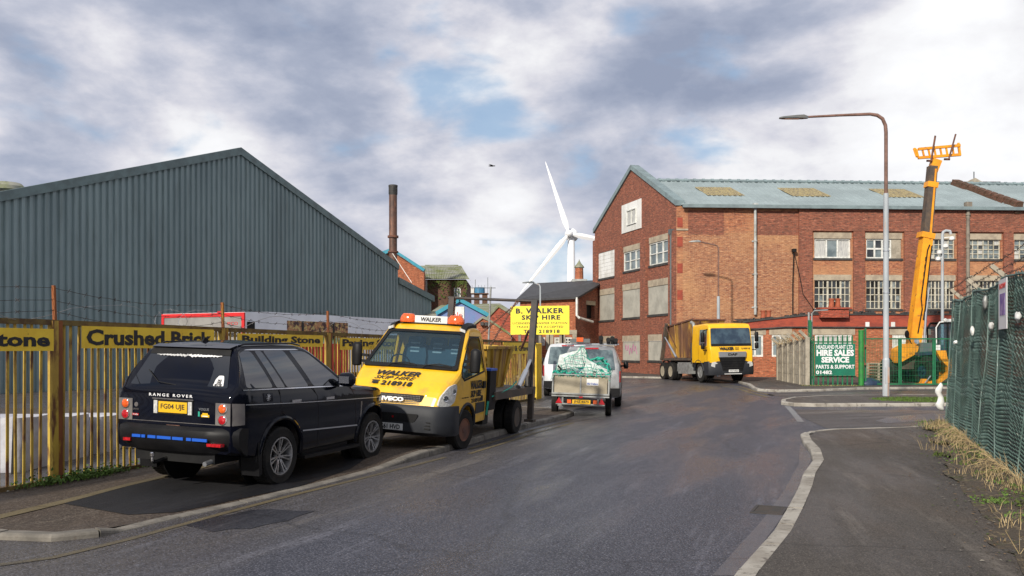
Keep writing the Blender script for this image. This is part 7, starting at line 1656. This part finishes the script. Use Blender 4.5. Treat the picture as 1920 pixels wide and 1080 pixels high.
    mb = MB(); mb.tube([(x0-.02, -.58, z0+.5), (x0-.04, -.58, z1-.22), (x0+.12, -.58, z1+.03), (x0+.5, -.58, z1+.06)], .03, 6); mb.build('grab_rail', 'plate_white', t, smooth=True)
    mb = MB(); mb.box(x0+.06, x1-.02, -.545, -.54, z0, z1); mb.box(x0+.06, x1-.02, .38, .385, z0, z1); mb.build('cab_glass', 'screen_glass', t)
    mb = MB(); mb.box(x0+.4, x0+.85, -.25, .2, 1.3, 1.45); mb.box(x0+.78, x0+.92, -.25, .2, 1.45, 2.1); mb.build('seat', 'seat_blue', t, bevel=.03)
    mb = MB(); [mb.lathe([(0, .07), (.08, .09), (.1, .05)], (x, -.6, z1+.12), (0, -1, .1), 12) for x in (x0+.35, x0+.75)]; pieces('work_lamp', 'lens_clear', t, None, mb)
    mb = MB(); c = P(1694, 627, -.4); mb.rings([[c+Vector((.10*math.cos(a)*k_, y, .20*math.sin(a)*k_)) for a in fr(0, 6, .5)] for y, k_ in ((-.05, .8), (0, 1), (.08, .9))]); mb.tube([c, c+Vector((.25, .1, -.45)), c+Vector((.5, .2, -.6))], .025, 5); mb.build('mirror', 'black_plastic', t, smooth=True)
    mb = MB(); c = P(1703, 641, -.7); mb.lathe([(0, .02), (.1, .12), (.14, .13), (.16, .001)], c, (.2, -1, .2), 16); mb.build('headlamp', 'chrome', t, smooth=True)
telehandler()

# ------------------------------------------------------------------ lamp posts, camera pole, aerial mast
t = thing('street_lamp', 'tall grey lamp post with a long rusty arm standing on the grass island', 'street lamp', (12.92, 30.4, .1))
H_ = 9.75; mb = MB(); mb.cyl((0, 0, 0), (0, 0, 1.25), .118, .114, n=20); mb.cyl((0, 0, 1.25), (.0, 0, 1.32), .114, .095, n=20, cap=False); mb.cyl((0, 0, 1.32), (0, 0, 7.0), .095, .085, n=20); mb.build('column', 'lamp_post', t, smooth=True)
mb = MB(); mb.box(-.07, .07, -.122, -.09, .45, 1.0); mb.build('inspection_door', 'lamp_post', t)
mb = MB(); mb.tube([(0, 0, 6.98), (0, 0, 9.1), (-.02, 0, 9.35), (-.12, 0, 9.58), (-.30, 0, 9.70), (-.55, 0, 9.74), (-1.6, 0, 9.70), (-2.75, 0, 9.64)], [.062]*5+[.055, .045, .038], 12); mb.build('arm', 'lamp_rust', t, smooth=True)
mb = MB(); mb.rings([[Vector((x, y, 9.62+dz)) for y, dz in ((-w, -.03), (w, -.03), (w*.7, h), (-w*.7, h))] for x, w, h in ((-2.7, .05, .05), (-2.85, .11, .09), (-3.1, .15, .07), (-3.55, .13, .03), (-3.68, .07, .01))]); lh = mb.build('lamp_head', 'pipe_dark', t, smooth=True)
mb = MB(); mb.box(-3.5, -3.0, -.10, .10, 9.575, 9.588); mb.build('lens', 'lens_clear', lh)
for bz in (3.55, 5.0): mb = MB(); mb.cyl((0, 0, bz), (0, 0, bz+.03), .105, n=20); mb.build('band', 'steel_silver', t)
def lamp2(label, px, Y, ytop, xarm, yarm, head):
    k = Y/F; t = thing('street_lamp', label, 'street lamp', (xpx(px, Y), Y, 0), group='smaller street lamps by the buildings'); zt_ = zpx(ytop, Y)
    mb = MB(); mb.cyl((0, 0, 0), (0, 0, zt_*.62), .10, .085, n=14); mb.build('column', 'lamp_post', t, smooth=True)
    mb = MB(); xa = (xarm-px)*k; mb.tube([(0, 0, zt_*.62), (0, 0, zt_-.12), (-.06, 0, zt_), (-.2, 0, zt_+.05), (xa, 0, zpx(yarm, Y))], .045, 8); mb.build('arm', 'lamp_rust' if head else 'lamp_post', t, smooth=True)
    mb = MB(); mb.rings([[Vector((xa+x, y, zpx(yarm, Y)+dz)) for y, dz in ((-w, -.03), (w, -.03), (w*.7, h), (-w*.7, h))] for x, w, h in ((.05, .05, .05), (-.1, .12, .08), (-.4, .13, .05), (-.62, .06, .02))]); mb.build('lamp_head', 'pipe_dark' if not head else 'galv', t, smooth=True)
lamp2('short street lamp with rusty arm behind the large skip lorry', 1347, 50.4, 461, 1312, 453, True)
lamp2('grey street lamp with dark head standing behind the yellow board', 1013, 50, 534, 1000, 530, False)
Y = 44.5; t = thing('camera_pole', 'pale pole with security cameras on a curved bracket behind the orange machine', 'camera pole', (xpx(1767, Y), Y, 0)); k = Y/F
mb = MB(); zt_ = zpx(440, Y); mb.tube([(0, 0, 0), (0, 0, zt_), (.05, 0, zt_+.14), (.18, 0, zt_+.2), (.38, 0, zt_+.18), (.42, 0, zt_+.02)], .075, 10); mb.build('pole', 'lamp_post', t, smooth=True)
for x, z, nm in ((.42, zpx(448, Y), 0), (-.2, zpx(474, Y), 1), (.12, zpx(462, Y), 2), (-.28, zpx(486, Y), 3)): mb = MB(); mb.lathe([(-.12, .05), (-.1, .13), (.05, .13), (.12, .06), (.13, .001)], (x, -.1, z), (0, 0, -1), 14); mb.bar((0, 0, z+.05), (x, -.08, z+.1), .04); mb.build('camera', 'plastic_white', t, smooth=True)
Y = 45; t = thing('aerial_mast', 'slim pale mast with a horizontal television aerial above the brick gables', 'aerial', (xpx(922, Y), Y, 0)); mb = MB(); zt_ = zpx(538, Y); mb.tube([(-.25, 0, 0), (-.05, 0, zt_)], .05, 8); mb.build('mast', 'galv', t, smooth=True); mb = MB(); mb.tube([(-1.05, 0, zt_-.05), (.2, 0, zt_-.05)], .018, 5); [mb.tube([(-1.0+.16*i, 0, zt_-.05-.10), (-1.0+.16*i, 0, zt_+.10)], .01, 4) for i in range(7)]; mb.build('aerial', 'pipe_dark', t)

# ------------------------------------------------------------------ netted fence on the right
RA, RB = Vector((9.7, 19.75, .03)), Vector((3.75, 4.3, .05)); rd = RB-RA; RL = math.hypot(rd.x, rd.y); RANG = math.atan2(rd.y, rd.x); MRF = frame(RA, RANG)
t = thing('netted_fence', 'tall leaning fence hung with slack dark green netting along the right pavement', 'fence', tuple(RA), RANG)
# local x runs from the far end towards the camera, +y is away from the pavement
HF = 2.76
def fold(u): return .04*math.sin(u*2.1)+.022*math.sin(u*5.3+1)+.018*math.sin(u*9.7)
def nety(u, z): return .16*z/HF*(1 if u > 1.2 else 1)+fold(u+.15*z)*(.25+.75*math.sin(min(max(z/HF, 0), 1)*math.pi*.8))
def topz(u): return HF+.05*math.sin(u*1.9)-.05*abs(math.sin(u*math.pi/2.9))
for i in range(6):
    u = .05+i*3.05; mb = MB(); mb.bar((u, .22, 0), (u, .36, 2.85), .11, .11); mb.bar((u, .36, 2.83), (u, .12, 3.05), .07, .07); mb.build('post', 'concrete', t, bevel=.008)
for z in (2.72, 1.4, .15): mb = MB(); mb.tube([(u, .13+.16*z/HF, z+.02*math.sin(u)) for u in fr(0, RL, .5)], .006, 4); mb.build('line_wire', 'galv', t)
mb = MB(); nu, nz_ = int(RL/.12), 14
V = [[mb.bm.verts.new((RL*i/nu, nety(RL*i/nu, topz(RL*i/nu)*j/nz_)+.035, topz(RL*i/nu)*j/nz_*.985+.02)) for j in range(nz_+1)] for i in range(nu+1)]
for i in range(nu):
    for j in range(nz_): mb.fv([V[i][j], V[i+1][j], V[i+1][j+1], V[i][j+1]])
mb.build('windbreak_sheet', 'net_sheet' if 'net_sheet' in MATS else 'net_dark', t, smooth=True)
mb = MB(); sp = .052; rows = int(HF/sp); per = .105
for j in range(rows+1):
    f_ = j/rows; pts = []; n = int(RL/(per/4)); ph = (j % 2)*math.pi; g = random.Random(j)
    for i in range(n+1):
        u = RL*i/n; z = topz(u)*f_; w_ = .5*sp*(1.0+.25*math.sin(u*3+j*.4)); sag = .03*math.sin(u*2.9+j*.13)+.02*mnoise.noise(Vector((u*1.3, z*1.3, 2))); pts.append((u, nety(u, z)-.004-.012*math.sin(2*math.pi*u/per+ph), max(z+w_*math.sin(2*math.pi*u/per+ph)+sag, .01)))
    mb.tube(pts, .0062 if j % 6 else .009, 3)
for u0 in fr(.3, RL, 1.9):
    mb.tube([(u0+.05*math.sin(k*.9+u0), nety(u0, topz(u0)*k/16)-.022, topz(u0)*k/16) for k in range(17)], .008, 3)
mb.tube([(u, nety(u, topz(u))-.01, topz(u)) for u in fr(0, RL, .12)], .018, 5); mb.build('netting', 'net_strand', t)
for k, (y, z, nm) in enumerate(((.10, 3.06, 'outermost'), (.20, 2.97, 'middle'), (.30, 2.90, 'innermost'))):
    barbed('barbed_wire', [MRF @ Vector((.05+i*3.05, y, z)) for i in range(6)], '%s strand of barbed wire along the top of the netted fence' % nm, 'barbed wire strands over the netted fence', sag=.03, r=.0042)
def ruz2(px, py): return wall_uz(px, py, RA, RANG)
def on_net(x0, x1, y0, y1, dy): a = ruz2(x0, (y0+y1)/2); b = ruz2(x1, (y0+y1)/2); z1 = ruz2((x0+x1)/2, y0)[1]; z0 = ruz2((x0+x1)/2, y1)[1]; return a[0], b[0], z0, z1
a, b, c, d = on_net(1869, 1884, 527, 621, 0); um = (a+b)/2; o = thing('poster', 'white and purple printed poster cable tied to the green netting', 'poster', tuple(MRF @ Vector((um, nety(um, 2)-.05, (c+d)/2+.03))), RANG); OM = MW[o.name]; hw, hh = abs(b-a)/2, (d-c)/2
mb = MB(); mb.box(-hw, hw, -.005, .004, -hh, hh); mb.build('sheet', 'white_ink', o); mb = MB(); mb.box(-hw*.6, hw*.6, -.009, -.005, -hh*.45, hh*.42); mb.build('picture', 'purple' if 'purple' in MATS else 'blue_tape', o)
text('NOW', .1, 'lettering', 'red_paint', o, OM @ face_M((0, -.008, hh*.72), (1, 0, 0), (0, 0, 1)), width=hw*1.5, height=hh*.22, bold=.003)
def scrap(lab, px, py, w, h, name='litter', m_='plastic_white', lumps=3, seed=1):
    u, z = ruz2(px, py); y = nety(u, z)-.06; g = random.Random(seed); mb = MB(); rs = []
    for k in range(7):
        f_ = k/6; r = math.sin(math.pi*(f_*.9+.05))**.6; rs.append([MRF @ Vector((u+w*r*.5*math.cos(a)*(1+.35*g.uniform(-1, 1)), y+.04*math.sin(a)*r, z+h*(f_-.5)+.02*g.uniform(-1, 1))) for a in fr(0, 5.8, .6)])
    mb.rings(rs); o = mb.build(name, m_, smooth=True, angle=60); tag(o, lab, 'litter'); return o
scrap('crumpled pale wrapper caught in the netting right of the poster', 1896, 594, .16, .14, seed=2); scrap('small white wrapper caught in the netting left of the poster', 1846, 611, .13, .12, seed=3); scrap('white scrap lowest of the litter caught in the netting', 1820, 620, .09, .14, seed=4); scrap('pale torn film hanging high on the netting', 1833, 568, .10, .22, m_='galv', seed=5)
scrap('tiny white tag on the far end of the netting', 1790, 642, .05, .06, seed=6)
# white plastic form at the far end of the fence
Y = 19.35; k = Y/F; mb = MB(); c = lambda px, py: Vector((xpx(px, Y), Y, zpx(py, Y)))
out = [((1764, 718), 1.5), ((1764, 722), 4.2), ((1760, 730), 6.5), ((1759, 735), 5.6), ((1764, 744), 5.0), ((1764, 752), 6.8), ((1761, 758), 7.4), ((1764, 765), 6.2), ((1766, 770), 3)]
mb.rings([[c(*p)+Vector((r*k*math.cos(a), r*k*.7*math.sin(a), r*k*.25*math.sin(2*a))) for a in fr(0, 5.9, .5)] for p, r in out]); o = mb.build('plastic_bag', 'plastic_white', smooth=True, angle=70); tag(o, 'lumpy white plastic bag tied to the far end of the netted fence', 'bag')

# ------------------------------------------------------------------ verge along the netted fence
def vz(x, y):
    u = (MRF.inverted() @ Vector((x, y, 0))); return .075+.07*max(0, 1-abs(u.y+.05)/.55)+.035*mnoise.noise(Vector((x*4, y*4, 0)))
pv = [MRF @ Vector((u, y, 0)) for u, y in [(.0, .35)]+[(u, -.30-.28*mnoise.noise(Vector((u*1.1, 0, 4)))-.42*min(u/9, 1)) for u in fr(-.3, RL+1, .35)]+[(RL+1, .35)]]
mb = MB(); patch_mesh(mb, [(p.x, p.y) for p in pv], lambda x, y: Vector((x, y, vz(x, y))), .12); struct(mb.build('verge', 'verge' if 'verge' in MATS else 'earth', smooth=True))
g = random.Random(77); mb = MB()
def vp(u, y): p = MRF @ Vector((u, y, 0)); p.z = vz(p.x, p.y)-.01; return p
for k in range(230):
    u = g.uniform(.5, RL); 
    if g.random() > .15+1.1*abs(math.sin(u*.8+.4))**3: continue
    c_ = vp(u, -.05-abs(g.gauss(0, .26))); mb.m('dry_grass'); tuft_mesh(mb, c_, g.randint(5, 16), g.uniform(.08, .34), .07, g, w=.0035, lean=1.0)
for k in range(120):
    c_ = vp(g.uniform(0, RL), -.05-abs(g.gauss(0, .25))); mb.m(g.choice(['grass', 'grass', 'moss'])); tuft_mesh(mb, c_, g.randint(6, 14), g.uniform(.03, .11), .06, g, w=.004, lean=.8); leafy(mb, c_, 10, .02, .07, g)
tag(mb.build('verge_plants', recalc=False), 'dry grass and low weeds along the foot of the netted fence', 'grass', kind='stuff')
mb = MB()
for k in range(80):   # bramble stems sprawling out of the net
    u = g.uniform(2.5, 9.5); p = vp(u, .0); pts = [p]; d = Vector((g.uniform(-1, 1), g.uniform(-1, 1), 0)); d = (MRF.to_3x3() @ Vector((g.uniform(-.9, .9), g.uniform(-1, -.2), 0))).normalized(); L_ = g.uniform(.15, .62)
    for i in range(1, 6): f_ = i/5; pts.append(p+d*L_*f_+Vector((g.uniform(-.01, .01), g.uniform(-.01, .01), L_*(1.1*f_-1.0*f_*f_)*g.uniform(.6, 1.2))))
    mb.m('dry_grass'); mb.tube(pts, .0032, 3)
tag(mb.build('bramble', recalc=False), 'pale dead bramble stems sprawling from the netted fence', 'bramble', kind='stuff')
mb = MB()
for k in range(4500):
    u = g.uniform(-.3, RL); y = -.05-abs(g.gauss(0, .42)); p = MRF @ Vector((u, y, 0)); inside = y > -.35; p.z = (vz(p.x, p.y) if inside else .072)+.006; s_ = g.uniform(.006, .02); a = g.uniform(0, 6.28)
    mb.m(g.choice(['leaf_dead', 'leaf_dead', 'earth', 'kerb_stone', 'moss'])); mb.face([p+Vector((math.cos(a+q)*s_*w_, math.sin(a+q)*s_*w_, g.uniform(0, .010))) for q, w_ in ((0, 1.4), (1.5, .6), (3.1, 1.3), (4.7, .7))])
tag(mb.build('leaf_litter', recalc=False), 'dead leaves and grit scattered along the verge and right pavement', 'leaf litter', kind='stuff')
# grass on the island round the lamp post and at the foot of the palisade
mb = MB(); g = random.Random(31)
for k in range(1500):
    x = g.uniform(11.7, 16.0); y = 27.2+abs(g.gauss(0, 1.2)) if False else g.uniform(26.9, 29.8)
    if ((x-14)/2.6)**2+((y-28.2)/1.3)**2 > 1+.3*mnoise.noise(Vector((x, y, 0))): continue
    mb.m(g.choice(['grass', 'moss', 'grass'])); tuft_mesh(mb, (x, y, .095), 5, .07, .05, g, w=.008)
for k in range(260): x = g.uniform(xg(1500), xg(1605)); mb.m(g.choice(['grass', 'moss', 'dry_grass'])); tuft_mesh(mb, (x, YF-.25-abs(g.gauss(0, .25)), .06), 5, .10, .06, g, w=.01)
tag(mb.build('grass', recalc=False), 'short green grass on the lamp post island and below the palisade', 'grass', kind='stuff')
